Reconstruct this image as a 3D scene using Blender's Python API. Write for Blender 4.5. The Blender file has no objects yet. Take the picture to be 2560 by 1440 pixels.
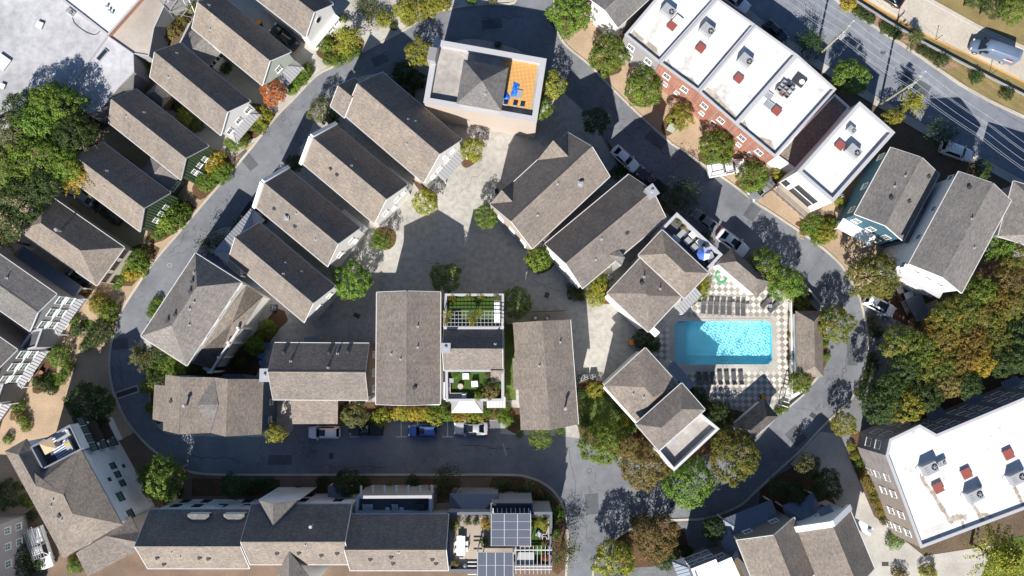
import bpy, bmesh, math, random
from mathutils import Vector, Matrix
from mathutils.geometry import intersect_ray_tri
random.seed(7)
R = math.radians
sc = bpy.context.scene
COL = sc.collection

# ------------------------------------------------------------------ camera, sky, sun, exposure
CAM_H, FPX, TILT = 120.0, 2004.0, R(4.0)
cam_d = bpy.data.cameras.new('camera'); cam = bpy.data.objects.new('camera', cam_d); COL.objects.link(cam)
cam.location = (0, 0, CAM_H); cam.rotation_euler = (TILT, 0, 0)
cam_d.sensor_fit = 'HORIZONTAL'; cam_d.sensor_width = 36.0; cam_d.lens = 36.0 * FPX / 2560.0
cam_d.clip_start = 1.0; cam_d.clip_end = 3000.0
sc.camera = cam
SUN_EL, SHADOW_AZ = R(40.0), R(13.5)          # shadows fall towards +y, a little to +x
sun_dir = Vector((-math.sin(SHADOW_AZ) * math.cos(SUN_EL), -math.cos(SHADOW_AZ) * math.cos(SUN_EL), math.sin(SUN_EL)))
world = bpy.data.worlds.new('World'); sc.world = world; world.use_nodes = True
wn = world.node_tree.nodes; wl = world.node_tree.links
sky = wn.new('ShaderNodeTexSky'); sky.sky_type = 'NISHITA'; sky.sun_disc = False
sky.sun_elevation = SUN_EL; sky.sun_rotation = math.pi + SHADOW_AZ
sky.air_density = 1.0; sky.dust_density = 0.2; sky.ozone_density = 4.5
bg = wn['Background']; bg.inputs['Strength'].default_value = 0.066
wl.new(sky.outputs['Color'], bg.inputs['Color'])
sun_d = bpy.data.lights.new('sun', 'SUN'); sun_d.energy = 5.0; sun_d.angle = R(0.5); sun_d.color = (1.0, 0.945, 0.865)
sun = bpy.data.objects.new('sun', sun_d); COL.objects.link(sun)
sun.rotation_euler = sun_dir.to_track_quat('Z', 'Y').to_euler(); sun.location = sun_dir * 300
sc.view_settings.view_transform = 'Standard'; sc.view_settings.look = 'None'
sc.view_settings.exposure = 0.7; sc.view_settings.gamma = 1.0; sc.view_settings.use_curve_mapping = False
sc.render.engine = 'CYCLES'
sc.cycles.max_bounces = 8; sc.cycles.transparent_max_bounces = 8

# ------------------------------------------------------------------ survey helper: bearing on the aerial view + height -> metres
_ct, _st = math.cos(TILT), math.sin(TILT)
def ray(px, py):
    x, y, z = (px - 1280.0) / FPX, -(py - 720.0) / FPX, -1.0
    return Vector((x, y * _ct - z * _st, y * _st + z * _ct))
def P(px, py, z=0.0):
    d = ray(px, py); k = (z - CAM_H) / d.z
    return Vector((d.x * k, d.y * k, z))
def PP(p, z=0.0): return P(p[0], p[1], z)
def t(k, x, y):                                 # sheet k of the 4 x 4 survey sheets, 4 units per picture element
    return ((k % 4) * 640 + x / 4.0, (k // 4) * 360 + y / 4.0)
def tt(k, *pts): return [t(k, x, y) for x, y in pts]
def zz(x0, y0, s, *pts): return [(x0 + x / s, y0 + y / s) for x, y in pts]

# ------------------------------------------------------------------ objects
def tag(o, label=None, cat=None, group=None, kind=None):
    if label: o['label'] = label
    if cat: o['category'] = cat
    if group: o['group'] = group
    if kind: o['kind'] = kind
    return o
def empty(name, loc, label, cat, group=None, rz=0.0):
    o = bpy.data.objects.new(name, None); COL.objects.link(o)
    o.location = loc; o.rotation_euler = (0, 0, rz); o.empty_display_size = 0.3
    return tag(o, label, cat, group)
class MB:
    """collects faces; build() links them as one mesh object"""
    def __init__(s): s.v = []; s.f = []; s.m = []; s.uv = {}
    def add(s, pts, faces, mi=0):
        b = len(s.v); s.v += [tuple(p) for p in pts]
        for f in faces: s.f.append(tuple(b + i for i in f)); s.m.append(mi)
        return s
    def poly(s, pts, mi=0): return s.add(pts, [tuple(range(len(pts)))], mi)
    def box(s, c, d, rz=0.0, mi=0):
        cx, cy, cz = c; hx, hy, hz = d[0] / 2, d[1] / 2, d[2] / 2
        cs, sn = math.cos(rz), math.sin(rz); pts = []
        for z in (-hz, hz):
            for x, y in ((-hx, -hy), (hx, -hy), (hx, hy), (-hx, hy)):
                pts.append((cx + x * cs - y * sn, cy + x * sn + y * cs, cz + z))
        return s.add(pts, [(3, 2, 1, 0), (4, 5, 6, 7), (0, 1, 5, 4), (1, 2, 6, 5), (2, 3, 7, 6), (3, 0, 4, 7)], mi)
    def beam(s, a, b, w, h, mi=0, up=Vector((0, 0, 1))):
        a = Vector(a); b = Vector(b); d = (b - a)
        if d.length < 1e-6: return s
        d.normalize(); sd = d.cross(up)
        if sd.length < 1e-4: sd = Vector((1, 0, 0))
        sd.normalize(); uu = sd.cross(d); pts = []
        for q in (a, b):
            for i, j in ((-1, -1), (1, -1), (1, 1), (-1, 1)): pts.append(q + sd * i * w / 2 + uu * j * h / 2)
        return s.add(pts, [(3, 2, 1, 0), (4, 5, 6, 7), (0, 1, 5, 4), (1, 2, 6, 5), (2, 3, 7, 6), (3, 0, 4, 7)], mi)
    def tube(s, path, rad, n=8, mi=0, cap=True):
        path = [Vector(p) for p in path]; rings = []
        rads = rad if isinstance(rad, (list, tuple)) else [rad] * len(path)
        for i, p in enumerate(path):
            d = (path[min(i + 1, len(path) - 1)] - path[max(i - 1, 0)]).normalized()
            a = d.cross(Vector((0, 0, 1)))
            if a.length < 1e-3: a = Vector((1, 0, 0))
            a.normalize(); b = a.cross(d)
            rings.append([p + (a * math.cos(2 * math.pi * k / n) + b * math.sin(2 * math.pi * k / n)) * rads[i] for k in range(n)])
        pts = [q for r_ in rings for q in r_]; fs = []
        for i in range(len(rings) - 1):
            for k in range(n):
                k2 = (k + 1) % n
                fs.append((i * n + k, i * n + k2, (i + 1) * n + k2, (i + 1) * n + k))
        if cap: fs.append(tuple(range(n - 1, -1, -1))); fs.append(tuple((len(rings) - 1) * n + k for k in range(n)))
        return s.add(pts, fs, mi)
    def cyl(s, c, r0, r1, h, n=14, mi=0):
        c = Vector(c); return s.tube([c, c + Vector((0, 0, h))], [r0, r1], n, mi)
    def prism(s, pts, z0, z1, mi=0, bottom=True):
        n = len(pts); lo = [(p[0], p[1], z0) for p in pts]; hi = [(p[0], p[1], z1) for p in pts]
        ar = sum(pts[i][0] * pts[(i + 1) % n][1] - pts[(i + 1) % n][0] * pts[i][1] for i in range(n))
        if ar < 0: lo.reverse(); hi.reverse()
        fs = [tuple(range(n, 2 * n))] + [(i, (i + 1) % n, n + (i + 1) % n, n + i) for i in range(n)]
        if bottom: fs.append(tuple(range(n - 1, -1, -1)))
        return s.add(lo + hi, fs, mi)
    def mesh(s, name, mats, off=Vector((0, 0, 0)), smooth=False):
        me = bpy.data.meshes.new(name)
        me.from_pydata([(p[0] - off.x, p[1] - off.y, p[2] - off.z) for p in s.v], [], s.f)
        for m in (mats if isinstance(mats, (list, tuple)) else [mats]): me.materials.append(m)
        me.polygons.foreach_set('material_index', s.m)
        if smooth: me.polygons.foreach_set('use_smooth', [True] * len(s.f))
        me.update(); return me
    def build(s, name, mats, parent=None, smooth=False, wcs=True):
        off = Vector(parent_loc(parent)) if (parent is not None and wcs) else Vector((0, 0, 0))
        o = bpy.data.objects.new(name, s.mesh(name, mats, off, smooth)); COL.objects.link(o)
        if parent is not None: o.parent = parent
        return o
def parent_loc(o):
    p = Vector((0, 0, 0))
    while o is not None: p = p + Vector(o.location); o = o.parent
    return p
def inst(name, me, parent=None, loc=(0, 0, 0), rz=0.0, scale=None):
    o = bpy.data.objects.new(name, me); COL.objects.link(o)
    if parent is not None: o.parent = parent
    o.location = loc; o.rotation_euler = (0, 0, rz)
    if scale is not None: o.scale = scale if isinstance(scale, (tuple, list)) else (scale,) * 3
    return o

# ------------------------------------------------------------------ materials
class NT:
    def __init__(s, name, rough=0.8, spec=0.3):
        s.mat = bpy.data.materials.new(name); s.mat.use_nodes = True
        s.n = s.mat.node_tree.nodes; s.l = s.mat.node_tree.links; s.b = s.n['Principled BSDF']
        s.b.inputs['Roughness'].default_value = rough; s.b.inputs['Specular IOR Level'].default_value = spec
        s.out = s.n['Material Output']
    def node(s, ty, **kw):
        nd = s.n.new(ty)
        for k, v in kw.items():
            if k in nd.inputs: nd.inputs[k].default_value = v
            else: setattr(nd, k, v)
        return nd
    def coord(s, uv=False):
        if uv: return s.node('ShaderNodeTexCoord').outputs['UV']
        return s.node('ShaderNodeNewGeometry').outputs['Position']
    def noise(s, scale, detail=3, rough=0.55, co=None):
        nd = s.node('ShaderNodeTexNoise', Scale=scale, Detail=detail, Roughness=rough)
        s.l.new(co if co is not None else s.coord(), nd.inputs['Vector']); return nd.outputs['Fac']
    def ramp(s, fac, stops):
        nd = s.node('ShaderNodeValToRGB'); e = nd.color_ramp.elements
        while len(e) < len(stops): e.new(0.5)
        for i, (p, c) in enumerate(stops): e[i].position = p; e[i].color = (*c, 1) if len(c) == 3 else c
        s.l.new(fac, nd.inputs['Fac']); return nd.outputs['Color']
    def mix(s, a, b, fac, mode='MIX'):
        nd = s.node('ShaderNodeMix', data_type='RGBA', blend_type=mode)
        for k, v in ((0, fac), (6, a), (7, b)):
            if isinstance(v, (int, float)): nd.inputs[k].default_value = v
            elif isinstance(v, tuple): nd.inputs[k].default_value = (*v, 1)
            else: s.l.new(v, nd.inputs[k])
        return nd.outputs[2]
    def col(s, c): s.l.new(c, s.b.inputs['Base Color'])
    def bump(s, h, strength=0.3, dist=0.02):
        nd = s.node('ShaderNodeBump', Strength=strength, Distance=dist)
        s.l.new(h, nd.inputs['Height']); s.l.new(nd.outputs['Normal'], s.b.inputs['Normal'])
def vary(name, c0, c1, scale=2.0, rough=0.85, c2=None, big=0.15, bump=0.0, spec=0.3, metal=0.0):
    m = NT(name, rough, spec)
    f = m.noise(scale, 5, 0.65); g = m.noise(big, 3, 0.6)
    st = [(0.3, c0), (0.7, c1)] if c2 is None else [(0.25, c0), (0.55, c1), (0.8, c2)]
    a = m.ramp(f, st); b = m.ramp(g, [(0.3, (0.78, 0.78, 0.78)), (0.7, (1.15, 1.15, 1.15))])
    m.col(m.mix(a, b, 1.0, 'MULTIPLY'))
    if bump: m.bump(f, bump, 0.03)
    if metal: m.b.inputs['Metallic'].default_value = metal
    return m.mat
def flat(name, c, rough=0.6, metal=0.0, spec=0.4):
    m = NT(name, rough, spec); f = m.noise(3.0, 4, 0.6)
    m.col(m.mix(tuple(x * 0.9 for x in c), tuple(min(1, x * 1.06) for x in c), f))
    m.b.inputs['Metallic'].default_value = metal; return m.mat
def paint(name, c, rough=0.25):
    m = NT(name, rough, 0.5); m.b.inputs['Base Color'].default_value = (*c, 1)
    m.b.inputs['Coat Weight'].default_value = 0.6; m.b.inputs['Coat Roughness'].default_value = 0.08
    f = m.noise(9, 2); r_ = m.node('ShaderNodeMapRange'); m.l.new(f, r_.inputs[0]); r_.inputs[3].default_value = rough - 0.05; r_.inputs[4].default_value = rough + 0.1
    m.l.new(r_.outputs[0], m.b.inputs['Roughness']); return m.mat
def shingle(name, c_lo, c_mid, c_hi):
    m = NT(name, 0.95, 0.15); uv = m.coord(True)
    br = m.node('ShaderNodeTexBrick', Scale=1.0); br.offset = 0.5
    br.inputs['Brick Width'].default_value = 0.42; br.inputs['Row Height'].default_value = 0.16
    br.inputs['Mortar Size'].default_value = 0.012; br.inputs['Bias'].default_value = 0.0
    br.inputs['Color1'].default_value = (0, 0, 0, 1); br.inputs['Color2'].default_value = (1, 1, 1, 1); br.inputs['Mortar'].default_value = (0.02, 0.02, 0.02, 1)
    m.l.new(uv, br.inputs['Vector'])
    n1 = m.noise(3.4, 3, 0.6, uv); n2 = m.noise(0.35, 3, 0.6, uv)
    a = m.ramp(br.outputs['Color'], [(0.0, c_lo), (0.5, c_mid), (1.0, c_hi)])
    b = m.ramp(n1, [(0.32, c_lo), (0.5, c_mid), (0.66, c_hi)])
    c = m.mix(a, b, 0.5); d = m.ramp(n2, [(0.3, (0.84, 0.85, 0.88)), (0.7, (1.1, 1.09, 1.07))])
    mp = m.node('ShaderNodeMapping'); mp.inputs['Scale'].default_value = (1.6, 0.16, 1); m.l.new(uv, mp.inputs[0]); n3 = m.noise(1.0, 4, 0.6, mp.outputs[0])
    e = m.ramp(n3, [(0.34, (0.90, 0.90, 0.91)), (0.55, (1.01, 1.01, 1.01)), (0.75, (1.04, 1.035, 1.03))])      # run-off streaks
    oi = m.node('ShaderNodeObjectInfo'); v = m.ramp(oi.outputs['Random'], [(0.0, (0.84, 0.85, 0.88)), (0.5, (1.0, 0.99, 0.98)), (1.0, (1.12, 1.09, 1.05))])   # roofs of different age
    m.col(m.mix(m.mix(m.mix(c, d, 1.0, 'MULTIPLY'), e, 1.0, 'MULTIPLY'), v, 1.0, 'MULTIPLY')); m.bump(br.outputs['Fac'], 0.4, 0.02); return m.mat
def siding(name, c, row=0.16, rough=0.6, dirt=0.12):
    m = NT(name, rough, 0.3); g = m.node('ShaderNodeNewGeometry'); sp = m.node('ShaderNodeSeparateXYZ'); m.l.new(g.outputs['Position'], sp.inputs[0])
    w = m.node('ShaderNodeMath', operation='MULTIPLY'); m.l.new(sp.outputs['Z'], w.inputs[0]); w.inputs[1].default_value = 1.0 / row
    fr = m.node('ShaderNodeMath', operation='FRACT'); m.l.new(w.outputs[0], fr.inputs[0])
    ln = m.ramp(fr.outputs[0], [(0.0, (0.72,) * 3), (0.12, (1,) * 3)])
    nz = m.noise(0.8, 4, 0.6); a = m.mix(tuple(x * (1 - dirt) for x in c), c, nz)
    m.col(m.mix(a, ln, 1.0, 'MULTIPLY')); m.bump(fr.outputs[0], 0.25, 0.02); return m.mat
def brickmat(name, c1, c2, mort, sx=0.21, sy=0.075):
    m = NT(name, 0.9, 0.2); g = m.node('ShaderNodeNewGeometry'); sp = m.node('ShaderNodeSeparateXYZ'); m.l.new(g.outputs['Position'], sp.inputs[0])
    ad = m.node('ShaderNodeMath', operation='ADD'); m.l.new(sp.outputs['X'], ad.inputs[0]); m.l.new(sp.outputs['Y'], ad.inputs[1])
    cb = m.node('ShaderNodeCombineXYZ'); m.l.new(ad.outputs[0], cb.inputs[0]); m.l.new(sp.outputs['Z'], cb.inputs[1])
    br = m.node('ShaderNodeTexBrick', Scale=1.0); br.inputs['Brick Width'].default_value = sx; br.inputs['Row Height'].default_value = sy
    br.inputs['Mortar Size'].default_value = 0.01
    br.inputs['Color1'].default_value = (*c1, 1); br.inputs['Color2'].default_value = (*c2, 1); br.inputs['Mortar'].default_value = (*mort, 1)
    m.l.new(cb.outputs[0], br.inputs['Vector'])
    nz = m.noise(0.7, 4, 0.6); v = m.ramp(nz, [(0.3, (0.8,) * 3), (0.7, (1.12,) * 3)])
    m.col(m.mix(br.outputs['Color'], v, 1.0, 'MULTIPLY')); m.bump(br.outputs['Fac'], -0.3, 0.01); return m.mat
def glassmat(name, c=(0.02, 0.03, 0.04), rough=0.06):
    m = NT(name, rough, 0.7); f = m.noise(0.6, 2)
    m.col(m.mix(tuple(x * 0.6 for x in c), tuple(x * 1.7 for x in c), f)); return m.mat
def asphalt(name, c, patch=0.5):
    m = NT(name, 0.92, 0.25); f = m.noise(14, 5, 0.75); g = m.noise(0.16, 5, 0.62); k = m.noise(0.9, 4, 0.6)
    a = m.ramp(f, [(0.25, tuple(x * 0.72 for x in c)), (0.75, tuple(x * 1.25 for x in c))])
    b = m.ramp(g, [(0.3, (0.72, 0.73, 0.75)), (0.5, (1, 1, 1)), (0.72, (1.22, 1.2, 1.17))])
    d = m.ramp(k, [(0.35, (0.92,) * 3), (0.65, (1.06,) * 3)])
    x = m.mix(m.mix(a, b, 1.0, 'MULTIPLY'), d, 1.0, 'MULTIPLY')
    vo = m.node('ShaderNodeTexVoronoi', feature='DISTANCE_TO_EDGE', Scale=0.11)      # hairline cracks
    mp = m.node('ShaderNodeVectorMath', operation='ADD'); nz = m.node('ShaderNodeTexNoise', Scale=0.5, Detail=4); m.l.new(m.coord(), nz.inputs['Vector'])
    sc_ = m.node('ShaderNodeVectorMath', operation='SCALE'); m.l.new(nz.outputs['Color'], sc_.inputs[0]); sc_.inputs['Scale'].default_value = 3.0
    m.l.new(m.coord(), mp.inputs[0]); m.l.new(sc_.outputs[0], mp.inputs[1]); m.l.new(mp.outputs[0], vo.inputs['Vector'])
    cr = m.ramp(vo.outputs['Distance'], [(0.0, (0.62,) * 3), (0.006, (1,) * 3)])
    m.col(m.mix(x, cr, 1.0, 'MULTIPLY')); m.bump(f, 0.15, 0.01); return m.mat
def leafmat(name, cols, clump=0.9, trans=0.25):
    """one colour per leaf, drifting over the crown in clumps"""
    m = NT(name, 0.55, 0.25); g = m.node('ShaderNodeNewGeometry'); oi = m.node('ShaderNodeObjectInfo')
    nz = m.noise(clump, 3, 0.6)
    ad = m.node('ShaderNodeMath', operation='MULTIPLY_ADD'); m.l.new(g.outputs['Random Per Island'], ad.inputs[0]); ad.inputs[1].default_value = 0.55
    mr = m.node('ShaderNodeMapRange'); m.l.new(nz, mr.inputs[0]); mr.inputs[1].default_value = 0.3; mr.inputs[2].default_value = 0.7; mr.inputs[3].default_value = -0.05; mr.inputs[4].default_value = 0.5
    m.l.new(mr.outputs[0], ad.inputs[2])
    n = len(cols); c = m.ramp(ad.outputs[0], [((i + 0.5) / n, q) for i, q in enumerate(cols)])
    hv = m.node('ShaderNodeHueSaturation'); m.l.new(c, hv.inputs['Color'])
    h1 = m.node('ShaderNodeMapRange'); m.l.new(oi.outputs['Random'], h1.inputs[0]); h1.inputs[3].default_value = 0.485; h1.inputs[4].default_value = 0.515; m.l.new(h1.outputs[0], hv.inputs['Hue'])
    h2 = m.node('ShaderNodeMapRange'); m.l.new(oi.outputs['Random'], h2.inputs[0]); h2.inputs[3].default_value = 0.85; h2.inputs[4].default_value = 1.15; m.l.new(h2.outputs[0], hv.inputs['Value'])
    m.col(hv.outputs[0])
    tr = m.node('ShaderNodeBsdfTranslucent'); m.l.new(hv.outputs[0], tr.inputs['Color'])
    ms = m.node('ShaderNodeMixShader'); ms.inputs[0].default_value = trans
    m.l.new(m.b.outputs[0], ms.inputs[1]); m.l.new(tr.outputs[0], ms.inputs[2]); m.l.new(ms.outputs[0], m.out.inputs['Surface'])
    return m.mat

M = {}
M['shingle'] = shingle('shingle_weathered', (0.145, 0.125, 0.108), (0.215, 0.188, 0.165), (0.29, 0.256, 0.226))
M['shingle_g'] = shingle('shingle_grey', (0.135, 0.125, 0.118), (0.195, 0.183, 0.174), (0.265, 0.249, 0.237))
M['shingle_d'] = shingle('shingle_dark', (0.06, 0.055, 0.055), (0.115, 0.105, 0.10), (0.19, 0.175, 0.165))
M['asphalt'] = asphalt('asphalt_lane', (0.172, 0.182, 0.202))
M['asphalt_b'] = asphalt('asphalt_street', (0.195, 0.212, 0.245))
M['concrete'] = vary('concrete_court', (0.27, 0.26, 0.24), (0.40, 0.385, 0.355), 1.3, 0.9, (0.47, 0.455, 0.42), 0.12)
M['walk'] = vary('concrete_walk', (0.36, 0.34, 0.31), (0.47, 0.45, 0.41), 4, 0.9, None, 0.25)
M['kerb'] = vary('kerb_concrete', (0.40, 0.36, 0.30), (0.52, 0.48, 0.41), 5, 0.9)
M['highway'] = vary('highway_concrete', (0.40, 0.36, 0.30), (0.52, 0.47, 0.40), 2.5, 0.9, None, 0.1)
M['tan'] = vary('tan_aggregate', (0.29, 0.205, 0.135), (0.42, 0.315, 0.215), 6, 0.95, (0.51, 0.395, 0.285), 0.2, 0.2)
M['mulch'] = vary('bark_mulch', (0.05, 0.028, 0.018), (0.12, 0.065, 0.038), 9, 0.95, (0.20, 0.11, 0.06), 0.5, 0.4)
M['soil'] = vary('bare_soil', (0.07, 0.05, 0.035), (0.13, 0.095, 0.065), 4, 0.95, (0.18, 0.135, 0.09), 0.3, 0.3)
M['verge'] = vary('dry_verge', (0.20, 0.12, 0.08), (0.30, 0.19, 0.13), 5, 0.95, (0.38, 0.25, 0.18), 0.4, 0.2)
M['grass'] = vary('lawn_grass', (0.045, 0.075, 0.015), (0.09, 0.135, 0.03), 7, 0.95, (0.16, 0.18, 0.06), 0.5, 0.4)
M['drygrass'] = vary('dry_grass', (0.15, 0.115, 0.045), (0.235, 0.185, 0.08), 6, 0.95, (0.31, 0.24, 0.12), 0.4, 0.3)
M['turf'] = vary('roof_turf', (0.035, 0.07, 0.012), (0.06, 0.11, 0.02), 9, 0.95)
def membrane(name, ang):
    m = NT(name, 0.7, 0.3); co = m.coord(); mp = m.node('ShaderNodeMapping'); mp.inputs['Rotation'].default_value = (0, 0, R(ang)); m.l.new(co, mp.inputs[0]); sp = m.node('ShaderNodeSeparateXYZ'); m.l.new(mp.outputs[0], sp.inputs[0])
    w = m.node('ShaderNodeMath', operation='MULTIPLY'); w.inputs[1].default_value = 0.52; m.l.new(sp.outputs['X'], w.inputs[0]); f = m.node('ShaderNodeMath', operation='FRACT'); m.l.new(w.outputs[0], f.inputs[0])
    seam = m.ramp(f.outputs[0], [(0.0, (0.80, 0.80, 0.80)), (0.025, (0.82, 0.82, 0.82)), (0.03, (1, 1, 1))])
    a = m.ramp(m.noise(0.45, 5, 0.62, co), [(0.24, (0.40, 0.375, 0.34)), (0.37, (0.58, 0.57, 0.55)), (0.50, (0.67, 0.67, 0.665))]); b = m.ramp(m.noise(2.5, 4, 0.6, co), [(0.3, (0.92, 0.92, 0.91)), (0.6, (1, 1, 1))])
    m.col(m.mix(m.mix(a, b, 1.0, 'MULTIPLY'), seam, 1.0, 'MULTIPLY')); return m.mat
M['white_roof'] = membrane('white_membrane', 40); M['white_roof_b'] = membrane('white_membrane_apartment', -25)
M['grey_roof'] = vary('grey_membrane', (0.30, 0.305, 0.325), (0.43, 0.43, 0.45), 0.8, 0.8, (0.52, 0.52, 0.535), 0.09)
M['tan_roof'] = vary('tan_membrane', (0.36, 0.32, 0.28), (0.43, 0.385, 0.335), 1.5, 0.85, None, 0.1)
M['stain'] = vary('ponding_stain', (0.20, 0.16, 0.12), (0.42, 0.37, 0.31), 1.6, 0.9, (0.66, 0.62, 0.57), 0.5)
M['deck_grey'] = vary('roof_deck_grey', (0.30, 0.28, 0.26), (0.42, 0.395, 0.365), 1.4, 0.9, None, 0.3)
M['deck_dark'] = vary('roof_deck_dark', (0.07, 0.07, 0.08), (0.11, 0.11, 0.12), 3, 0.8)
M['white'] = siding('white_siding', (0.78, 0.77, 0.74))
M['stucco'] = vary('white_stucco', (0.76, 0.76, 0.75), (0.82, 0.82, 0.81), 6, 0.85)
M['cream'] = siding('cream_siding', (0.62, 0.58, 0.48))
M['greyside'] = siding('grey_siding', (0.34, 0.33, 0.335))
M['dkgrey'] = siding('dark_grey_siding', (0.20, 0.19, 0.185))
M['palegreen'] = siding('pale_green_siding', (0.46, 0.50, 0.43))
M['green'] = siding('green_board_siding', (0.065, 0.105, 0.055), 9.0)
M['teal'] = siding('teal_siding', (0.045, 0.12, 0.165))
M['blue'] = siding('blue_siding', (0.06, 0.125, 0.21))
M['taupe'] = siding('taupe_siding', (0.34, 0.29, 0.25))
M['brownside'] = siding('brown_siding', (0.17, 0.105, 0.075))
M['tanwall'] = siding('tan_siding', (0.48, 0.41, 0.36))
M['slate_wall'] = siding('blue_grey_siding', (0.19, 0.21, 0.25))
M['brick'] = brickmat('red_brick', (0.30, 0.105, 0.07), (0.40, 0.16, 0.115), (0.36, 0.27, 0.22))
M['stone'] = brickmat('grey_brick', (0.30, 0.27, 0.26), (0.40, 0.36, 0.345), (0.27, 0.25, 0.24), 0.3, 0.1)
M['trim'] = flat('white_trim', (0.80, 0.80, 0.79), 0.5)
M['greytrim'] = flat('grey_trim', (0.42, 0.42, 0.44), 0.5)
M['browntrim'] = flat('brown_trim', (0.10, 0.055, 0.035), 0.6)
M['gutter'] = flat('gutter_grey', (0.55, 0.55, 0.55), 0.5)
M['glass'] = glassmat('window_glass'); M['glass_g'] = glassmat('green_glass', (0.10, 0.17, 0.15), 0.12); M['glass_c'] = glassmat('car_glass', (0.012, 0.014, 0.018), 0.04)
M['metal'] = flat('pale_metal_roof', (0.38, 0.38, 0.395), 0.45, 0.2); M['seam'] = flat('metal_seam', (0.20, 0.20, 0.21), 0.5, 0.2); M['metal_d'] = flat('dark_metal_roof', (0.17, 0.20, 0.25), 0.42, 0.25)
M['galv'] = flat('galvanised_steel', (0.52, 0.53, 0.55), 0.4, 0.5); M['hvac'] = flat('grey_cabinet', (0.36, 0.37, 0.385), 0.5, 0.1)
M['black'] = flat('black_plastic', (0.015, 0.015, 0.017), 0.5); M['darkgrey'] = flat('charcoal', (0.045, 0.045, 0.05), 0.6)
M['hatch'] = flat('red_hatch', (0.27, 0.075, 0.058), 0.6); M['orange'] = flat('orange_plastic', (0.72, 0.27, 0.02), 0.6)
M['wood'] = vary('grey_decking', (0.30, 0.25, 0.20), (0.42, 0.36, 0.30), 8, 0.8); M['bark'] = vary('bark', (0.09, 0.065, 0.045), (0.17, 0.13, 0.095), 12, 0.95)
M['pole'] = vary('pole_timber', (0.26, 0.26, 0.18), (0.38, 0.37, 0.27), 6, 0.9); M['rust'] = vary('rust_timber', (0.20, 0.10, 0.06), (0.32, 0.19, 0.12), 5, 0.9)
M['paint_w'] = vary('white_road_paint', (0.42, 0.42, 0.41), (0.66, 0.66, 0.64), 5, 0.8); M['paint_y'] = vary('yellow_road_paint', (0.42, 0.30, 0.05), (0.62, 0.47, 0.10), 5, 0.8)
M['paint_f'] = vary('faded_road_paint', (0.20, 0.20, 0.20), (0.40, 0.40, 0.39), 6, 0.85); M['paint_o'] = vary('orange_kerb_paint', (0.45, 0.22, 0.05), (0.62, 0.36, 0.10), 5, 0.8)
M['iron'] = flat('cast_iron', (0.07, 0.065, 0.06), 0.6, 0.3)
# ================================================================== the ground
def smooth(pts, n=5, closed=False):
    out = []; N = len(pts); rng = range(N if closed else N - 1)
    g = (lambda i: pts[i % N]) if closed else (lambda i: pts[max(0, min(N - 1, i))])
    for i in rng:
        p0, p1, p2, p3 = g(i - 1), g(i), g(i + 1), g(i + 2)
        for k in range(n):
            u = k / n
            out.append(tuple(0.5 * ((2 * p1[j]) + (-p0[j] + p2[j]) * u + (2 * p0[j] - 5 * p1[j] + 4 * p2[j] - p3[j]) * u * u + (-p0[j] + 3 * p1[j] - 3 * p2[j] + p3[j]) * u ** 3) for j in (0, 1)))
    if not closed: out.append(tuple(pts[-1]))
    return out
def sheet(name, loops, z, mat, kind='structure', thick=0.0):
    """a level sheet: outer loop and holes, given on the survey, or as world points (Vectors)"""
    bm = bmesh.new(); ed = []
    for lp in loops:
        vs = []
        for p in lp:
            q = p if isinstance(p, Vector) else P(p[0], p[1], z)
            vs.append(bm.verts.new((q.x, q.y, z)))
        for i in range(len(vs)): ed.append(bm.edges.new((vs[i], vs[(i + 1) % len(vs)])))
    r_ = bmesh.ops.triangle_fill(bm, use_beauty=True, use_dissolve=False, edges=ed)
    if thick:
        ex = bmesh.ops.extrude_edge_only(bm, edges=[e for e in bm.edges if e.is_boundary])
        for e in ex['geom']:
            if isinstance(e, bmesh.types.BMVert): e.co.z -= thick
    bmesh.ops.recalc_face_normals(bm, faces=bm.faces)
    if sum(f.normal.z for f in bm.faces) < 0: bmesh.ops.reverse_faces(bm, faces=bm.faces)
    me = bpy.data.meshes.new(name); bm.to_mesh(me); bm.free(); me.materials.append(mat)
    o = bpy.data.objects.new(name, me); COL.objects.link(o); o['kind'] = kind; return o
def ribbon(name, pts, w, h, mat, z0=0.0, side=0.0, kind='structure', closed=False):
    q = [P(p[0], p[1], 0) for p in pts]; n = len(q); mb = MB(); L = []
    for i in range(n):
        a = q[i - 1] if (closed or i > 0) else q[i]; b = q[(i + 1) % n] if (closed or i < n - 1) else q[i]
        d = (b - a); d.z = 0; d.normalize(); s_ = Vector((-d.y, d.x, 0)); c = q[i] + s_ * side
        L.append((c - s_ * w / 2, c + s_ * w / 2))
    for i in range(n if closed else n - 1):
        (a0, a1), (b0, b1) = L[i], L[(i + 1) % n]; U = Vector((0, 0, 1))
        pts8 = [a0 + U * z0, a1 + U * z0, b1 + U * z0, b0 + U * z0, a0 + U * (z0 + h), a1 + U * (z0 + h), b1 + U * (z0 + h), b0 + U * (z0 + h)]
        fs = [(7, 6, 5, 4)] + ([] if h == 0 else [(0, 4, 5, 1), (2, 6, 7, 3), (1, 5, 6, 2), (3, 7, 4, 0)])
        if h == 0: fs = [(3, 2, 1, 0)]
        mb.add(pts8 if h else pts8[:4], fs)
    o = mb.build(name, mat); o['kind'] = kind; return o

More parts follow.
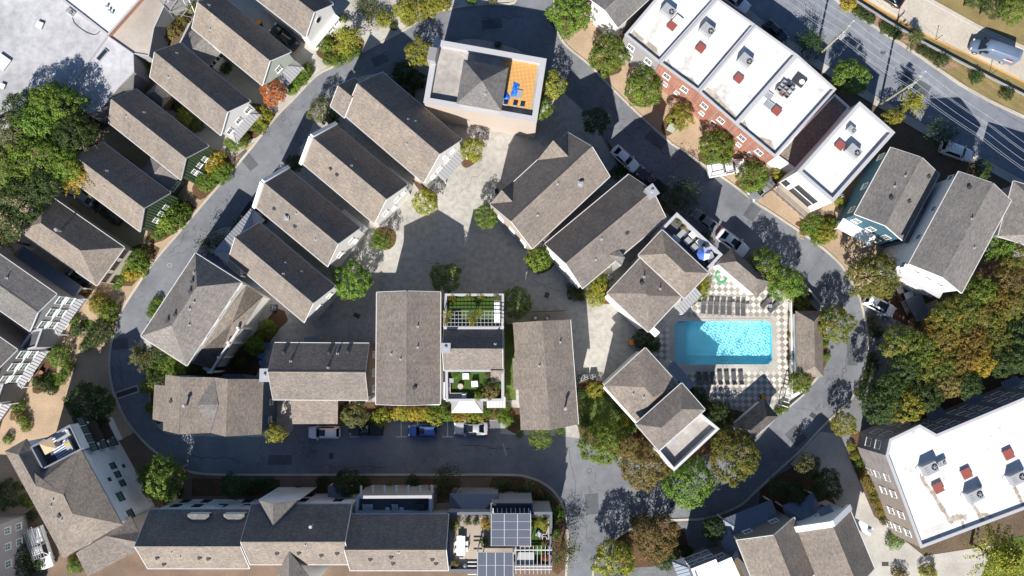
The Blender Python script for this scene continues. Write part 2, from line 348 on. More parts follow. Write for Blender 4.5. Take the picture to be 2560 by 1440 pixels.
POOL = [P(*p, 0.0) for p in ((1697, 803), (1919, 803), (1929, 813), (1930, 902), (1921, 911), (1698, 911), (1687, 900), (1687, 814))]
px0, px1 = min(p.x for p in POOL), max(p.x for p in POOL); py0, py1 = min(p.y for p in POOL), max(p.y for p in POOL)
cx, cy = (px0 + px1) / 2, (py0 + py1) / 2; ch = 0.62
POOL = [Vector(q + (0,)) for q in ((px0 + ch, py0), (px1 - ch, py0), (px1, py0 + ch), (px1, py1 - ch), (px1 - ch, py1), (px0 + ch, py1), (px0, py1 - ch), (px0, py0 + ch))]

G_ = 420.0
sheet('ground', [[Vector((-G_, -G_, 0)), Vector((G_, -G_, 0)), Vector((G_, G_, 0)), Vector((-G_, G_, 0))], POOL], -0.02, M['soil'])

outer = smooth([(1288, -40), (1284, 5), (1210, 8), (1140, 16), (1065, 36), (1030, 61), (990, 84), (915, 123), (840, 161), (790, 187), (740, 238), (690, 289), (640, 352), (582, 422), (525, 486), (450, 575), (380, 657), (337, 720), (300, 780), (280, 840), (272, 885), (272, 932), (282, 982), (295, 1015), (312, 1050), (337, 1082), (375, 1122), (425, 1157), (455, 1174), (490, 1185), (550, 1189), (640, 1189.5), (900, 1189.5), (1150, 1189.5), (1280, 1190), (1317, 1195), (1350, 1207), (1380, 1228), (1400, 1256), (1412, 1292), (1416, 1335), (1416, 1385), (1408, 1490)], 4)
south = smooth([(1480, 1490), (1488, 1420), (1510, 1378), (1542, 1347), (1592, 1317), (1642, 1305), (1705, 1302), (1755, 1300), (1805, 1287), (1855, 1264), (1886, 1236), (1920, 1203), (1970, 1158), (2003, 1129), (2050, 1077), (2095, 1033), (2132, 995), (2157, 945), (2167, 907), (2171, 870), (2171, 838), (2165, 802), (2155, 757), (2146, 730), (2122, 688), (2100, 656), (2060, 620), (2020, 590), (1970, 556), (1920, 523), (1892, 505), (1830, 457), (1767, 415), (1705, 372), (1680, 357), (1605, 290), (1525, 212), (1475, 160), (1422, 117), (1400, 87), (1391, 58), (1388, 0), (1388, -40)], 4)
inner = smooth([(1142, 104), (1165, 98), (1215, 101), (1262, 114), (1300, 128), (1345, 170), (1405, 228), (1467, 285), (1500, 335), (1525, 380), (1575, 432), (1625, 472), (1690, 535), (1745, 585), (1800, 632), (1860, 668), (1915, 672), (1965, 690), (2012, 720), (2045, 765), (2066, 815), (2070, 870), (2068, 905), (2046, 946), (2006, 985), (1945, 1041), (1900, 1085), (1830, 1118), (1760, 1140), (1690, 1160), (1620, 1160), (1555, 1146), (1500, 1118), (1452, 1098), (1410, 1091), (1340, 1088), (1280, 1086), (1252, 1084)], 4) + [(1250, 1052), (735, 1052), (732, 1078), (700, 1090)] + smooth([(640, 1092), (560, 1091), (470, 1090), (410, 1080), (385, 1050), (376, 1005), (366, 960), (348, 915), (342, 880), (352, 846), (398, 765), (445, 698), (490, 632), (520, 590), (555, 570), (600, 560), (640, 500), (668, 462), (700, 416), (745, 402), (752, 370), (775, 330), (790, 290), (822, 246), (850, 218), (900, 192), (955, 183), (985, 184), (1036, 159), (1090, 130)], 4)
asph = sheet('road', [outer + south, inner], 0.004, M['asphalt'])
ribbon('kerb', outer, 0.32, 0.12, M['kerb'], 0, 0.16); ribbon('kerb', south, 0.32, 0.12, M['kerb'], 0, 0.16)

deck = [(1770, 660), (1800, 648), (1976, 742), (1976, 985), (1946, 1012), (1864, 1036), (1790, 1024), (1700, 945), (1632, 892), (1632, 846), (1668, 800), (1745, 735)]
sheet('courtyard', [inner, deck], 0.004, M['concrete'])
def Wd(l, z): return [P(p[0], p[1], z) for p in l]
DK = sheet('pool_deck', [Wd(deck, 0.0), POOL], 0.004, M['walk'])

# pavements and drives outside the ring
sheet('forecourt', [smooth([(640, 352), (690, 289), (740, 238), (790, 187), (840, 161), (915, 123), (990, 84), (1030, 61), (1065, 36), (1140, 16), (1210, 8), (1284, 5)], 4) + [(1288, -60), (560, -60), (470, 60), (380, 250), (560, 400)]], 0.004, M['walk'])
sheet('driveway', [smooth([(640, 353), (582, 423), (525, 487), (450, 576), (380, 658), (337, 721), (300, 781), (280, 841), (271, 885), (271, 932), (281, 982), (294, 1015), (311, 1050), (336, 1082)], 4) + [(300, 1100), (180, 1200), (40, 1300), (-80, 1300), (-80, 560), (100, 420), (380, 250), (560, 400)]], 0.0, M['tan'])
sheet('driveway', [smooth([(337, 1083), (375, 1123), (425, 1158), (455, 1175), (490, 1186), (550, 1190), (640, 1190.5), (900, 1190.5), (1150, 1190.5), (1280, 1191), (1317, 1196), (1350, 1208), (1380, 1229), (1400, 1257), (1411, 1292), (1415, 1335), (1415, 1385)], 3) + [(1405, 1560), (-80, 1560), (-80, 1302), (40, 1302), (180, 1202), (300, 1102)]], 0.0, vary('brown_pavers', (0.13, 0.09, 0.065), (0.19, 0.135, 0.10), 7, 0.95, (0.25, 0.18, 0.13), 0.3))
sheet('pavement', [smooth([(2147, 729), (2123, 687), (2101, 655), (2061, 619), (2021, 589), (1971, 555), (1921, 522), (1893, 504), (1831, 456), (1768, 414), (1706, 371), (1681, 356), (1606, 289), (1526, 211), (1476, 159), (1423, 116), (1401, 86), (1392, 58), (1390, -40)], 4) + [(1500, -40), (1620, 80), (1760, 210), (1960, 400), (2100, 500), (2270, 660), (2260, 740), (2190, 740)]], 0.004, M['tan'])
sheet('pavement', [smooth([(2155, 757), (2165, 802), (2171, 838), (2172, 870), (2168, 907), (2158, 945), (2133, 995), (2096, 1034), (2051, 1078)], 4) + [(2120, 1120), (2330, 1040), (2330, 780), (2230, 740)]], 0.0, vary('grey_paving', (0.15, 0.155, 0.165), (0.22, 0.225, 0.235), 3, 0.9))
sheet('driveway', [[(2051, 1079), (2004, 1130), (1975, 1160), (2030, 1200), (2078, 1290), (2120, 1380), (2150, 1560), (2700, 1560), (2700, 1330), (2310, 1390), (2185, 1290), (2130, 1160), (2098, 1085)]], 0.004, M['walk'])
sheet('pavement', [smooth([(1487, 1425), (1511, 1379), (1543, 1348), (1593, 1318), (1643, 1306), (1706, 1303), (1756, 1301), (1806, 1288), (1856, 1265), (1887, 1237), (1921, 1204), (1971, 1159)], 3) + [(2020, 1210), (1990, 1300), (1900, 1330), (1700, 1480), (1480, 1490)]], 0.0, vary('flagstone_grey', (0.12, 0.125, 0.13), (0.20, 0.205, 0.21), 3.5, 0.9, None, 0.5))

# main street and highway
sheet('road', [[(1780, -60), (1900, 45), (2037, 142), (2167, 225), (2282, 293), (2400, 362), (2700, 528), (2700, 365), (2560, 297), (2470, 255), (2395, 212), (2295, 142), (2195, 76), (2120, 27), (2010, -60)]], 0.004, M['asphalt_b'])
sheet('verge', [[(2012, -60), (2121, 26), (2196, 75), (2296, 141), (2396, 211), (2471, 254), (2561, 296), (2700, 364), (2700, 262), (2560, 205), (2450, 150), (2320, 90), (2165, 2), (2070, -60)]], 0.0, M['verge'])
sheet('lawn', [smooth([(2350, 178), (2400, 206), (2471, 250), (2561, 291), (2700, 360)], 3) + [(2700, 266), (2560, 208), (2450, 154), (2320, 94), (2165, 6), (2130, -30), (2150, 0), (2230, 60), (2330, 128), (2400, 165)]], 0.006, M['drygrass'])
sheet('highway', [[(2068, -60), (2165, 0), (2320, 88), (2450, 148), (2560, 203), (2700, 260), (2700, 185), (2560, 114), (2445, 61), (2335, 0), (2220, -60)]], 0.008, M['highway'])
sheet('lawn', [[(2222, -60), (2336, -1), (2446, 60), (2561, 113), (2700, 184), (2700, -60)]], 0.0, M['drygrass'])
ribbon('kerb', [(1780, -58), (1900, 46), (2037, 143), (2167, 226), (2282, 294), (2400, 363), (2700, 529)], 1.3, 0.12, M['walk'], 0, -0.7)
ribbon('kerb', [(2011, -60), (2120, 27), (2195, 75.5), (2295, 141.5), (2395, 211.5), (2470, 254.5), (2560, 296.5), (2700, 364)], 0.45, 0.12, M['kerb'], 0, 0.2)
ribbon('edge_line', [(2068, -54), (2165, 4), (2320, 92), (2450, 152), (2560, 207), (2700, 264)], 0.28, 0.0, M['paint_o'], 0.014, 0.1)
ribbon('edge_line', [(2222, -54), (2335, 4), (2445, 65), (2560, 118), (2700, 188)], 0.14, 0.0, M['paint_w'], 0.014, -0.4)

# beds of mulch and lawns inside and around the ring
beds = [
    ('mulch', smooth(tt(1, (600, 510), (680, 600), (800, 630), (960, 560), (1075, 470), (1060, 380), (900, 330), (760, 350)), 3, True)),
    ('mulch', smooth(tt(1, (250, 860), (330, 950), (480, 840), (570, 720), (500, 640), (380, 700)), 3, True)),
    ('mulch', smooth(tt(2, (370, 200), (450, 300), (540, 360), (620, 310), (740, 250), (700, 120), (500, 60)), 3, True)),
    ('mulch', smooth(tt(2, (790, 600), (830, 690), (950, 760), (1100, 700), (1000, 560)), 3, True)),
    ('mulch', smooth(tt(2, (1150, 960), (1240, 1060), (1380, 1050), (1460, 960), (1300, 880)), 3, True)),
    ('mulch', smooth(tt(2, (1490, 1290), (1560, 1360), (1680, 1260), (1780, 1150), (1640, 1070), (1540, 1160)), 3, True)),
    ('mulch', smooth([(1745, 385), (1768, 412), (1812, 396), (1840, 375), (1800, 345)], 3, True)),
    ('mulch', smooth([(1838, 455), (1860, 476), (1895, 475), (1925, 450), (1895, 425)], 3, True)),
    ('mulch', smooth([(1990, 555), (2010, 575), (2062, 612), (2095, 560), (2075, 535)], 3, True)),
    ('mulch', smooth(tt(5, (2050, 180), (2100, 240), (2190, 190), (2240, 120), (2100, 80)), 3, True)),
    ('mulch', smooth(tt(5, (1560, 360), (1680, 520), (1800, 640), (1800, 500), (1650, 400)), 3, True)),
    ('mulch', smooth(tt(5, (1200, 850), (1180, 1000), (1300, 1060), (1390, 1000), (1395, 880), (1300, 830)), 3, True)),
    ('mulch', smooth([(1330, 620), (1315, 660), (1345, 685), (1380, 670), (1385, 640)], 3, True)),
    ('mulch', smooth([(345, 870), (372, 958), (384, 1048), (420, 1050), (560, 935), (640, 940), (660, 880), (700, 820), (720, 800), (690, 770), (600, 870), (440, 900)], 2, True)),
    ('mulch', smooth([(846, 1005), (846, 1048), (1240, 1050), (1262, 1070), (1300, 1084), (1300, 1020)], 2, True)),
    ('mulch', smooth([(1445, 960), (1450, 1092), (1560, 1145), (1690, 1158), (1760, 1138), (1830, 1116), (1900, 1082), (1860, 1030), (1780, 1010), (1700, 950), (1600, 1000), (1510, 955)], 2, True)),
    ('mulch', smooth([(1972, 745), (2040, 772), (2064, 815), (2068, 905), (2040, 944), (1975, 990)], 2, True)),
    ('mulch', smooth([(1510, 330), (1535, 380), (1640, 480), (1700, 545), (1790, 625), (1860, 665), (1960, 688), (2010, 718), (1960, 730), (1790, 650), (1700, 560), (1560, 440)], 2, True)),
    ('mulch', smooth([(1470, 700), (1505, 760), (1535, 745), (1500, 690)], 2, True)),
    ('mulch', smooth([(2125, 1090), (2160, 1180), (2225, 1320), (2260, 1330), (2180, 1160), (2150, 1080)], 2, True)),
    ('mulch', smooth([(1900, 1225), (1985, 1165), (2020, 1150), (2090, 1260), (2050, 1250), (1960, 1290), (1910, 1300)], 2, True)),
    ('mulch', smooth([(1540, 1350), (1600, 1322), (1690, 1306), (1720, 1360), (1700, 1400), (1560, 1420)], 2, True)),
    ('mulch', smooth([(2175, 760), (2240, 800), (2330, 840), (2600, 940), (2700, 800), (2600, 560), (2530, 600), (2380, 740), (2260, 740)], 2, True)),
    ('mulch', smooth([(2170, 1000), (2330, 1060), (2600, 960), (2600, 900), (2300, 900)], 2, True)),
    ('mulch', smooth([(300, 640), (290, 700), (330, 715), (375, 655), (400, 620), (350, 610)], 2, True)),
    ('mulch', smooth([(370, 570), (380, 610), (440, 580), (490, 520), (440, 500)], 2, True)),
    ('mulch', smooth([(480, 470), (500, 500), (530, 478), (585, 415), (540, 380)], 2, True)),
    ('mulch', smooth([(590, 350), (640, 345), (690, 290), (640, 270), (570, 340)], 2, True)),
    ('mulch', smooth([(110, 860), (150, 870), (140, 930), (160, 945), (95, 985), (80, 960)], 2, True)),
    ('mulch', smooth([(1300, 1195), (1345, 1212), (1376, 1234), (1396, 1262), (1408, 1300), (1412, 1420), (1375, 1420), (1370, 1260), (1240, 1240), (1230, 1195)], 2, True)),
    ('mulch', [(480, 1240), (480, 1196), (560, 1196), (562, 1230), (640, 1230), (650, 1196), (700, 1200), (700, 1240)]),
    ('mulch', [(790, 1240), (795, 1196), (925, 1196), (930, 1240)]), ('mulch', [(1020, 1240), (1030, 1196), (1150, 1196), (1150, 1240)]),
    ('grass', smooth([(1462, 985), (1470, 1075), (1545, 1120), (1580, 1060), (1545, 1000), (1500, 970)], 3, True)),
    ('grass', [(1262, 805), (1284, 805), (1290, 1000), (1262, 1000)]),
    ('grass', smooth([(200, 805), (225, 835), (245, 825), (230, 800)], 3, True)),
    ('grass', smooth([(100, 945), (115, 975), (150, 965), (140, 930)], 3, True)),
    ('grass', smooth([(2480, 1380), (2560, 1340), (2700, 1330), (2700, 1560), (2440, 1560)], 2, True)),
]
for i, (k, pts) in enumerate(beds): sheet('planting_bed' if k == 'mulch' else 'lawn', [pts], 0.010 + 0.0004 * i, M[k])

# ---- the swimming pool (basin let into the ground)
PR = empty('swimming_pool', (cx, cy, 0), 'turquoise rectangular swimming pool with corner-cut ends and pale coping', 'pool')
mpool = vary('pool_plaster', (0.36, 0.82, 0.95), (0.42, 0.85, 0.96), 2, 0.7)
mb = MB(); ZB, ZW = -1.25, -0.13
mb.poly([(p.x, p.y, ZB) for p in POOL])
for i in range(8):
    a, b = POOL[i], POOL[(i + 1) % 8]; mb.add([(a.x, a.y, ZB), (b.x, b.y, ZB), (b.x, b.y, 0.0), (a.x, a.y, 0.0)], [(3, 2, 1, 0)])
basin = mb.build('basin', mpool, PR)
for k in range(3):                                # wide entry steps along one end
    w = 0.55 * (3 - k); s_ = MB(); zt = ZW - 0.18 - 0.28 * k; e = 0.03
    s_.prism([(px0 + e, py0 + ch + e), (px0 + ch + e, py0 + e), (px0 + ch + w, py0 + e), (px0 + w, py0 + ch + w * 0.5), (px0 + w, py1 - ch - w * 0.5), (px0 + ch + w, py1 - e), (px0 + ch + e, py1 - e), (px0 + e, py1 - ch - e)][::1], ZB if k == 2 else zt - 0.27, zt)
    s_.build('step', flat('pool_step_%d' % k, (0.35, 0.62, 0.72), 0.6), PR)
n1, n2 = 300, 140; mb = MB(); vs = []
ws = [(random.uniform(0, 6.28), random.uniform(0.28, 0.55), random.uniform(0, 6.28)) for _ in range(26)]
for j in range(n2 + 1):
    for i in range(n1 + 1):
        x = px0 + 0.01 + (px1 - px0 - 0.02) * i / n1; y = py0 + 0.01 + (py1 - py0 - 0.02) * j / n2
        z = sum(0.0014 * (l / 0.45) * math.sin(2 * math.pi * (x * math.cos(a) + y * math.sin(a)) / l + f) for a, l, f in ws)
        vs.append((x, y, ZW + z))
def inpool(x, y):
    return abs(x - cx) + abs(y - cy) < (px1 - px0) / 2 + (py1 - py0) / 2 - ch + 0.02
fs = []
for j in range(n2):
    for i in range(n1):
        a = j * (n1 + 1) + i
        if inpool((vs[a][0] + vs[a + 1][0]) / 2, (vs[a][1] + vs[a + n1 + 1][1]) / 2): fs.append((a, a + 1, a + n1 + 2, a + n1 + 1))
mb.add(vs, fs)
wm = bpy.data.materials.new('pool_water'); wm.use_nodes = True; nn = wm.node_tree.nodes; nn.remove(nn['Principled BSDF'])
gl = nn.new('ShaderNodeBsdfGlass'); gl.inputs['IOR'].default_value = 1.33; gl.inputs['Roughness'].default_value = 0.0; gl.inputs['Color'].default_value = (0.93, 1.0, 1.0, 1)
wm.node_tree.links.new(gl.outputs[0], nn['Material Output'].inputs['Surface'])
water = mb.build('water', wm, PR, smooth=True)
sun_d.cycles.is_caustics_light = True; water.cycles.is_caustics_caster = True; basin.cycles.is_caustics_receiver = True
for o in PR.children:
    if o.name.startswith('step'): o.cycles.is_caustics_receiver = True
cp = MB(); w = 0.42
c2 = [Vector((p.x + (w if p.x > cx else -w), p.y + (w if p.y > cy else -w), 0)) for p in POOL]
for i in range(8):
    a, b, c, d = POOL[i], POOL[(i + 1) % 8], c2[(i + 1) % 8], c2[i]
    cp.add([(a.x, a.y, 0.0), (b.x, b.y, 0.0), (b.x, b.y, 0.05), (a.x, a.y, 0.05), (c.x, c.y, 0.0), (d.x, d.y, 0.0), (c.x, c.y, 0.05), (d.x, d.y, 0.05)], [(0, 1, 2, 3), (3, 2, 6, 7), (7, 6, 4, 5)])
cp.build('coping', M['walk'], PR)
for px_, py_, rz in ((1811, 912, 0.0), (1681, 857, math.pi / 2)):        # handrails
    q = P(px_, py_, 0); hr = MB(); d = Vector((math.cos(rz), math.sin(rz), 0)); nn_ = Vector((-math.sin(rz), math.cos(rz), 0)) * (1 if rz == 0 else -1)
    for s in (-0.28, 0.28):
        b = q + d * s
        hr.tube([b - nn_ * 0.35, b - nn_ * 0.35 + Vector((0, 0, 0.8)), b + Vector((0, 0, 0.9)), b + nn_ * 0.4 + Vector((0, 0, 0.7)), b + nn_ * 0.45 + Vector((0, 0, -0.6))], 0.025, 6)
    hr.build('handrail', M['galv'], PR)

# ---- chequered deck tiles, each its own slab
side = 0.655; 
def tilemat(name, c):
    m = NT(name, .8, .3); oi = m.node('ShaderNodeObjectInfo'); a = m.ramp(oi.outputs['Random'], [(0, tuple(x * .84 for x in c)), (.5, c), (1, tuple(x * 1.1 for x in c))]); b = m.ramp(m.noise(1.1, 5, .65), [(.3, (.82, .80, .78)), (.6, (1, 1, 1))]); m.col(m.mix(a, b, 1.0, 'MULTIPLY')); return m.mat
mt_l = tilemat('tile_light', (0.60, 0.57, 0.52)); mt_d = tilemat('tile_dark', (0.285, 0.27, 0.25))
th = MB(); th.box((0, 0, 0.0), (side - 0.022, side - 0.022, 0.03)); me_l = th.mesh('tile', mt_l); me_d = th.mesh('tile', mt_d)
dw = Wd(deck, 0); rest_l, rest_d = MB(), MB(); ntile = 0
def inside(p, poly):
    c = False; n = len(poly)
    for i in range(n):
        a, b = poly[i], poly[i - 1]
        if (a.y > p.y) != (b.y > p.y) and p.x < (b.x - a.x) * (p.y - a.y) / (b.y - a.y) + a.x: c = not c
    return c
cells = []
for i in range(-40, 41):
    for j in range(-40, 41):
        x = cx + (i + j) * side / math.sqrt(2); y = cy + (j - i) * side / math.sqrt(2) + 0.1; p = Vector((x, y, 0)); h = side * 0.72
        if all(inside(p + Vector((dx, dy, 0)), dw) for dx, dy in ((h, 0), (-h, 0), (0, h), (0, -h), (0, 0))) and (abs(x - cx) > (px1 - px0) / 2 + w + h or abs(y - cy) > (py1 - py0) / 2 + w + h):
            cells.append((x, y, (i + j) % 2))
random.shuffle(cells)
cells.sort(key=lambda c: 0 if abs(c[0] - cx) < 9.6 and abs(c[1] - cy) < 9.4 else 1)
for n_, (x, y, k) in enumerate(cells):
    if n_ < 295: inst('tile', me_d if k else me_l, DK, (x, y, 0.010 + random.uniform(0, 0.004)), R(45))
    else: (rest_d if k else rest_l).box((x, y, 0.010), (side - 0.022, side - 0.022, 0.03), R(45))
for mbx, m_ in ((rest_l, mt_l), (rest_d, mt_d)):
    if mbx.f: o = mbx.build('tile_field', m_, DK); o['kind'] = 'stuff'
# ================================================================== building kit
UP = Vector((0, 0, 1))
def xy(v): return Vector((v.x, v.y, 0))
def slab(mb, faces, thick=0.2):
    """roof faces as a slab with closed edges; UVs in metres along / up each slope"""
    key = lambda p: (round(p.x, 3), round(p.y, 3), round(p.z, 3)); cnt = {}
    for f in faces:
        for i in range(len(f)):
            a, b = key(f[i]), key(f[(i + 1) % len(f)]); cnt[(a, b)] = cnt.get((a, b), 0) + 1
    for f in faces:
        n = newell(f)
        if n.z < 0: f = f[::-1]
        mb.poly(f); mb.poly([p - UP * thick for p in f[::-1]])
        for i in range(len(f)):
            a, b = f[i], f[(i + 1) % len(f)]; k = (key(a), key(b))
            if cnt.get(k, 0) + cnt.get((k[1], k[0]), 0) < 2: mb.poly([a, a - UP * thick, b - UP * thick, b])
    return mb
def newell(f):
    n = Vector((0, 0, 0))
    for i in range(len(f)):
        a, b = f[i], f[(i + 1) % len(f)]
        n += Vector(((a.y - b.y) * (a.z + b.z), (a.z - b.z) * (a.x + b.x), (a.x - b.x) * (a.y + b.y)))
    return n.normalized() if n.length > 1e-9 else UP.copy()
def slope_uv(me, off):
    uv = me.uv_layers.new(name='UVMap')
    for p in me.polygons:
        n = p.normal; h = Vector((n.y, -n.x, 0))
        if h.length < 0.02: h = Vector((1, 0, 0))
        h.normalize(); v = n.cross(h)
        for li in p.loop_indices:
            co = me.vertices[me.loops[li].vertex_index].co + off; uv.data[li].uv = (co.dot(h), co.dot(v))
class House:
    def __init__(s, name, label, c, cat='house', group=None):
        s.root = empty(name, (c.x, c.y, 0), label, cat, group); s.roofs = []; s.c = c
    def roof(s, faces, mat, thick=0.2, name='roof'):
        mb = slab(MB(), faces, thick); o = mb.build(name, mat, s.root); slope_uv(o.data, Vector(parent_loc(s.root))); s.roofs += faces; return o
    def part(s, mb, name, mat, smooth=False): return mb.build(name, mat, s.root, smooth)
    def walls(s, loop, mat, z0=0.0, name='wall'):
        mb = MB(); n = len(loop); ar = sum(loop[i].x * loop[(i + 1) % n].y - loop[(i + 1) % n].x * loop[i].y for i in range(n))
        if ar < 0: loop = loop[::-1]
        for i in range(n):
            a, b = loop[i], loop[(i + 1) % n]; mb.add([(a.x, a.y, z0), (b.x, b.y, z0), b, a], [(0, 1, 2, 3)])
        return mb.build(name, mat, s.root)
    def hit(s, px, py):
        d = ray(px, py); o = Vector((0, 0, CAM_H)); best = None
        for f in s.roofs:
            for i in range(1, len(f) - 1):
                h = intersect_ray_tri(f[0], f[i], f[i + 1], d, o, True)
                if h is not None and (best is None or h.z > best.z): best = h
        if best is None:
            best = P(px, py, max((p.z for f in s.roofs for p in f), default=0) - 1.0)
        return best
    def vents(s, *pts, kind=0):
        for p in pts:
            q = s.hit(*p); mb = MB()
            if kind == 0: mb.cyl(q - UP * 0.1, 0.09, 0.07, 0.55, 8); mb.box((q.x, q.y, q.z + 0.02), (0.34, 0.34, 0.06))
            elif kind == 1: mb.box((q.x, q.y, q.z + 0.12), (0.42, 0.42, 0.3), 0.6)
            else: mb.cyl(q - UP * 0.1, 0.14, 0.14, 1.3, 10); mb.cyl(q + UP * 1.15, 0.27, 0.2, 0.25, 10)
            mb.build('vent_pipe' if kind != 1 else 'roof_vent', M['galv'] if kind != 1 else M['darkgrey'], s.root)
    def chimney(s, px, py, w=0.9, d=0.9, h=1.3, mat='galv', zbase=None, rz=0.0, cap=True):
        q = s.hit(px, py); zt = q.z + h; q = P(px, py, zt); z0 = 0 if zbase is None else zbase
        mb = MB(); mb.box((q.x, q.y, (z0 + zt) / 2), (w, d, zt - z0), rz); o = s.part(mb, 'chimney', M[mat])
        if cap:
            mb = MB(); mb.box((q.x, q.y, zt + 0.05), (w + 0.16, d + 0.16, 0.1), rz); mb.cyl((q.x, q.y, zt + 0.1), 0.2, 0.2, 0.3, 12); mb.build('cap', M['galv'], o)
_wc = {}
def winmesh(w, h, nx, ny, m='trim', g='glass'):
    k = (round(w, 2), round(h, 2), nx, ny, m, g)
    if k not in _wc:
        f = MB(); b = 0.09; D = 0.07
        f.box((0, D / 2, h / 2), (b, D, h)); f.v = f.v[:0]; f.f = []; f.m = []
        for x in (-w / 2 + b / 2, w / 2 - b / 2): f.box((x, 0.02, h / 2), (b, 0.14, h))
        for z in (b / 2, h - b / 2): f.box((0, 0.02, z), (w - 2 * b, 0.139, b))
        f.box((0, 0.06, -0.04), (w + 0.12, 0.2, 0.07))
        for i in range(1, nx): f.box((-w / 2 + w * i / nx, 0.015, h / 2), (0.045, 0.06, h - 2 * b))
        for i in range(1, ny): f.box((0, 0.016, h * i / ny), (w - 2 * b, 0.055, 0.045))
        p = MB(); p.box((0, 0.01, h / 2), (w - 2 * b + 0.01, 0.03, h - 2 * b + 0.01))
        _wc[k] = (f.mesh('window', M[m]), p.mesh('pane', M[g]))
    return _wc[k]
def window(root, pos, out, w=1.0, h=1.4, nx=2, ny=2, m='trim', g='glass'):
    a, b = winmesh(w, h, nx, ny, m, g); rl = Vector(parent_loc(root)); rz = math.atan2(out.y, out.x) - math.pi / 2
    o = inst('window', a, root, pos - rl, rz); inst('pane', b, o); return o
def on_wall(h, A, B, specs, **kw):
    """windows on the wall from A to B: (metres from the middle, sill height, width, height)"""
    A, B = xy(A), xy(B); d = (B - A).normalized(); mid = (A + B) / 2; out = Vector((d.y, -d.x, 0))
    if (mid - xy(h.c)).dot(out) < 0: out = -out
    for sp in specs: window(h.root, mid + d * sp[0] + out * 0.0 + UP * sp[1], out, *sp[2:], **kw)
def porch(h, A, B, off, width, depth, zl, zh, mat='metal', posts=True, hipped=True, seams=0.45):
    """seamed metal porch roof against the wall A-B"""
    A, B = xy(A), xy(B); d = (B - A).normalized(); mid = (A + B) / 2 + d * off; out = Vector((d.y, -d.x, 0))
    if ((A + B) / 2 - xy(h.c)).dot(out) < 0: out = -out
    w = width / 2; i = min(depth * 0.8, w * 0.7) if hipped else 0.0
    a, b = mid - d * w + out * depth + UP * zl, mid + d * w + out * depth + UP * zl
    c, e = mid + d * (w - i) + out * 0.02 + UP * zh, mid - d * (w - i) + out * 0.02 + UP * zh
    fs = [[a, b, c, e]]
    if hipped: fs += [[b, mid + d * w + out * 0.02 + UP * zl, c], [mid - d * w + out * 0.02 + UP * zl, a, e]]
    ro = h.roof(fs, M[mat], 0.1, 'porch_roof'); mb = MB(); n = int(width / seams)
    for k in range(1, n):
        u = -w + width * k / n; lim = max(0.0, (abs(u) - (w - i)) / i) if i else 0.0
        p = mid + d * u + out * depth + UP * zl; q = mid + d * u + out * (0.02 + lim * depth) + UP * (zh + (zl - zh) * lim)
        if (p - q).length > 0.2: mb.beam(p + UP * 0.03, q + UP * 0.03, 0.04, 0.07)
    if i: mb.beam(a + UP * 0.03, e + UP * 0.03, 0.06, 0.08); mb.beam(b + UP * 0.03, c + UP * 0.03, 0.06, 0.08)
    mb.build('roof_seams', M['seam' if mat == 'metal' else mat], ro)
    if posts:
        for k in (-1, 1):
            pm = MB(); q = mid + d * (w - 0.15) * k + out * (depth - 0.15); pm.box((q.x, q.y, (zl - 0.08) / 2), (0.16, 0.16, zl - 0.08), math.atan2(d.y, d.x)); h.part(pm, 'post', M['trim'])
def fit(L, Rg, Q, ze, zr=None, pmax=46.0):
    """square up a ridge roof from its eaves and ridge; returns axis, across, ends, half width, heights"""
    l = [PP(p, ze) for p in L]; q = [PP(p, ze) for p in Q]
    u = xy(l[1] - l[0]).normalized() + xy(q[1] - q[0]).normalized(); u.normalize(); v = Vector((-u.y, u.x, 0))
    lv = sum(p.dot(v) for p in l) / 2; qv = sum(p.dot(v) for p in q) / 2
    if qv < lv: v = -v; lv, qv = -lv, -qv
    hw = (qv - lv) / 2; mid = (qv + lv) / 2
    if zr is None:
        lo, hi = ze + hw * math.tan(R(22)), ze + hw * math.tan(R(pmax)); best = None
        for k in range(61):
            z = lo + (hi - lo) * k / 60; r_ = sum(PP(p, z).dot(v) for p in Rg) / 2
            if best is None or abs(r_ - mid) < best[0]: best = (abs(r_ - mid), z)
        zr = best[1]
    r_ = [PP(p, zr) for p in Rg]
    e = [(l[i].dot(u) + q[i].dot(u)) / 2 for i in (0, 1)]; re = [p.dot(u) for p in r_]
    return u, v, e, re, mid, hw, zr
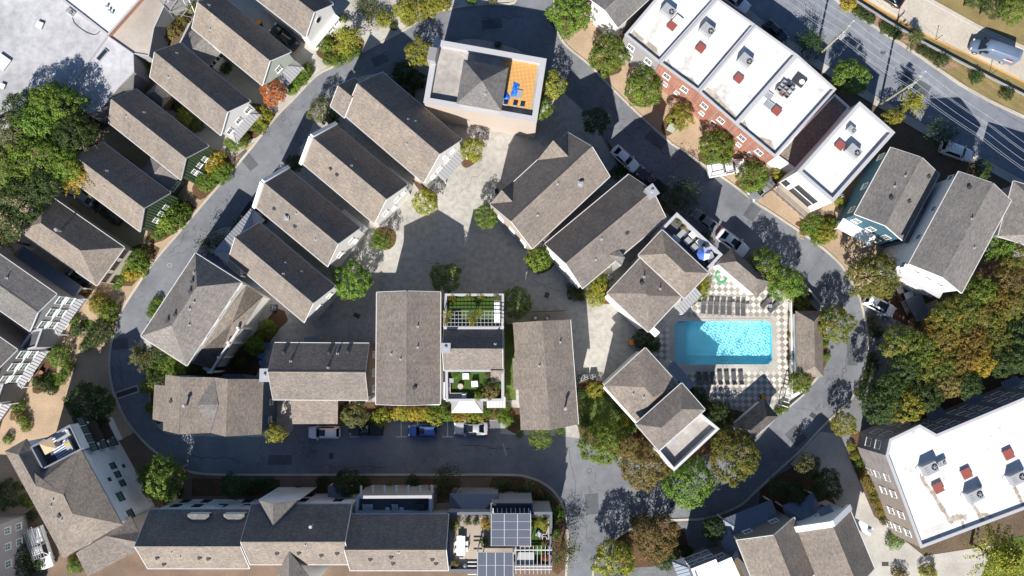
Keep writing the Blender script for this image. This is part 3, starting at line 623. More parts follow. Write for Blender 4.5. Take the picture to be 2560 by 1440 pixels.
def gable(name, label, L, Rg, Q, ze, mat='shingle', wall='white', zr=None, into=None, oh=0.35, rk=0.22, gutter=True, cat='house', group=None, parapet=False, z0=0.0, pitch=None):
    u, v, e, re, mid, hw, zr = fit(L, Rg, Q, ze, zr)
    if pitch: u, v, e, re, mid, hw, zr = fit(L, Rg, Q, ze, ze + hw * math.tan(R(pitch)))
    e = [(2 * e[i] + re[i]) / 3 for i in (0, 1)]
    W = lambda s_, a, z: u * s_ + v * a + UP * z
    c = W((e[0] + e[1]) / 2, mid, 0); h = into or House(name, label, c, cat, group)
    f1 = [W(e[0], mid - hw, ze), W(e[1], mid - hw, ze), W(e[1], mid, zr), W(e[0], mid, zr)]
    f2 = [W(e[0], mid, zr), W(e[1], mid, zr), W(e[1], mid + hw, ze), W(e[0], mid + hw, ze)]
    pre = '' if into is None else 'wing_'
    h.roof([f1, f2], M[mat], 0.2, pre + 'roof')
    pitch = (zr - ze) / hw; sg = 1 if e[1] > e[0] else -1; a0, a1 = e[0] + sg * rk, e[1] - sg * rk; wz = ze + oh * pitch - 0.19
    lp = [W(a0, mid - hw + oh, wz), W(a1, mid - hw + oh, wz), W(a1, mid, zr - 0.19), W(a1, mid + hw - oh, wz), W(a0, mid + hw - oh, wz), W(a0, mid, zr - 0.19)]
    h.walls(lp, M[wall], z0, pre + 'wall')
    g = dict(h=h, u=u, v=v, e=e, mid=mid, hw=hw, ze=ze, zr=zr, E0=(lp[0], lp[4]), E1=(lp[1], lp[3]), SL=(lp[0], lp[1]), SQ=(lp[4], lp[3]), W=W, sg=sg, pitch=pitch)
    if gutter:
        for a in (-1, 1):
            mb = MB(); mb.beam(W(e[0], mid + a * (hw + 0.06), ze - 0.08), W(e[1], mid + a * (hw + 0.06), ze - 0.08), 0.11, 0.12); h.part(mb, 'gutter', M['gutter'])
    for k in (0, 1):
        mb = MB(); s_ = e[k] + (0.03 if (k == 1) == (sg > 0) else -0.03)
        for a in (-1, 1): mb.beam(W(s_, mid + a * hw, ze - 0.12), W(s_, mid, zr - 0.12), 0.05, 0.2, 0, v)
        h.part(mb, 'rake_board', M['trim'] if wall not in ('green', 'brownside') else M['greytrim'])
    mb = MB(); mb.add([W(e[0], mid - 0.16, zr - 0.16 * pitch + 0.03), W(e[1], mid - 0.16, zr - 0.16 * pitch + 0.03), W(e[1], mid, zr + 0.035), W(e[0], mid, zr + 0.035), W(e[1], mid + 0.16, zr - 0.16 * pitch + 0.03), W(e[0], mid + 0.16, zr - 0.16 * pitch + 0.03)], [(0, 1, 2, 3), (3, 2, 4, 5)])
    o = h.part(mb, 'ridge_cap', M[mat]); slope_uv(o.data, Vector(parent_loc(h.root)))
    if parapet:
        mb = MB(); s_ = e[0] - sg * 0.22
        for a in (-1, 1): mb.beam(W(s_, mid + a * (hw + 0.15), ze + 0.05), W(s_, mid, zr + 0.22), 0.5, 0.55, 0, v)
        h.part(mb, 'parapet', M['trim'])
    return g
def hip(name, label, C, rg, ze, mat='shingle', wall='white', zr=None, into=None, oh=0.4, cat='house', group=None, gutter=True, z0=0.0, pmax=40.0):
    """corners A B C D (A-B and D-C the long sides), ridge end 0 by D-A, end 1 by B-C"""
    A, B, Cc, D = C; u, v, e, re, mid, hw, zr = fit((A, B), rg, (D, Cc), ze, zr, pmax)
    W = lambda s_, a, z: u * s_ + v * a + UP * z; sg = 1 if e[1] > e[0] else -1
    h = into or House(name, label, W((e[0] + e[1]) / 2, mid, 0), cat, group); pre = '' if into is None else 'wing_'
    c = [W(e[0], mid - hw, ze), W(e[1], mid - hw, ze), W(e[1], mid + hw, ze), W(e[0], mid + hw, ze)]
    lo, hi = min(e), max(e); re = [min(max(x, lo + 0.3), hi - 0.3) for x in re]
    r0, r1 = W(re[0], mid, zr), W(re[1], mid, zr)
    h.roof([[c[0], c[1], r1, r0], [c[1], c[2], r1], [c[2], c[3], r0, r1], [c[3], c[0], r0]], M[mat], 0.2, pre + 'roof')
    a0, a1 = e[0] + sg * oh, e[1] - sg * oh; b0, b1 = mid - hw + oh, mid + hw - oh; wz = ze - 0.05
    lp = [W(a0, b0, wz), W(a1, b0, wz), W(a1, b1, wz), W(a0, b1, wz)]; h.walls(lp, M[wall], z0, pre + 'wall')
    if gutter:
        for i in range(4):
            a, b = c[i], c[(i + 1) % 4]; n = xy(b - a).normalized(); n = Vector((n.y, -n.x, 0))
            if n.dot(xy((a + b) / 2 - W((e[0] + e[1]) / 2, mid, 0))) < 0: n = -n
            mb = MB(); mb.beam(a + n * 0.06 - UP * 0.08, b + n * 0.06 - UP * 0.08, 0.11, 0.11); h.part(mb, 'gutter', M['gutter'])
    return dict(h=h, u=u, v=v, e=e, mid=mid, hw=hw, ze=ze, zr=zr, E0=(lp[0], lp[3]), E1=(lp[1], lp[2]), SL=(lp[0], lp[1]), SQ=(lp[3], lp[2]), W=W, sg=sg)
def pl_face(pts):
    """planar roof face: three surveyed (x, y, height) points fix the plane, the others lie on it"""
    th = [P(*p) for p in pts if len(p) == 3][:3]; n = (th[1] - th[0]).cross(th[2] - th[0]); O = Vector((0, 0, CAM_H)); out = []
    for p in pts:
        d = ray(p[0], p[1]); k = (th[0] - O).dot(n) / d.dot(n); out.append(O + d * k)
    return out
def inset(loop, d):
    n = len(loop); ar = sum(loop[i].x * loop[(i + 1) % n].y - loop[(i + 1) % n].x * loop[i].y for i in range(n)); sg = 1 if ar > 0 else -1; out = []
    for i in range(n):
        a, b, c = loop[i - 1], loop[i], loop[(i + 1) % n]
        d1 = xy(b - a).normalized(); d2 = xy(c - b).normalized(); n1 = Vector((-d1.y, d1.x, 0)) * sg; n2 = Vector((-d2.y, d2.x, 0)) * sg
        m = n1 + n2; k = m.length
        if k < 0.05: out.append(b + n1 * d); continue
        m.normalize(); out.append(b + m * (d / max(0.3, m.dot(n1))))
    return out
def flatroof(name, label, pts, z, par=0.5, pw=0.3, roof='white_roof', wall='white', cap='greytrim', into=None, cat='house', group=None, z0=0.0, pre=''):
    """flat roof with parapet; pts surveyed at the parapet's top"""
    lp = [PP(p, z + par) if not isinstance(p, Vector) else Vector((p.x, p.y, z + par)) for p in pts]; c = sum((xy(p) for p in lp), Vector()) / len(lp)
    h = into or House(name, label, c, cat, group)
    h.walls([p.copy() for p in lp], M[wall], z0, pre + 'wall'); inn = inset(lp, pw)
    rf = [Vector((p.x, p.y, z)) for p in inset(lp, pw - 0.02)]
    mb = MB(); mb.poly(rf if newell(rf).z > 0 else rf[::-1]); h.part(mb, pre + 'roof', M[roof]); h.roofs.append(rf)
    mb = MB(); n = len(lp); out = inset(lp, -0.05)
    for i in range(n):
        a, b, c_, d = out[i], out[(i + 1) % n], inn[(i + 1) % n], inn[i]; t_ = UP * 0.06
        mb.add([a + t_, b + t_, c_ + t_, d + t_, a - t_, b - t_, Vector((c_.x, c_.y, z - 0.02)), Vector((d.x, d.y, z - 0.02))], [(0, 1, 2, 3), (0, 4, 5, 1), (3, 2, 6, 7)])
    bm_fix(mb); h.part(mb, pre + 'parapet', M[cap]); return dict(h=h, lp=lp, inn=inn, z=z)
def bm_fix(mb): return mb
def crossgable(h, back, front, b1, b2, ze, mat='shingle', wall='white'):
    bk = h.hit(*back); f = P(front[0], front[1], bk.z); p, q = PP(b1, ze), PP(b2, ze)
    h.roof([[bk + UP * 0.02, f, p], [bk + UP * 0.02, q, f]], M[mat], 0.12, 'dormer_roof')
    mb = MB(); mb.poly([p - UP * 0.15, f - UP * 0.15, q - UP * 0.15]); mb.poly([p - UP * 0.15, q - UP * 0.15, Vector((q.x, q.y, 0)), Vector((p.x, p.y, 0))]); h.part(mb, 'dormer_wall', M[wall])
# ================================================================== the buildings
def W3(z, hs=(0.9, 1.3), xs=(-2.0, 0.0, 2.0), w=0.95): return [(x, z, w, hs[1]) for x in xs]
# --- north-west row, gable ends to the lane
g = gable('cottage', 'pale green gable-end cottage with seamed metal porch behind the red-leaved tree', ((477, 69), (656, 212)), ((500, 8), (676, 154)), ((549, -17), (725, 129)), 6.0, 'shingle', 'palegreen', pitch=45)
H1 = g['h']; on_wall(H1, *g['E1'], [(0.2, 4.3, 1.0, 1.3), (-1.9, 0.9, 1.0, 1.5), (1.9, 0.9, 1.0, 1.5)]); porch(H1, *g['E1'], 0.9, 4.2, 1.7, 2.5, 3.2)
H1.vents((523, 14), (526, 74), kind=0)
c_ = gable('', '', ((480, 73), (452, 105)), ((511, 100), (485, 130)), ((554, 130), (522, 163)), 4.4, 'shingle_g', 'white', zr=5.7, into=H1, gutter=False)
on_wall(H1, *c_['SQ'], [(-1.1, 2.7, 0.55, 1.0), (-0.4, 2.7, 0.55, 1.0), (0.4, 2.7, 0.55, 1.0), (1.1, 2.7, 0.55, 1.0)], nx=1, ny=1, m='darkgrey')
g = gable('cottage', 'white gable-end cottage with an oval attic window and a black car alongside', ((620, -18), (762, 92)), ((644, -79), (786, 31)), ((692, -99), (834, 11)), 6.6, 'shingle', 'white', pitch=44); H0 = g['h']; on_wall(H0, *g['E1'], [(x, 0.7, 1.0, 2.0) for x in (-2.2, -0.7, 0.8, 2.3)], g='glass_g')
A, B = g['E1']; mm_ = (xy(A) + xy(B)) / 2; oo = xy(g['u']) * g['sg']; dd_ = xy(B - A).normalized(); m_ = MB()
ring = [mm_ + dd_ * .55 * math.cos(k * .3927) + UP * (6.6 + .75 * math.sin(k * .3927)) for k in range(16)]; m_.add([p + oo * .06 for p in ring] + [p + oo * -.02 for p in ring], [tuple(range(16)), tuple(range(15, -1, -1))] + [(k, (k + 1) % 16, 16 + (k + 1) % 16, 16 + k) for k in range(16)]); ov = m_.build('oval_window', M['trim'], H0.root); m_ = MB(); r2 = [mm_ + (p - mm_ - UP * 6.6) * .78 + UP * 6.6 + oo * .075 for p in ring]; m_.add(r2, [tuple(range(16)), tuple(range(15, -1, -1))]); m_.build('pane', M['glass'], ov)
mb = MB(); mb.beam(xy(A) + oo * .35 + UP * 3.1, xy(B) + oo * .35 + UP * 3.1, .8, .22); H0.part(mb, 'porch_beam', M['trim'])
g = gable('cottage', 'white gable-end cottage with bare front steps next to the pale green cottage', ((372, 190), (552, 338)), ((390, 132), (570, 281)), ((447, 106), (624, 252)), 6.0, 'shingle', 'white', pitch=45)
H2 = g['h']; on_wall(H2, *g['E1'], W3(3.6) + W3(0.9, (1, 1.6))); H2.vents((443, 134), (421, 193)); porch(H2, *g['E1'], 0, 5.6, 1.2, 2.5, 2.9, 'white_roof' if False else 'metal')
hip('', '', ((392, 205), (432, 240), (404, 268), (364, 236)), ((388, 228), (407, 245)), 3.4, 'shingle_g', 'brownside', zr=4.4, into=H2, gutter=False)
g = gable('cottage', 'dark green boarded cottage whose gable stands over the yellow-green shrubs', ((271, 307), (453, 449)), ((277, 249), (462, 392)), ((340, 221), (523, 368)), 5.6, 'shingle', 'green', pitch=45)
H3 = g['h']; on_wall(H3, *g['E1'], [(-1.2, 2.9, 0.8, 1.2), (0.0, 2.9, 0.8, 1.2), (1.2, 2.9, 0.8, 1.2), (-1.2, 0.8, 0.9, 1.5), (1.2, 0.8, 0.9, 1.5)], g='glass_g'); H3.vents((316, 291), (361, 282))
def battens(g, e):
    A, B = g[e]; d = xy(B - A); n = int(d.length / 0.42); o = Vector((d.y, -d.x, 0)).normalized()
    if ((xy(A) + xy(B)) / 2 - xy(g['h'].c)).dot(o) < 0: o = -o
    for k in range(1, n):
        f = k / n; q = xy(A) + d * f + o * 0.02; zt = g['ze'] + (1 - abs(2 * f - 1)) * (g['zr'] - g['ze']) - 0.1
        mb = MB(); mb.box((q.x, q.y, zt / 2), (0.06, 0.06, zt), math.atan2(d.y, d.x)); g['h'].part(mb, 'batten', bat_m)
bat_m = flat('green_batten', (0.04, 0.07, 0.035), 0.7); battens(g, 'E1')
c_ = gable('', '', ((377, 391), (347, 432)), ((415, 420), (382, 459)), ((447, 446), (412, 485)), 4.0, 'shingle_g', 'green', zr=5.2, into=H3, gutter=False); on_wall(H3, *c_['SQ'], [(0, 2.0, 1.8, 1.5)], nx=3, g='glass_g'); H3.vents((365, 441))
g = gable('cottage', 'dark green boarded cottage half under the yellow-tipped conifer', ((170, 442), (345, 576)), ((190, 403), (354, 521)), ((262, 360), (434, 487)), 5.6, 'shingle', 'green', pitch=45)
H4 = g['h']; on_wall(H4, *g['E1'], [(-1.2, 2.9, 0.8, 1.2), (0.0, 2.9, 0.8, 1.2), (1.2, 2.9, 0.8, 1.2), (-1.2, 0.8, 0.9, 1.5)], g='glass_g'); battens(g, 'E1'); H4.vents((268, 428), (261, 468))
g = hip('house', 'hip-roofed cream house with three brown-trimmed windows facing the lane', ((107, 480), (310, 616), (242, 717), (49, 577)), ((101, 559), (201, 626)), 6.0, 'shingle', 'cream')
H5 = g['h']; on_wall(H5, *g['E1'], [(x, 3.7, 1.3, 1.4) for x in (-2.1, 0, 2.1)] + [(x, 0.9, 1.2, 1.5) for x in (-2.1, 2.1)], m='browntrim'); on_wall(H5, *g['SL'], [(x, 3.6, 1.0, 1.3) for x in (-4, -1, 2, 4.6)], m='browntrim'); H5.vents((152, 577), kind=2)
# --- tall grey houses on the western edge
for i, (wl_, lb) in enumerate((('greyside', 'light grey three-storey house with two rows of white windows above a seamed awning'), ('dkgrey', 'dark grey three-storey house with two rows of white windows above a seamed awning'), ('dkgrey', 'grey house of which only the seamed awning corner shows past the sandy drive'))):
    sx, sy = -98.0 * i, 139.0 * i; S = lambda *p: tuple((a + sx, b + sy) for a, b in p)
    g = gable('townhouse', lb, S((-90, 716), (77, 827)), S((-70, 660), (99, 779)), S((-34, 610), (136, 735)), 9.0, 'shingle_g', wl_)
    h = g['h']; on_wall(h, *g['E1'], [(x, 5.9, 1.3, 1.6) for x in (-2.1, 0, 2.1)] + [(x, 3.5, 1.2, 1.5) for x in (-2.1, 0, 2.1)] + [(x, 0.6, 1.2, 1.6) for x in (-2.1, 2.1)], g='glass_g' if i < 2 else 'glass')
    A, B = g['E1']; mb = MB(); d = xy(B - A).normalized(); o = xy(g['u']) * g['sg']; mb.beam(xy(A) + o * 0.05 + UP * 5.45, xy(B) + o * 0.05 + UP * 5.45, 0.14, 0.2); h.part(mb, 'band', M['trim'])
    porch(h, *g['E1'], 0, 6.6, 1.0, 2.7, 3.3, 'metal')
    if i == 0: porch(h, *g['SQ'], 0, 11.0, 1.7, 3.0, 3.8, 'metal_d', hipped=False); h.vents((17, 695))
    if i < 2:
        pts = [PP(p, 6.4) for p in S((78, 826), (104, 822), (88, 868), (40, 882))]
        flatroof('', '', pts, 6.0, 0.2, 0.2, 'deck_dark', wl_, 'greytrim', into=h, pre='link_')
# --- white house with the roof terrace, south-west corner
ZE, ZR = 11.0, 13.2; q = lambda *p: zz(0, 1020, 3.43, *p)
(nw, ne_w, nt, ne, se, sw, rw0, rw1, r0, r1) = q((40, 370), (225, 265), (368, 518), (692, 350), (1047, 997), (545, 1290), (160, 400), (306, 668), (545, 745), (622, 908))
H9 = House('house', 'large white house with grey hip roof and a blue-striped rug on its roof terrace', P(160, 1260, 0))
V = lambda p, z: (p[0], p[1], z)
H9.roof([pl_face([V(ne, ZE), V(se, ZE), V(r1, ZR), r0]), pl_face([V(se, ZE), V(sw, ZE), V(r1, ZR)]), pl_face([V(sw, ZE), V(nw, ZE), V(r0, ZR), rw1, r1] if False else [V(sw, ZE), V(nw, ZE), V(r0, ZR)]), pl_face([V(sw, ZE), V(r0, ZR), V(r1, ZR)]), pl_face([V(nw, ZE), V(rw1, ZE + 1.7), V(r0, ZR)]), pl_face([V(nw, ZE), V(rw0, ZE + 1.2), V(rw1, ZE + 1.7)]), pl_face([V(ne, ZE), V(r0, ZR), V(rw1, ZE + 1.7)]), pl_face([V(ne, ZE), V(rw1, ZE + 1.7), V(nt, ZE)]), pl_face([V(nt, ZE), V(rw1, ZE + 1.7), V(rw0, ZE + 1.2), ]), pl_face([V(nt, ZE), V(rw0, ZE + 1.2), V(ne_w, ZE)]), pl_face([V(ne_w, ZE), V(rw0, ZE + 1.2), V(nw, ZE)])], M['shingle'])
top = inset([PP(p, ZE - 0.1) for p in (ne, se, sw, nw, ne_w, nt)], 0.25); H9.walls(top, M['stucco'])
tc = [PP(p, 11.4) for p in q((266, 335), (600, 143), (700, 352), (368, 525))]
tf = flatroof('', '', tc, 10.2, 1.2, 0.14, 'deck_dark', 'stucco', 'slate_wall', into=H9, pre='terrace_')
A, B = top[0], top[1]; on_wall(H9, A, B, [(-2.3, 4.6, 0.95, 1.3), (-0.9, 4.6, 0.95, 1.3), (0.5, 4.6, 0.95, 1.3), (-0.6, 7.6, 0.5, 0.5), (2.2, 6.8, 1.3, 1.4), (5.0, 6.6, 1.3, 1.4), (-1.8, 2.4, 0.5, 0.5)], m='darkgrey', g='glass_g')
on_wall(H9, tc[1], tc[2], [(x, z, 1.15, 1.7) for z in (7.6, 4.9, 2.2) for x in (-2.0, -0.7, 0.6, 1.9)], m='darkgrey', g='glass_g')
for z_ in (7.3, 4.6):
    a_, b_ = xy(tc[1]), xy(tc[2]); d_ = (b_ - a_).normalized(); o_ = Vector((d_.y, -d_.x, 0)); o_ = o_ if o_.dot((a_ + b_) / 2 - xy(H9.c)) > 0 else -o_; m_ = (a_ + b_) / 2 + o_ * .6; mb = MB(); mb.box((m_.x, m_.y, z_), ((b_ - a_).length * .8, 1.2, .16), math.atan2(d_.y, d_.x)); H9.part(mb, 'balcony', M['browntrim'])
H9.vents((134, 1250), (128, 1265), (155, 1300)); H9.vents((149, 1289), kind=1)
lw = zz(0, 1020, 3.43, (650, 1245), (1120, 925), (1192, 1062), (1185, 1222), (752, 1445))
z1 = 8.8; rg = zz(0, 1020, 3.43, (910, 1098), (1165, 1148))
H9.roof([pl_face([V(lw[0], z1), V(lw[4], z1), V(rg[1], z1 + 1.5), rg[0]] if False else [V(lw[0], z1), V(lw[4], z1), V(rg[0], z1 + 1.5)]), pl_face([V(lw[4], z1), V(lw[3], z1 + .4), V(rg[0], z1 + 1.5)]), pl_face([V(lw[3], z1 + .4), V(rg[1], z1 + 1.2), V(rg[0], z1 + 1.5)]), pl_face([V(rg[1], z1 + 1.2), V(lw[2], z1 + .4), V(rg[0], z1 + 1.5)]), pl_face([V(lw[2], z1 + .4), V(lw[1], z1), V(rg[0], z1 + 1.5)]), pl_face([V(lw[1], z1), V(lw[0], z1), V(rg[0], z1 + 1.5)])], M['shingle'], 0.2, 'wing_roof')
H9.walls(inset([PP(p, z1 - 0.1) for p in lw], 0.3), M['tanwall'], 0, 'wing_wall')
# grey house beyond it
b0, b1 = P(68, 1287, 0), P(78, 1580, 0)
g = flatroof('house', 'grey sided house beside the white ladder van', [b0, b1, b1 - Vector((14, 0, 0)), b0 - Vector((14, -0.6, 0))], 7.0, 0.25, 0.3, 'deck_dark', 'greyside'); on_wall(g['h'], b0, b1, [(x, z, 1.0, 1.3) for x in (-7.2, -5.0, -2.6) for z in (4.2, 1.6)], g='glass_g')
# --- long row along the southern side of the lane
q = lambda *p: zz(330, 1190, 5.76, *p)
g = gable('terrace_house', 'slate-shadowed end house of the row with two small eyebrow dormers', ((370, 1274), (618, 1274)), ((338, 1361), (600, 1362)), ((371, 1421), (632, 1421)), 9.2, 'shingle', 'stucco', zr=13.2)
HA = g['h']; on_wall(HA, *g['SL'], [(x, 4.4, 1.2, 1.5) for x in (-5, -2, 1.5, 5)] + [(x, 1, 1.2, 1.7) for x in (-5, -2, 4)], m='darkgrey'); HA.vents((430, 1381), (452, 1392)); HA.vents((394, 1394), (411, 1410), (500, 1394), (522, 1396), kind=1)
for x0, x1 in ((469, 523), (559, 611)):                  # eyebrow dormers
    a, b = P(x0, 1285, 10.7), P(x1, 1285, 10.7); c, d = HA.hit(x0 + 18, 1308), HA.hit(x1 - 18, 1308); e, f = HA.hit(x0, 1297), HA.hit(x1, 1297)
    HA.roof([[a, b, d, c], [e, a, c], [b, f, d]], M['shingle_g'], 0.15, 'dormer_roof'); mb = MB(); mb.poly([a - UP * .1, b - UP * .1, Vector((b.x, b.y, 5)), Vector((a.x, a.y, 5))]); HA.part(mb, 'dormer_wall', M['stucco'])
g = gable('terrace_house', 'tallest house of the row with a pointed cross gable and round chimney cowl', ((626, 1261), (884, 1261)), ((600, 1352), (868, 1353)), ((629, 1411), (866, 1411)), 9.8, 'shingle', 'stucco', zr=13.9)
HB = g['h']; on_wall(HB, *g['SL'], [(x, z, 1.2, 1.5) for x in (-4, -1, 4) for z in (1, 4.6)], m='darkgrey')
crossgable(HB, (683, 1319), (682, 1259), (644, 1250), (749, 1250), 9.8, 'shingle_g', 'stucco'); crossgable(HB, (723, 1378), (722, 1445), (684, 1460), (788, 1460), 9.2, 'shingle_g')
HB.vents((782, 1312), kind=2); HB.vents((764, 1362)); HB.vents((693, 1383), (748, 1382), (804, 1388), (843, 1383), kind=1); porch(HB, *g['SL'], 3.6, 3.4, 1.6, 2.6, 3.2, 'metal_d')
g = gable('terrace_house', 'low end house of the row with a dark sunken roof balcony', ((884, 1286), (1120, 1286)), ((857, 1371), (1117, 1371)), ((872, 1426), (1121, 1426)), 9.5, 'shingle', 'greyside', zr=13.5)
HC = g['h']; HC.vents((997, 1381)); HC.vents((926, 1398), (978, 1392), (983, 1408), (1081, 1398), (1090, 1408), kind=1)
bal = [P(*p, 8.6) for p in ((892, 1240), (1079, 1239), (1078, 1284), (888, 1284))]
flatroof('', '', bal, 7.7, 0.9, 0.35, 'deck_dark', 'greyside', 'greytrim', into=HC, pre='balcony_'); mb = MB()
A, B = bal[0], bal[1]
for k in range(7):
    p = A + (B - A) * ((k + 0.1) / 6.2); mb = MB(); mb.box((p.x, p.y + 0.5, 6.4), (0.25, 1.0, 0.3)); HC.part(mb, 'bracket', M['trim'])
# --- roof-garden house at the end of the row
q = lambda *p: zz(1100, 1220, 6.544, *p); T0 = 8.0
oc = [PP(p, T0 + 0.9) for p in q((125, 400), (1830, 395), (1832, 1290), (1210, 1290), (1205, 1500), (600, 1500), (595, 1365), (135, 1365))]
HD = flatroof('house', 'slate-blue house with a planted roof garden, glass canopy and white pergola', oc, T0, 0.9, 0.3, 'wood', 'slate_wall', 'slate_wall')['h']
def seamed_hip(h, pts, zl, zh, rg, mat='metal_d'):
    c = [PP(p, zl) for p in pts]; r_ = [PP(p, zh) for p in rg]; ro = h.roof([[c[0], c[1], r_[1], r_[0]], [c[1], c[2], r_[1]], [c[3], c[0], r_[0]], [c[2], c[3], r_[0], r_[1]]], M[mat], 0.12, 'porch_roof')
    mb = MB(); n = 12
    for k in range(1, n):
        a = c[0].lerp(c[1], k / n); f = min(1.0, k / n / 0.27, (1 - k / n) / 0.27); b = c[3].lerp(c[2], k / n); top = a + (xy(r_[0]) - xy(c[0])).project(xy(c[3]) - xy(c[0])) * f + UP * (zh - zl) * f
        mb.beam(a + UP * .03, top + UP * .03, .04, .07)
    mb.build('roof_seams', M[mat], ro); H_w = inset([p - UP * 0.1 for p in c], 0.15); h.walls(H_w, M['slate_wall'], 0, 'bay_wall')
seamed_hip(HD, q((155, 95), (962, 95), (962, 420), (155, 420)), 5.8, 7.0, q((420, 400), (690, 400)))
# --- four long white gables west of the court
gA = gable('house', 'long white gable house with stepped roof end and metal porch on the court', ((857, 285), (1060, 457)), ((894, 214), (1097, 386)), ((957, 180), (1154, 350)), 6.9, 'shingle', 'white', pitch=47); hA = gA['h']
gable('', '', ((826, 265), (860, 293)), ((845, 215), (884, 246)), ((886, 194), (920, 222)), 6.85, 'shingle', 'white', pitch=47, into=hA)
on_wall(hA, *gA['E1'], [(0.6, 6.9, 0.6, 0.6), (2.2, 5.2, 0.9, 1.0), (-0.9, 3.7, 1.0, 1.3), (0.8, 3.7, 0.9, 1.2), (-2.3, 3.6, 0.8, 1.2), (-2.2, 1.4, 0.8, 0.9)]); porch(hA, *gA['E1'], 1.0, 5.2, 1.5, 2.5, 2.9, 'metal', hipped=False); hA.vents((1020, 299), (1039, 304), (1017, 360))
gB = gable('house', 'long white gable house with a brown bed beside its court end', ((757, 410), (937, 559)), ((786, 345), (965, 499)), ((840, 312), (1017, 462)), 6.9, 'shingle', 'white', pitch=47, parapet=True); hB = gB['h']
on_wall(hB, *gB['E1'], [(-1.4, 4.4, 1.0, 1.3), (1.2, 4.4, 1.0, 1.3), (0.0, 2.6, 0.8, 0.9), (2.4, 4.0, 0.8, 0.9)]); hB.vents((879, 415), (889, 399)); hB.vents((827, 422), (843, 437), kind=1); porch(hB, *gB['SQ'], 4.4, 4.6, 1.0, 2.9, 3.3, 'metal', hipped=False, posts=False)
gC = gable('house', 'long white gable house with the square flue box on its sunny slope', ((641, 519), (820, 666)), ((661, 459), (845, 609)), ((722, 422), (900, 570)), 6.9, 'shingle', 'white', pitch=47, parapet=True); hC = gC['h']
on_wall(hC, *gC['E1'], [(-1.3, 4.4, 1.0, 1.3), (1.3, 4.4, 1.0, 1.3), (-0.6, 2.4, 0.8, 0.9), (1.6, 2.4, 0.8, 0.9)]); hC.vents((741, 534), (789, 599)); hC.vents((686, 522), (738, 566), kind=1); hC.chimney(716, 545, 0.55, 0.55, 0.7, 'galv', zbase=7); porch(hC, *gC['SQ'], 4.4, 4.6, 1.0, 2.9, 3.3, 'metal', hipped=False, posts=False)
gD = gable('house', 'long white gable house with fan-shaped metal roofs at its lane corner', ((577, 652), (761, 805)), ((587, 590), (782, 757)), ((644, 552), (838, 718)), 6.9, 'shingle', 'white', pitch=47); hD = gD['h']
on_wall(hD, *gD['E1'], [(-0.6, 4.2, 1.0, 1.3), (1.6, 4.2, 0.9, 1.2), (0.5, 2.4, 0.8, 0.9)]); hD.vents((714, 657), (708, 685), (755, 679)); porch(hD, *gD['E0'], 0, 8.2, 2.7, 6.3, 7.0, 'metal'); porch(hD, *gD['SL'], -6.2, 3.4, 1.5, 5.6, 6.3, 'metal')
# --- hip-roofed house on the western bend with a lower side roof
q = lambda *p: zz(340, 610, 4.5, *p)
N_, E_, S_, W_, wS, wE = q((675, 98), (1175, 437), (570, 1375), (55, 1030), (440, 945), (715, 500))
g = hip('house', 'big hip-roofed house on the lane bend with a lower brown roof and balcony behind', (N_, W_, S_, E_), (wE, wS), 9.4, 'shingle_g', 'white', zr=12.2); hE = g['h']
lo = q((1245, 470), (1428, 590), (885, 1415), (585, 1330)); z1 = 5.4
hE.roof([pl_face([V(lo[1], z1), V(lo[2], z1), V(lo[0], z1 + 1.1), lo[3]])], M['shingle'], 0.2, 'lower_roof'); hE.walls(inset([PP(p, z1 - 0.1) for p in lo], 0.3), M['white'], 0, 'lower_wall')
A, B = P(*lo[1], 0), P(*lo[2], 0); d = xy(B - A).normalized(); o = Vector((-d.y, d.x, 0)); o = o if o.dot(xy(A - hE.c)) > 0 else -o
mb = MB(); mid = A.lerp(B, 0.66) + o * 0.75; mb.box((mid.x, mid.y, 5.2), ((B - A).length * 0.62, 1.5, 0.16), math.atan2(d.y, d.x)); hE.part(mb, 'balcony', M['greytrim'])
for k in range(4):
    p = A.lerp(B, 0.38 + 0.19 * k) + o * 1.3; mb = MB(); mb.box((p.x, p.y, 3.2), (0.28, 0.28, 6.4)); hE.part(mb, 'post', M['trim'])
mb = MB(); a, b = A.lerp(B, 0.38) + o * 1.4, A.lerp(B, 0.95) + o * 1.4
for z in (5.5, 5.8, 6.1, 6.35): mb.beam(a + UP * z, b + UP * z, 0.05, 0.05)
hE.part(mb, 'railing', M['trim']); on_wall(hE, *g['SQ'], [(x, 8.0, 1.2, 1.0) for x in (-6, -3, 0, 3)])
hE.vents((486, 682), (474, 772), (474, 812), (486, 755)); hE.vents((481, 704), (476, 728), (438, 787), (420, 801), kind=1); porch(hE, *g['E0'], 0, 9.5, 0.9, 3.2, 3.6, 'metal_d', hipped=False, posts=False)
# --- blue house with the double ridge
q = lambda *p: zz(370, 910, 7.111, *p); z0_, za, zv, zb = 7.8, 10.1, 8.9, 10.8
wt, wt2, bo1, bo2, wb2, wb = q((310, 190), (300, 388), (112, 368), (80, 985), (270, 1032), (265, 1182)); r1t, r1b, vt, vb, r2t, r2b, et, eb, cl, cr = q((590, 228), (550, 1250), (1178, 240), (1108, 1225), (1420, 270), (1380, 1290), (2056, 268), (2020, 1252), (872, 725), (1250, 725))
hF = House('house', 'blue sided house with two parallel ridges and a small valley roof between', P(520, 1012, 0))
f_w = pl_face([V(wt, z0_), V(r1t, za), V(r1b, za), wb, wb2, bo2, bo1, wt2]); f_e = pl_face([V(r2t, zb), V(et, z0_), V(eb, z0_), r2b]); f_m1 = pl_face([V(r1t, za), V(vt, zv), V(vb, zv), r1b]); f_m2 = pl_face([V(vt, zv), V(r2t, zb), V(r2b, zb), vb])
f_m1[1] = f_m2[0].copy(); f_m1[2] = f_m2[3].copy()
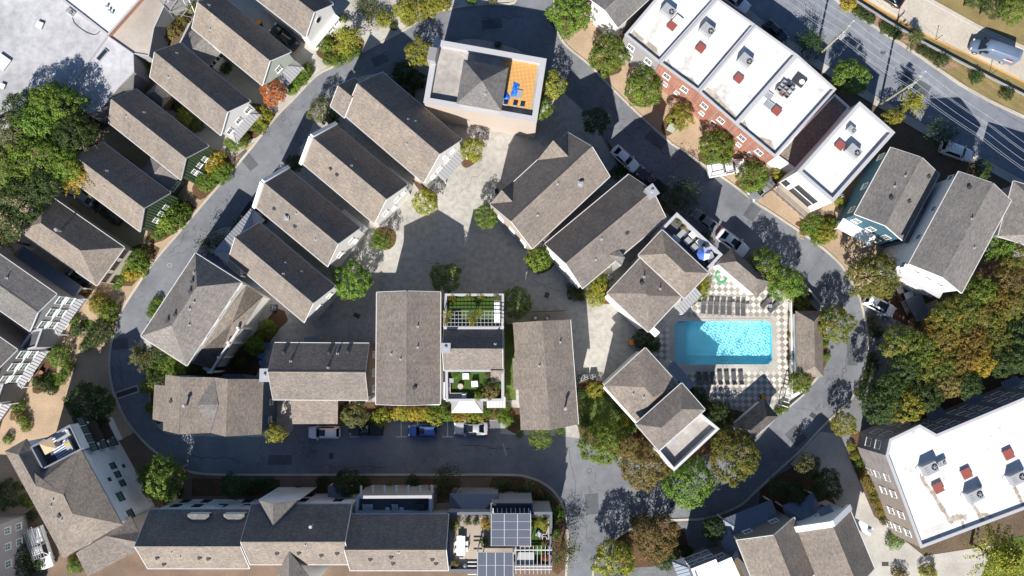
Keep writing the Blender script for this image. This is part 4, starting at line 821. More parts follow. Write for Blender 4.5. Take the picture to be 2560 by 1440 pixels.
hF.roof([f_w, f_m1, f_m2, f_e], M['shingle']); zc = 9.65
a_, b_, n_, s_ = PP(cl, zc), PP(cr, zc + .15), P(*vt, zv + .02), P(*vb, zv + .02); hF.roof([[a_, b_, n_], [b_, a_, s_]], M['shingle_g'], 0.1, 'valley_roof')
lp = inset([p - UP * 0.2 for p in (f_w[0], f_w[7], f_w[6], f_w[5], f_w[4], f_w[3], f_w[2], f_m1[2], f_m2[2], f_e[2], f_e[1], f_m2[1], f_m1[1], f_w[1])], 0.25); hF.walls(lp, M['blue'])
on_wall(hF, lp[9], lp[10], [(-2.2, 3.0, 0.9, 1.2), (0.3, 2.6, 0.9, 1.3), (2.6, 2.6, 0.9, 1.3)]); hF.chimney(662, 938, 1.25, 1.65, 0.6, 'galv'); hF.vents((428, 1003), kind=1); hF.vents((468, 1013), kind=2)
# --- house with E-W ridge
g = gable('house', 'brown-walled house with a long east-west ridge and lower roof over its front', ((681, 857), (921, 859)), ((677, 930), (914, 930)), ((680, 999), (920, 1000)), 9.1, 'shingle', 'brownside', zr=11.8); hG = g['h']
on_wall(hG, *g['E1'], [(0.3, 3.9, 1.1, 1.3), (0.3, 1.2, 1.1, 1.3), (-2.3, 3.9, 1.0, 1.3), (2.6, 3.9, 1.0, 1.3)], g='glass_g'); z1 = 7.4
hG.roof([pl_face([(726, 999, z1), (845, 1000, z1), (844, 1060, z1 - 1.3), (731, 1060)])], M['shingle'], 0.2, 'front_roof'); hG.walls(inset([P(*p, z1 - 1.4) for p in ((727, 1000), (845, 1000), (844, 1060), (731, 1060))], 0.25), M['brownside'], 0, 'front_wall')
hG.vents((727, 904), (820, 920), (844, 885), kind=0); hG.vents((709, 883), (822, 884), (869, 881), kind=1); porch(hG, *g['SL'], -3.0, 2.2, 1.3, 2.6, 3.0, 'metal_d', hipped=False)
# --- middle house
g = gable('house', 'wide house with a north-south ridge between the roof gardens and the brown house', ((942, 729), (940, 1011)), ((1012, 729), (1013, 1011)), ((1101, 730), (1100, 1013)), 9.2, 'shingle', 'white', zr=11.3); hH = g['h']
on_wall(hH, *g['E1'], [(x, z, 1.1, 1.5) for x in (-2.6, 0, 2.6) for z in (3.9, 6.6)]); on_wall(hH, *g['E0'], [(x, z, 1.1, 1.5) for x in (-2.6, 2.6) for z in (1.0, 3.9, 6.6)]); hH.vents((979, 885), (1002, 898), (1044, 816), (1044, 868)); hH.vents((1036, 970), kind=1); porch(hH, *g['E1'], 0.8, 6.0, 0.8, 3.1, 3.4, 'metal', posts=False, hipped=False)
# --- roof garden house
g = gable('house', 'white house with a trellised roof garden and a lawned lounge terrace', ((1109, 816), (1257, 817)), ((1107, 870), (1256, 870)), ((1110, 926), (1258, 926)), 11.3, 'shingle', 'white', zr=13.8); hI = g['h']
flatroof('', '', [P(*p, 11.6) for p in ((1113, 735), (1259, 735), (1258, 822), (1110, 822))], 10.6, 1.0, 0.25, 'turf', 'white', 'greytrim', into=hI, pre='garden_')
flatroof('', '', [P(*p, 11.3) for p in ((1114, 924), (1259, 924), (1259, 1002), (1115, 1003))], 10.3, 1.0, 0.3, 'turf', 'white', 'greytrim', into=hI, pre='terrace_'); z1 = 11.6
hI.roof([pl_face([(1226, 926, z1), (1258, 926, z1), (1258, 956, z1 - 0.9), (1227, 956)])], M['shingle'], 0.2, 'lower_roof'); mb = MB(); a = P(1242, 941, 10.4); mb.box((a.x, a.y, 5.2), (1.7, 1.5, 10.4)); hI.part(mb, 'lower_wall', M['white'])
on_wall(hI, P(1115, 1003, 11.3), P(1259, 1002, 11.3), [(x, z, 1.1, 1.5) for x in (-2.4, 0, 2.4) for z in (4.6, 7.4)]); hI.chimney(1114, 870, 1.15, 1.15, 0.7, 'galv'); hI.vents((1238, 861)); A, B = P(1115, 1003, 11.3), P(1259, 1002, 11.3); porch(hI, A, B, -1.5, 4.6, 2.3, 2.7, 3.6, 'metal'); porch(hI, A, B, 2.7, 2.7, 1.6, 2.8, 3.1, 'metal', hipped=False, posts=False)
# --- house by the bins
zE, zR = 9.0, 11.2; hJ = House('house', 'house with notched western eave and a tall flue on its eastern slope', P(1365, 940, 0))
f1 = pl_face([(1282, 807, zE), (1356, 802, zR), (1376, 1075, zR), (1302, 1075), (1296, 974), (1284, 974), (1281, 896), (1288, 895)]); f2 = pl_face([(1356, 802, zR), (1426, 799, zE), (1446, 1061, zE), (1376, 1075)]); hJ.roof([f1, f2], M['shingle'])
lp = inset([p - UP * .2 for p in (f1[0], f1[7], f1[6], f1[5], f1[4], f1[3], f1[2], f2[2], f2[1], f1[1])], .25); hJ.walls(lp, M['white']); on_wall(hJ, lp[7], lp[8], [(x, z, 1.0, 1.4) for x in (-5.5, -1.5, 2.5, 6) for z in (3.6, 6.3)]); hJ.vents((1400, 855), (1349, 915)); hJ.vents((1412, 1020), kind=2)
mb = MB(); mb.beam(f2[1] - UP * .08, f2[2] - UP * .08, .14, .12); hJ.part(mb, 'gutter', M['trim'])
# --- pair of long gables east of the court
q = lambda *p: zz(1200, 300, 4.236, *p)
L_, R_, Q_ = q((930, 130), (110, 885)), q((1170, 275), (320, 1075)), q((1380, 590), (555, 1360))
g = gable('house', 'long tan house with two cross gables over the court and a blue metal porch', L_, R_, Q_, 9.2, 'shingle', 'tanwall'); hK = g['h']; ze = g['ze']
crossgable(hK, *q((935, 385), (775, 215), (605, 425), (930, 150)), ze, 'shingle', 'cream'); crossgable(hK, *q((345, 865), (230, 740), (110, 885), (350, 650)), ze, 'shingle', 'cream')
on_wall(hK, *g['E1'], [(x, z, 1.1, 1.4) for x in (-2.4, 0, 2.4) for z in (1, 3.9)]); hK.vents((1394, 460), (1344, 538)); hK.chimney(1451, 459, .6, .6, .6, 'galv', zbase=8); porch(hK, *g['E0'], -0.6, 7.6, 2.3, 2.7, 3.9, 'metal_d')
g = gable('house', 'long white house with a square steel chimney box at the street end of its ridge', ((1570, 437), (1362, 611)), ((1626, 482), (1415, 656)), ((1674, 539), (1455, 721)), 9.0, 'shingle', 'white'); hL = g['h']
on_wall(hL, *g['E1'], [(x, z, 1.1, 1.4) for x in (-2.4, 0, 2.4) for z in (1, 3.9)]); hL.chimney(1630, 478, 1.2, 1.5, .9, 'galv', rz=R(35)); hL.vents((1504, 598), (1489, 649)); hL.vents((1567, 583), kind=1); porch(hL, *g['SL'], -5.5, 3.4, 1.1, 2.7, 3.1, 'metal_d', hipped=False, posts=False)
crossgable(hL, t(6, 965, 1105), t(6, 1130, 1135), t(6, 1075, 1062), t(6, 1095, 1215), 10.0, 'shingle_g', 'white')
# --- twin-block houses by the pool
q = lambda *p: zz(1480, 520, 4.364, *p)
a, b, c, d, r0, r1 = q((765, 240), (1270, 710), (1010, 985), (505, 515), (790, 510), (1010, 705))
g = hip('house', 'two-block hip-roofed house with loungers and a blue parasol on its street terrace', (a, b, c, d), (r0, r1), 10.6, 'shingle', 'white', zr=12.0); hM = g['h']
a, b, c, d, r0, r1 = q((530, 545), (985, 965), (612, 1352), (165, 928), (640, 880), (640, 925))
hip('', '', (a, b, c, d), (r0, r1), 9.7, 'shingle', 'white', zr=11.2, into=hM)
flatroof('', '', [PP(p, 10.0) for p in q((925, 52), (1422, 508), (1240, 700), (750, 235))], 8.9, 1.1, 0.35, 'deck_dark', 'white', 'greytrim', into=hM, pre='terrace_')
hM.chimney(1685, 602, 1.1, 1.1, .9, 'galv', rz=R(45)); hM.vents((1610, 692), (1650, 722)); hM.vents((1604, 709), kind=1)
A, B = PP(c, 0), PP(b, 0); porch(hM, A, B, 3.3, 4.2, 1.6, 2.6, 3.2, 'metal', hipped=False); A, B = PP(d, 0), PP(c, 0); porch(hM, A, B, 0, 9.0, 0.9, 8.2, 8.6, 'trim', hipped=False, posts=False)
q = lambda *p: zz(1480, 850, 4.235, *p)
a, b, c, d, r0, r1 = q((565, 85), (920, 475), (480, 870), (128, 482), (560, 500), (650, 605))
g = hip('house', 'two-block hip-roofed house with a bare paved roof terrace above the autumn trees', (a, b, c, d), (r0, r1), 8.4, 'shingle', 'white', zr=9.9); hN = g['h']
A, B = PP(a, 0), PP(b, 0); porch(hN, A, B, 2.4, 4.6, 1.5, 2.6, 3.2, 'metal_d', hipped=False); A, B = PP(d, 0), PP(c, 0); porch(hN, A, B, 0, 8.6, 0.7, 7.2, 7.6, 'trim', hipped=False, posts=False)
a, b, c, d, r0, r1 = q((950, 455), (470, 885), (700, 1175), (1195, 740), (940, 715), (715, 910))
hip('', '', (a, b, c, d), (r0, r1), 10.0, 'shingle', 'white', zr=11.5, into=hN)
flatroof('', '', [PP(p, 9.1) for p in q((1140, 770), (1345, 940), (868, 1385), (690, 1170))], 8.0, 1.1, 0.3, 'deck_grey', 'white', 'gutter', into=hN, pre='terrace_')
hN.chimney(1678, 1100, 1.0, 1.0, .8, 'galv', rz=R(45)); hN.vents((1583, 985), (1609, 993))
# --- pool pavilions
q = lambda *p: zz(1680, 600, 6.26, *p); a, b, c, d, r0, r1 = q((945, 118), (1500, 640), (1380, 905), (698, 380), (1000, 345), (1310, 630))
hip('pavilion', 'low hip-roofed pool house with a white wall beside the coiled green hose', (a, b, c, d), (r0, r1), 4.6, 'shingle', 'stucco', zr=6.6, cat='pavilion', gutter=False)
hip('pavilion', 'narrow hip-roofed pool pavilion between the deck wall and the lane tree', ((1990, 777), (1991, 942), (2060, 941), (2055, 777)), ((2036, 804), (2036, 916)), 3.0, 'shingle', 'stucco', zr=4.9, cat='pavilion', gutter=False)
hip('pavilion', 'small slate-dark pool pavilion under the trees by the gate', ((1907, 998), (1823, 1073), (1872, 1104), (1948, 1040)), ((1915, 1038), (1877, 1076)), 3.0, 'shingle_d', 'stucco', zr=5.0, cat='pavilion', gutter=False)
# --- house at the top of the street
g = gable('house', 'white gable house north of the brick townhouses behind the dense street trees', ((1478, -6), (1588, -108)), ((1515, 27), (1625, -75)), ((1541, 73), (1651, -29)), 6.8, 'shingle_g', 'white'); on_wall(g['h'], *g['E0'], [(x, z, 1.1, 1.4) for x in (-1.6, 1.6) for z in (1.2, 4.2)])
# --- chief house, north end of the ring
q = lambda *p: zz(1000, 80, 5.5375, *p); Z = 8.0
oc = [PP(p, Z + 0.9) for p in q((478, 103), (2025, 375), (1890, 1245), (330, 972))]
hO = flatroof('house', 'grey flat-topped house with a pyramid roof and orange tiled roof terrace', oc, Z, 0.9, 0.75, 'deck_grey', 'tanwall', 'greytrim')['h']
py = [PP(p, 10.6) for p in q((882, 380), (1502, 490), (1402, 1092), (782, 985))]; ap = PP(q((1135, 680))[0], 13.2); hO.roof([[py[i], py[(i + 1) % 4], ap] for i in range(4)], M['shingle_g']); hO.walls(inset([p - UP * .1 for p in py], .3), M['greyside'], Z, 'tower_wall'); hO.vents((1214, 236))
lo = q((620, 1010), (1815, 1225), (1810, 1285), (612, 1060)); hO.roof([pl_face([V(lo[0], 5.2), V(lo[1], 5.2), V(lo[2], 4.6), lo[3]])], M['tanwall'], .3, 'lower_roof'); hO.walls([PP(p, 4.7) for p in lo], M['tanwall'], 0, 'lower_wall')
chx = q((445, 300))[0]; a = P(*chx, 10.4); mb = MB(); mb.box((a.x, a.y, 5.2), (1.15, 1.9, 10.4), R(-10)); hO.part(mb, 'chimney', M['greyside'])
ot = [PP(p, Z + .03) for p in q((1430, 345), (1905, 435), (1812, 1085), (1400, 1020))]; mb = MB(); tm = NT('orange_tiles', .7, .3); vv = tm.coord(); bk = tm.node('ShaderNodeTexChecker', Scale=2.6); mpg = tm.node('ShaderNodeMapping'); mpg.inputs['Rotation'].default_value = (0, 0, R(38)); tm.l.new(vv, mpg.inputs[0]); tm.l.new(mpg.outputs[0], bk.inputs['Vector']); bk.inputs['Color1'].default_value = (.50, .27, .085, 1); bk.inputs['Color2'].default_value = (.62, .37, .14, 1); tm.col(tm.mix(bk.outputs['Color'], (.48, .26, .09), tm.noise(1.5, 4), 'MIX')); mb.poly(ot[::-1]); hO.part(mb, 'terrace_floor', tm.mat)
# --- brick and grey townhouses with white flat roofs
units = (('grey', ((1562, 87), (1648, 157), (1793, -5), (1700, -75)), 8.0, 'greyside', 'flat-roofed townhouse with grey front, first of the white-roofed row'), ('b', ((1648.5, 157.5), (1746, 229), (1888, 62), (1793.5, -4.5)), 8.12, 'brick', 'flat-roofed red brick townhouse joined to the grey-fronted one'), ('b', ((1746.5, 229.5), (1839, 310.5), (1992.5, 136.5), (1888.5, 62.5)), 8.24, 'brick', 'flat-roofed red brick townhouse in the middle of the brick fronts'), ('b', ((1839.5, 311), (1938, 393), (2090, 223), (1993, 137)), 8.16, 'brick', 'flat-roofed red brick townhouse with crates and machinery stacked on its roof'))
for k, pts, z, wl_, lb in units:
    g = flatroof('townhouse', lb, pts, z - 0.55, 0.55, 0.3, 'white_roof', wl_, 'greytrim'); A, B = g['lp'][0], g['lp'][1]
    on_wall(g['h'], A, B, [(x, 5.1, 1.15, 1.45) for x in (-1.6, 1.6)] + [(x, 2.5, .85, 1.05) for x in (-1.2, 1.0)])
    st = [A.lerp(g['lp'][3], .03), A.lerp(B, .25).lerp(g['lp'][3], .10), A.lerp(B, .5).lerp(g['lp'][2], .06), A.lerp(B, .75).lerp(g['lp'][2], .10), B.lerp(g['lp'][2], .035)]
    mb = MB(); I0, I1 = inset(g['lp'], .35)[0], inset(g['lp'], .35)[1]; base = [I0.lerp(I1, f) for f in (0.02, .25, .5, .75, .98)]; nv = (xy(g['lp'][3] - A)).normalized(); wd = [random.uniform(.3, 1.5) for _ in range(5)]
    for i in range(4): mb.add([xy(base[i]) + UP * (z - .546), xy(base[i + 1]) + UP * (z - .546), xy(base[i + 1] + nv * wd[i + 1]) + UP * (z - .546), xy(base[i] + nv * wd[i]) + UP * (z - .546)], [(0, 1, 2, 3) if newell([xy(base[i]), xy(base[i + 1]), xy(base[i + 1] + nv), xy(base[i] + nv)]).z > 0 else (3, 2, 1, 0)])
    g['h'].part(mb, 'water_stain', M['stain'])
g = flatroof('house', 'low shingled link building between the brick row and the white block', ((1941, 389), (2087, 235), (2124, 268), (1992, 426)), 4.6, .25, .2, 'shingle', 'stucco', 'trim'); me = g['h'].root.children
for o in me:
    if o.name.startswith('roof') : slope_uv(o.data, Vector(parent_loc(g['h'].root)))
q = lambda *p: zz(1930, 240, 4.8, *p)
g = flatroof('house', 'white stucco block with a flat white roof, balcony and dark gridded windows', [PP(p, 10.0) for p in q((1050, 70), (1472, 438), (730, 1275), (305, 905))], 9.4, .6, .45, 'white_roof', 'stucco', 'greytrim'); hP = g['h']; A, B = g['lp'][2], g['lp'][3]
on_wall(hP, A, B, [(-.4, 5.2, 3.6, 1.5), (-.4, 2.9, 3.6, 1.5), (2.6, 3.2, .9, 1.8)], nx=5, ny=2, m='darkgrey'); d = xy(B - A).normalized(); o = Vector((-d.y, d.x, 0)); o = o if o.dot(xy(A - hP.c)) > 0 else -o; mid = (xy(A) + xy(B)) / 2
mb = MB(); c = mid + o * .9; mb.box((c.x, c.y, 2.3), ((B - A).length * .92, 1.8, .2), math.atan2(d.y, d.x)); hP.part(mb, 'balcony', M['wood']); mb = MB()
for z in (2.75, 3.05, 3.35): mb.beam(mid - d * 4.4 + o * 1.75 + UP * z, mid + d * 4.4 + o * 1.75 + UP * z, .05, .05)
for k in range(9): p = mid + d * (-4.4 + 1.1 * k) + o * 1.75; mb.box((p.x, p.y, 2.85), (.06, .06, 1.0))
hP.part(mb, 'railing', M['browntrim'])
# --- teal house, white house and their neighbour along the main street
q = lambda *p: zz(2080, 340, 3.43, *p); L_, R_, Q_ = q((510, 95), (190, 670)), q((780, 185), (455, 757)), q((915, 330), (612, 905))
g = gable('house', 'teal sided house with a notched grey roof beside the white stucco block', L_, R_, Q_, 7.6, 'shingle_g', 'teal'); hQ = g['h']; ex = q((770, 612), (850, 660), (690, 940), (606, 897)); n_ = hQ.roofs[1]
O = Vector((0, 0, CAM_H)); nn2 = newell(n_); fx = []
for p in ex: dd = ray(*p); fx.append(O + dd * ((n_[0] - O).dot(nn2) / dd.dot(nn2)))
fx = [p - UP * .01 for p in fx]; hQ.roof([fx], M['shingle_g'], .2, 'side_roof'); hQ.walls(inset([p - UP * .2 for p in fx], .25), M['teal'], 0, 'side_wall')
on_wall(hQ, *g['E1'], [(x, 4.2, 1.1, 1.5) for x in (-2.4, 0, 2.4)] + [(x, 1.0, 1.1, 1.6) for x in (-2.4, 2.4)]); on_wall(hQ, *g['SL'], [(x, 3.6, 1.0, 1.5) for x in (-5, 0, 4)]); porch(hQ, *g['E1'], -1, 5.5, 1.6, 2.7, 3.2, 'trim', hipped=False); hQ.vents((2264, 440), (2237, 466)); hQ.vents((2228, 496), (2321, 442), (2272, 504), kind=1)
L_, R_, Q_ = q((1090, 300), (665, 1085)), q((1385, 400), (950, 1210)), q((1532, 560), (1107, 1357))
g = gable('house', 'tall white house with a broad grey gable roof next to the woods', L_, R_, Q_, 12.0, 'shingle_g', 'white'); hR = g['h']; on_wall(hR, *g['E1'], [(x, 9.6, 1.0, 1.1) for x in (-1.9, -.1, 1.7)] + [(x, 5.0, 1.1, 1.5) for x in (-2.5, 0, 2.5)]); on_wall(hR, *g['SL'], [(x, 9.0, .9, 1.2) for x in (-7, -2, 2.5, 7)]); hR.vents((2430, 547), (2435, 619)); hR.vents((2423, 469), kind=1)
mb = MB(); A, B = g['E1']; d = xy(B - A).normalized(); o = xy(g['u']) * g['sg']; mb.beam(xy(A) + o * .5 + UP * 7.6, xy(B) + o * .5 + UP * 7.6, 1.0, .18); hR.part(mb, 'balcony', M['greytrim'])
hip('house', 'grey hip-roofed neighbour of the tall white house, beside the conifer', ((2534, 450), (2499, 581), (2640, 645), (2680, 500)), ((2585, 520), (2570, 575)), 9.5, 'shingle_g', 'greyside', zr=11.5)
# --- apartment block, south-east
g = flatroof('apartment_block', 'long apartment block with white flat roof, taupe front and grey brick corner', [(2302, 1370), (2215, 1138), (2224, 1098), (2299, 1062), (2341, 1086), (2720, 927), (2720, 1213)], 8.8, .35, .35, 'white_roof_b', 'taupe', 'greytrim', cat='building'); hS = g['h']; lp = g['lp']
on_wall(hS, lp[0], lp[1], [(x, z, 1.0, 1.4) for x in (-5.0, -2.4, .6, 3.0) for z in (3.2, 6.2)] + [(x, .6, 1.0, 1.4) for x in (-5, 3)]); on_wall(hS, lp[4], lp[5], [(x, z, 1.5, 1.3) for x in (-10, -8, -5, -3, 0, 2, 5, 7, 10) for z in (2.2, 4.6, 7.0)])
def skin(h, A, B, z0, z1, mat, name, off=.06):
    A, B = xy(A), xy(B); d = (B - A).normalized(); o = Vector((d.y, -d.x, 0)); o = o if o.dot((A + B) / 2 - xy(h.c)) > 0 else -o; mb = MB(); mb.beam(A + o * off / 2 + UP * (z0 + z1) / 2, B + o * off / 2 + UP * (z0 + z1) / 2, off, z1 - z0); h.part(mb, name, M[mat]); return o
skin(hS, lp[0].lerp(lp[1], .62), lp[1], 0, 9.05, 'stone', 'brick_facing'); skin(hS, lp[1], lp[2], 0, 9.05, 'stone', 'brick_facing'); skin(hS, lp[2], lp[3], 0, 9.05, 'stone', 'brick_facing'); skin(hS, lp[4], lp[5], 0, 9.05, 'slate_wall', 'siding_facing')
on_wall(hS, lp[2], lp[3], [(x, z, 1.5, 1.5) for x in (-1.4, 1.4) for z in (2.8, 5.8)]); on_wall(hS, lp[1], lp[2], [(0, 5.6, 1.2, 1.5), (0, 2.6, 1.2, 1.5)])
for k in range(3): porch(hS, lp[4], lp[5], -7.5 + 6 * k, 2.6, 1.3, 2.6, 3.1, 'metal_d', hipped=False, posts=False)
# --- double-gabled house on the southern edge
q = lambda *p: zz(1670, 1200, 4.6545, *p)
g = gable('house', 'dark grey house with the western of two joined gables above blue metal porch roofs', q((800, 700), (1050, 1340)), q((1235, 655), (1500, 1290)), q((1462, 428), (1730, 1080)), 7.6, 'shingle', 'dkgrey'); hT = g['h']; on_wall(hT, *g['E0'], [(x, 4.6, 1.2, 1.4) for x in (-2, 2)] + [(0, 1.2, 2.2, 1.6)]); porch(hT, *g['E0'], -.6, 7.6, 2.4, 3.6, 4.4, 'metal_d'); porch(hT, *g['SL'], -3.0, 5.4, 1.8, 3.4, 4.0, 'metal_d')
g = gable('house', 'white fronted house with the eastern of two joined gables and a boxy white chimney', q((1490, 590), (1750, 1220)), q((1920, 540), (2210, 1240)), q((2100, 305), (2430, 1100)), 7.8, 'shingle', 'stucco'); hU = g['h']; on_wall(hU, *g['E0'], [(0, 4.6, .6, .6), (2, 1.2, 1.2, 1.6)]); porch(hU, *g['E0'], -1.0, 5.0, 2.6, 3.4, 4.3, 'metal_d'); porch(hU, *g['E0'], 1.4, 2.0, .9, 5.4, 6.0, 'metal_d', hipped=False, posts=False); W = g['W']; mb = MB()
s_ = g['e'][0] - g['sg'] * .2
for a in (-1, 1): mb.beam(W(s_, g['mid'] + a * (g['hw'] + .1), g['ze'] + .05), W(s_, g['mid'], g['zr'] + .2), .8, .5, 0, g['v'])
hU.part(mb, 'parapet', M['trim'])
cc = P(*q((2290, 560))[0], 7.0); mb = MB(); mb.box((cc.x, cc.y, 3.5), (1.2, 2.2, 7.0), R(60)); o_ = hU.part(mb, 'chimney', M['stucco']); mb = MB(); mb.cyl((cc.x + .6, cc.y - .3, 7.0), .28, .28, .5, 12); mb.build('cap', M['galv'], o_)
g = flatroof('house', 'small grey house with a stepped white flat roof and six gridded windows', q((272, 1035), (555, 925), (575, 970), (735, 902), (900, 1260), (420, 1420)), 6.6, .3, .3, 'white_roof', 'slate_wall', 'trim'); hV = g['h']; lp = g['lp']; on_wall(hV, lp[0], lp[1], [(x, z, 1.15, 1.3) for x in (-1.25, .05, 1.35) for z in (2.0, 4.3)], nx=3); on_wall(hV, lp[2], lp[3], [(0, 4.0, 1.2, 1.4)]); porch(hV, lp[5], lp[0], 1.0, 4.0, 1.8, 3.0, 3.6, 'metal_d', posts=False)
# --- warehouse roofs, north-west corner
Zw = 5.2
g = flatroof('warehouse', 'broad warehouse with a weathered grey membrane roof below the trees', ((-80, -80), (152, -80), (152, -2), (269, 88.5), (176, 216), (60, 330), (-80, 330)), Zw, .18, .15, 'grey_roof', 'greyside', 'greytrim', cat='warehouse'); hW = g['h']
flatroof('warehouse', 'warehouse wing with a clean bright white roof', ((153, -3), (153, -80), (420, -80), (349, -1), (270, 88)), Zw + .45, .18, .2, 'white_roof', 'brick', 'greytrim', cat='warehouse')
flatroof('warehouse', 'warehouse wing with a bare beige roof beside the lattice tower', ((350, 0), (425, -80), (500, -60), (412, 12), (385, 70), (372, 140), (334, 134), (271, 89)), Zw - .25, .12, .12, 'tan_roof', 'greyside', 'greytrim', cat='warehouse')
flatroof('warehouse', 'warehouse annexe with a grey roof and one long dark skylight', ((270, 90), (333.5, 134.5), (335, 180), (300, 215), (250, 275), (215, 285), (190, 250), (177, 217)), Zw - .1, .12, .12, 'grey_roof', 'greyside', 'greytrim', cat='warehouse')
# ================================================================== vegetation
LEAF = {
    'green': leafmat('leaf_green', [(0.040, 0.078, 0.010), (0.085, 0.150, 0.018), (0.155, 0.235, 0.030), (0.250, 0.315, 0.055)]),
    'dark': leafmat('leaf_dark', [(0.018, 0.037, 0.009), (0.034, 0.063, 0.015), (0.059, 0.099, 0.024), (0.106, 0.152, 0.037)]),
    'yellow': leafmat('leaf_yellow_green', [(0.079, 0.106, 0.013), (0.172, 0.198, 0.024), (0.304, 0.290, 0.037), (0.436, 0.370, 0.059)]),
    'gold': leafmat('leaf_gold', [(0.132, 0.132, 0.016), (0.264, 0.218, 0.024), (0.436, 0.310, 0.040), (0.554, 0.396, 0.059)]),
    'mixed': leafmat('leaf_turning', [(0.042, 0.07, 0.012), (0.105, 0.14, 0.023), (0.19, 0.20, 0.035), (0.28, 0.20, 0.045)], 0.55),
    'orange': leafmat('leaf_orange', [(0.06, 0.075, 0.015), (0.15, 0.13, 0.026), (0.27, 0.165, 0.034), (0.33, 0.22, 0.055)], 0.55),
    'brown': leafmat('leaf_russet', [(0.055, 0.06, 0.016), (0.13, 0.105, 0.03), (0.21, 0.135, 0.05), (0.24, 0.21, 0.055)], 0.55),
    'red': leafmat('leaf_red', [(0.132, 0.132, 0.024), (0.330, 0.119, 0.026), (0.528, 0.092, 0.040), (0.594, 0.211, 0.066)], 1.2),
    'olive': leafmat('leaf_olive', [(0.046, 0.059, 0.021), (0.092, 0.108, 0.037), (0.158, 0.169, 0.059), (0.238, 0.238, 0.086)]),
}
_cm = {}
def leaf_cloud(name, mat, samples):
    vs, fs = [], []; rr = random.random
    for (x, y, z), n, s in samples:
        n = Vector(n)
        if n.length < 1e-3: n = Vector((0, 0, 1))
        n.normalize(); a = n.cross(Vector((rr() - .5, rr() - .5, rr() - .5)))
        if a.length < 1e-3: a = n.orthogonal()
        a.normalize(); b = n.cross(a); p = Vector((x, y, z)); k = len(vs); w = s * (.55 + .3 * rr())
        vs += [p - a * s * .5, p + b * w * .42, p + a * s * .5 - n * s * .12, p - b * w * .42]; fs.append((k, k + 1, k + 2, k + 3))
    me = bpy.data.meshes.new(name); me.from_pydata(vs, [], fs); me.materials.append(mat); me.update(); return me
def crown_mesh(col, kind, size, seed):
    key = (col, kind, size, seed)
    if key in _cm: return _cm[key]
    rs = random.Random(hash((kind, size, seed)) & 0xffff if False else (len(kind) * 1000 + int(size * 100) + seed * 7)); g = rs.gauss; u = rs.uniform
    rad = size; leaf = {1.0: .15, 2.0: .20, 3.2: .25, 4.4: .30}[size]; N = {1.0: 1300, 2.0: 3000, 3.2: 5600, 4.4: 8200}[size]; out = []
    if kind == 'round':
        nc = int({1.0: 30, 2.0: 62, 3.2: 104, 4.4: 150}[size]); cl = []
        lob = [(u(.10, .20), rs.choice((2, 3, 4, 5)), u(0, 6.28)) for _ in range(4)]; cr = {1.0: .30, 2.0: .21, 3.2: .165, 4.4: .145}[size]
        for i in range(nc):
            cz = 1 - 1.5 * (i + u(0, .8)) / nc; th = i * 2.39996 + u(-.25, .25); q = max(0, 1 - cz * cz) ** .5
            k = u(.80, .97) * (1 + sum(a * math.sin(m * th + f) for a, m, f in lob) * .38) * (u(.9, 1.12) if rs.random() < .3 else 1)
            cl.append((q * k * rad * math.cos(th), q * k * rad * math.sin(th), cz * k * rad * .82, cr * rad * u(.75, 1.25)))
        for _ in range(max(4, nc // 8)): cl.append((g(0, .3) * rad, g(0, .3) * rad, u(-.3, .45) * rad, .34 * rad))
        per = int(N * 1.25) // len(cl)
        for x, y, z, r_ in cl:
            o_ = Vector((x, y, z + rad * .25)).normalized()
            for _ in range(per):
                d = Vector((g(0, 1), g(0, 1), g(0.2, .9))) + o_ * .5; d.normalize(); k = r_ * (u(.3, 1.0) ** .55) * (1.0 if rs.random() > .05 else 1.5)
                p = Vector((x, y, z)) + d * k
                out.append(((p.x, p.y, p.z), d * .7 + o_ * .6 + Vector((g(0, .45), g(0, .45), g(.3, .45))), leaf * u(.65, 1.3)))
    elif kind == 'spiky':                          # feathery sprays radiating from the stem
        nb = int(34 + size * 12); per = N // nb
        for b in range(nb):
            th = u(0, 6.283); zb = u(-.6, 1.0); ln = rad * (1.12 - .75 * max(0, zb)) * u(.72, 1.12); dr = u(-.15, .25)
            for k in range(per):
                f = (k + u(0, 1)) / per; w = .16 * rad * (1 - f * .7)
                out.append(((math.cos(th) * ln * f + g(0, w) * .6, math.sin(th) * ln * f + g(0, w) * .6, zb * rad * .9 + ln * f * dr + g(0, w) * .5 + .3 * rad * (1 - f)), (g(0, .5), g(0, .5), 1), leaf * u(.6, 1.2)))
    else:                                          # loose, open and ragged
        nc = int(24 + size * 16); per = int(N * .75) // nc
        for _ in range(nc):
            th = u(0, 6.283); cz = u(-.5, 1); q = (1 - cz * cz) ** .5; k = u(.35, 1.08); x, y, z = q * k * rad * math.cos(th), q * k * rad * math.sin(th), cz * k * rad * .85; r_ = u(.10, .24) * rad
            for _ in range(per): out.append(((x + g(0, r_), y + g(0, r_), z + g(0, r_ * .7)), (g(0, .7), g(0, .7), g(.5, .6)), leaf * u(.55, 1.15)))
    me = leaf_cloud('crown', LEAF[col], out); _cm[key] = me; return me
_tm = {}
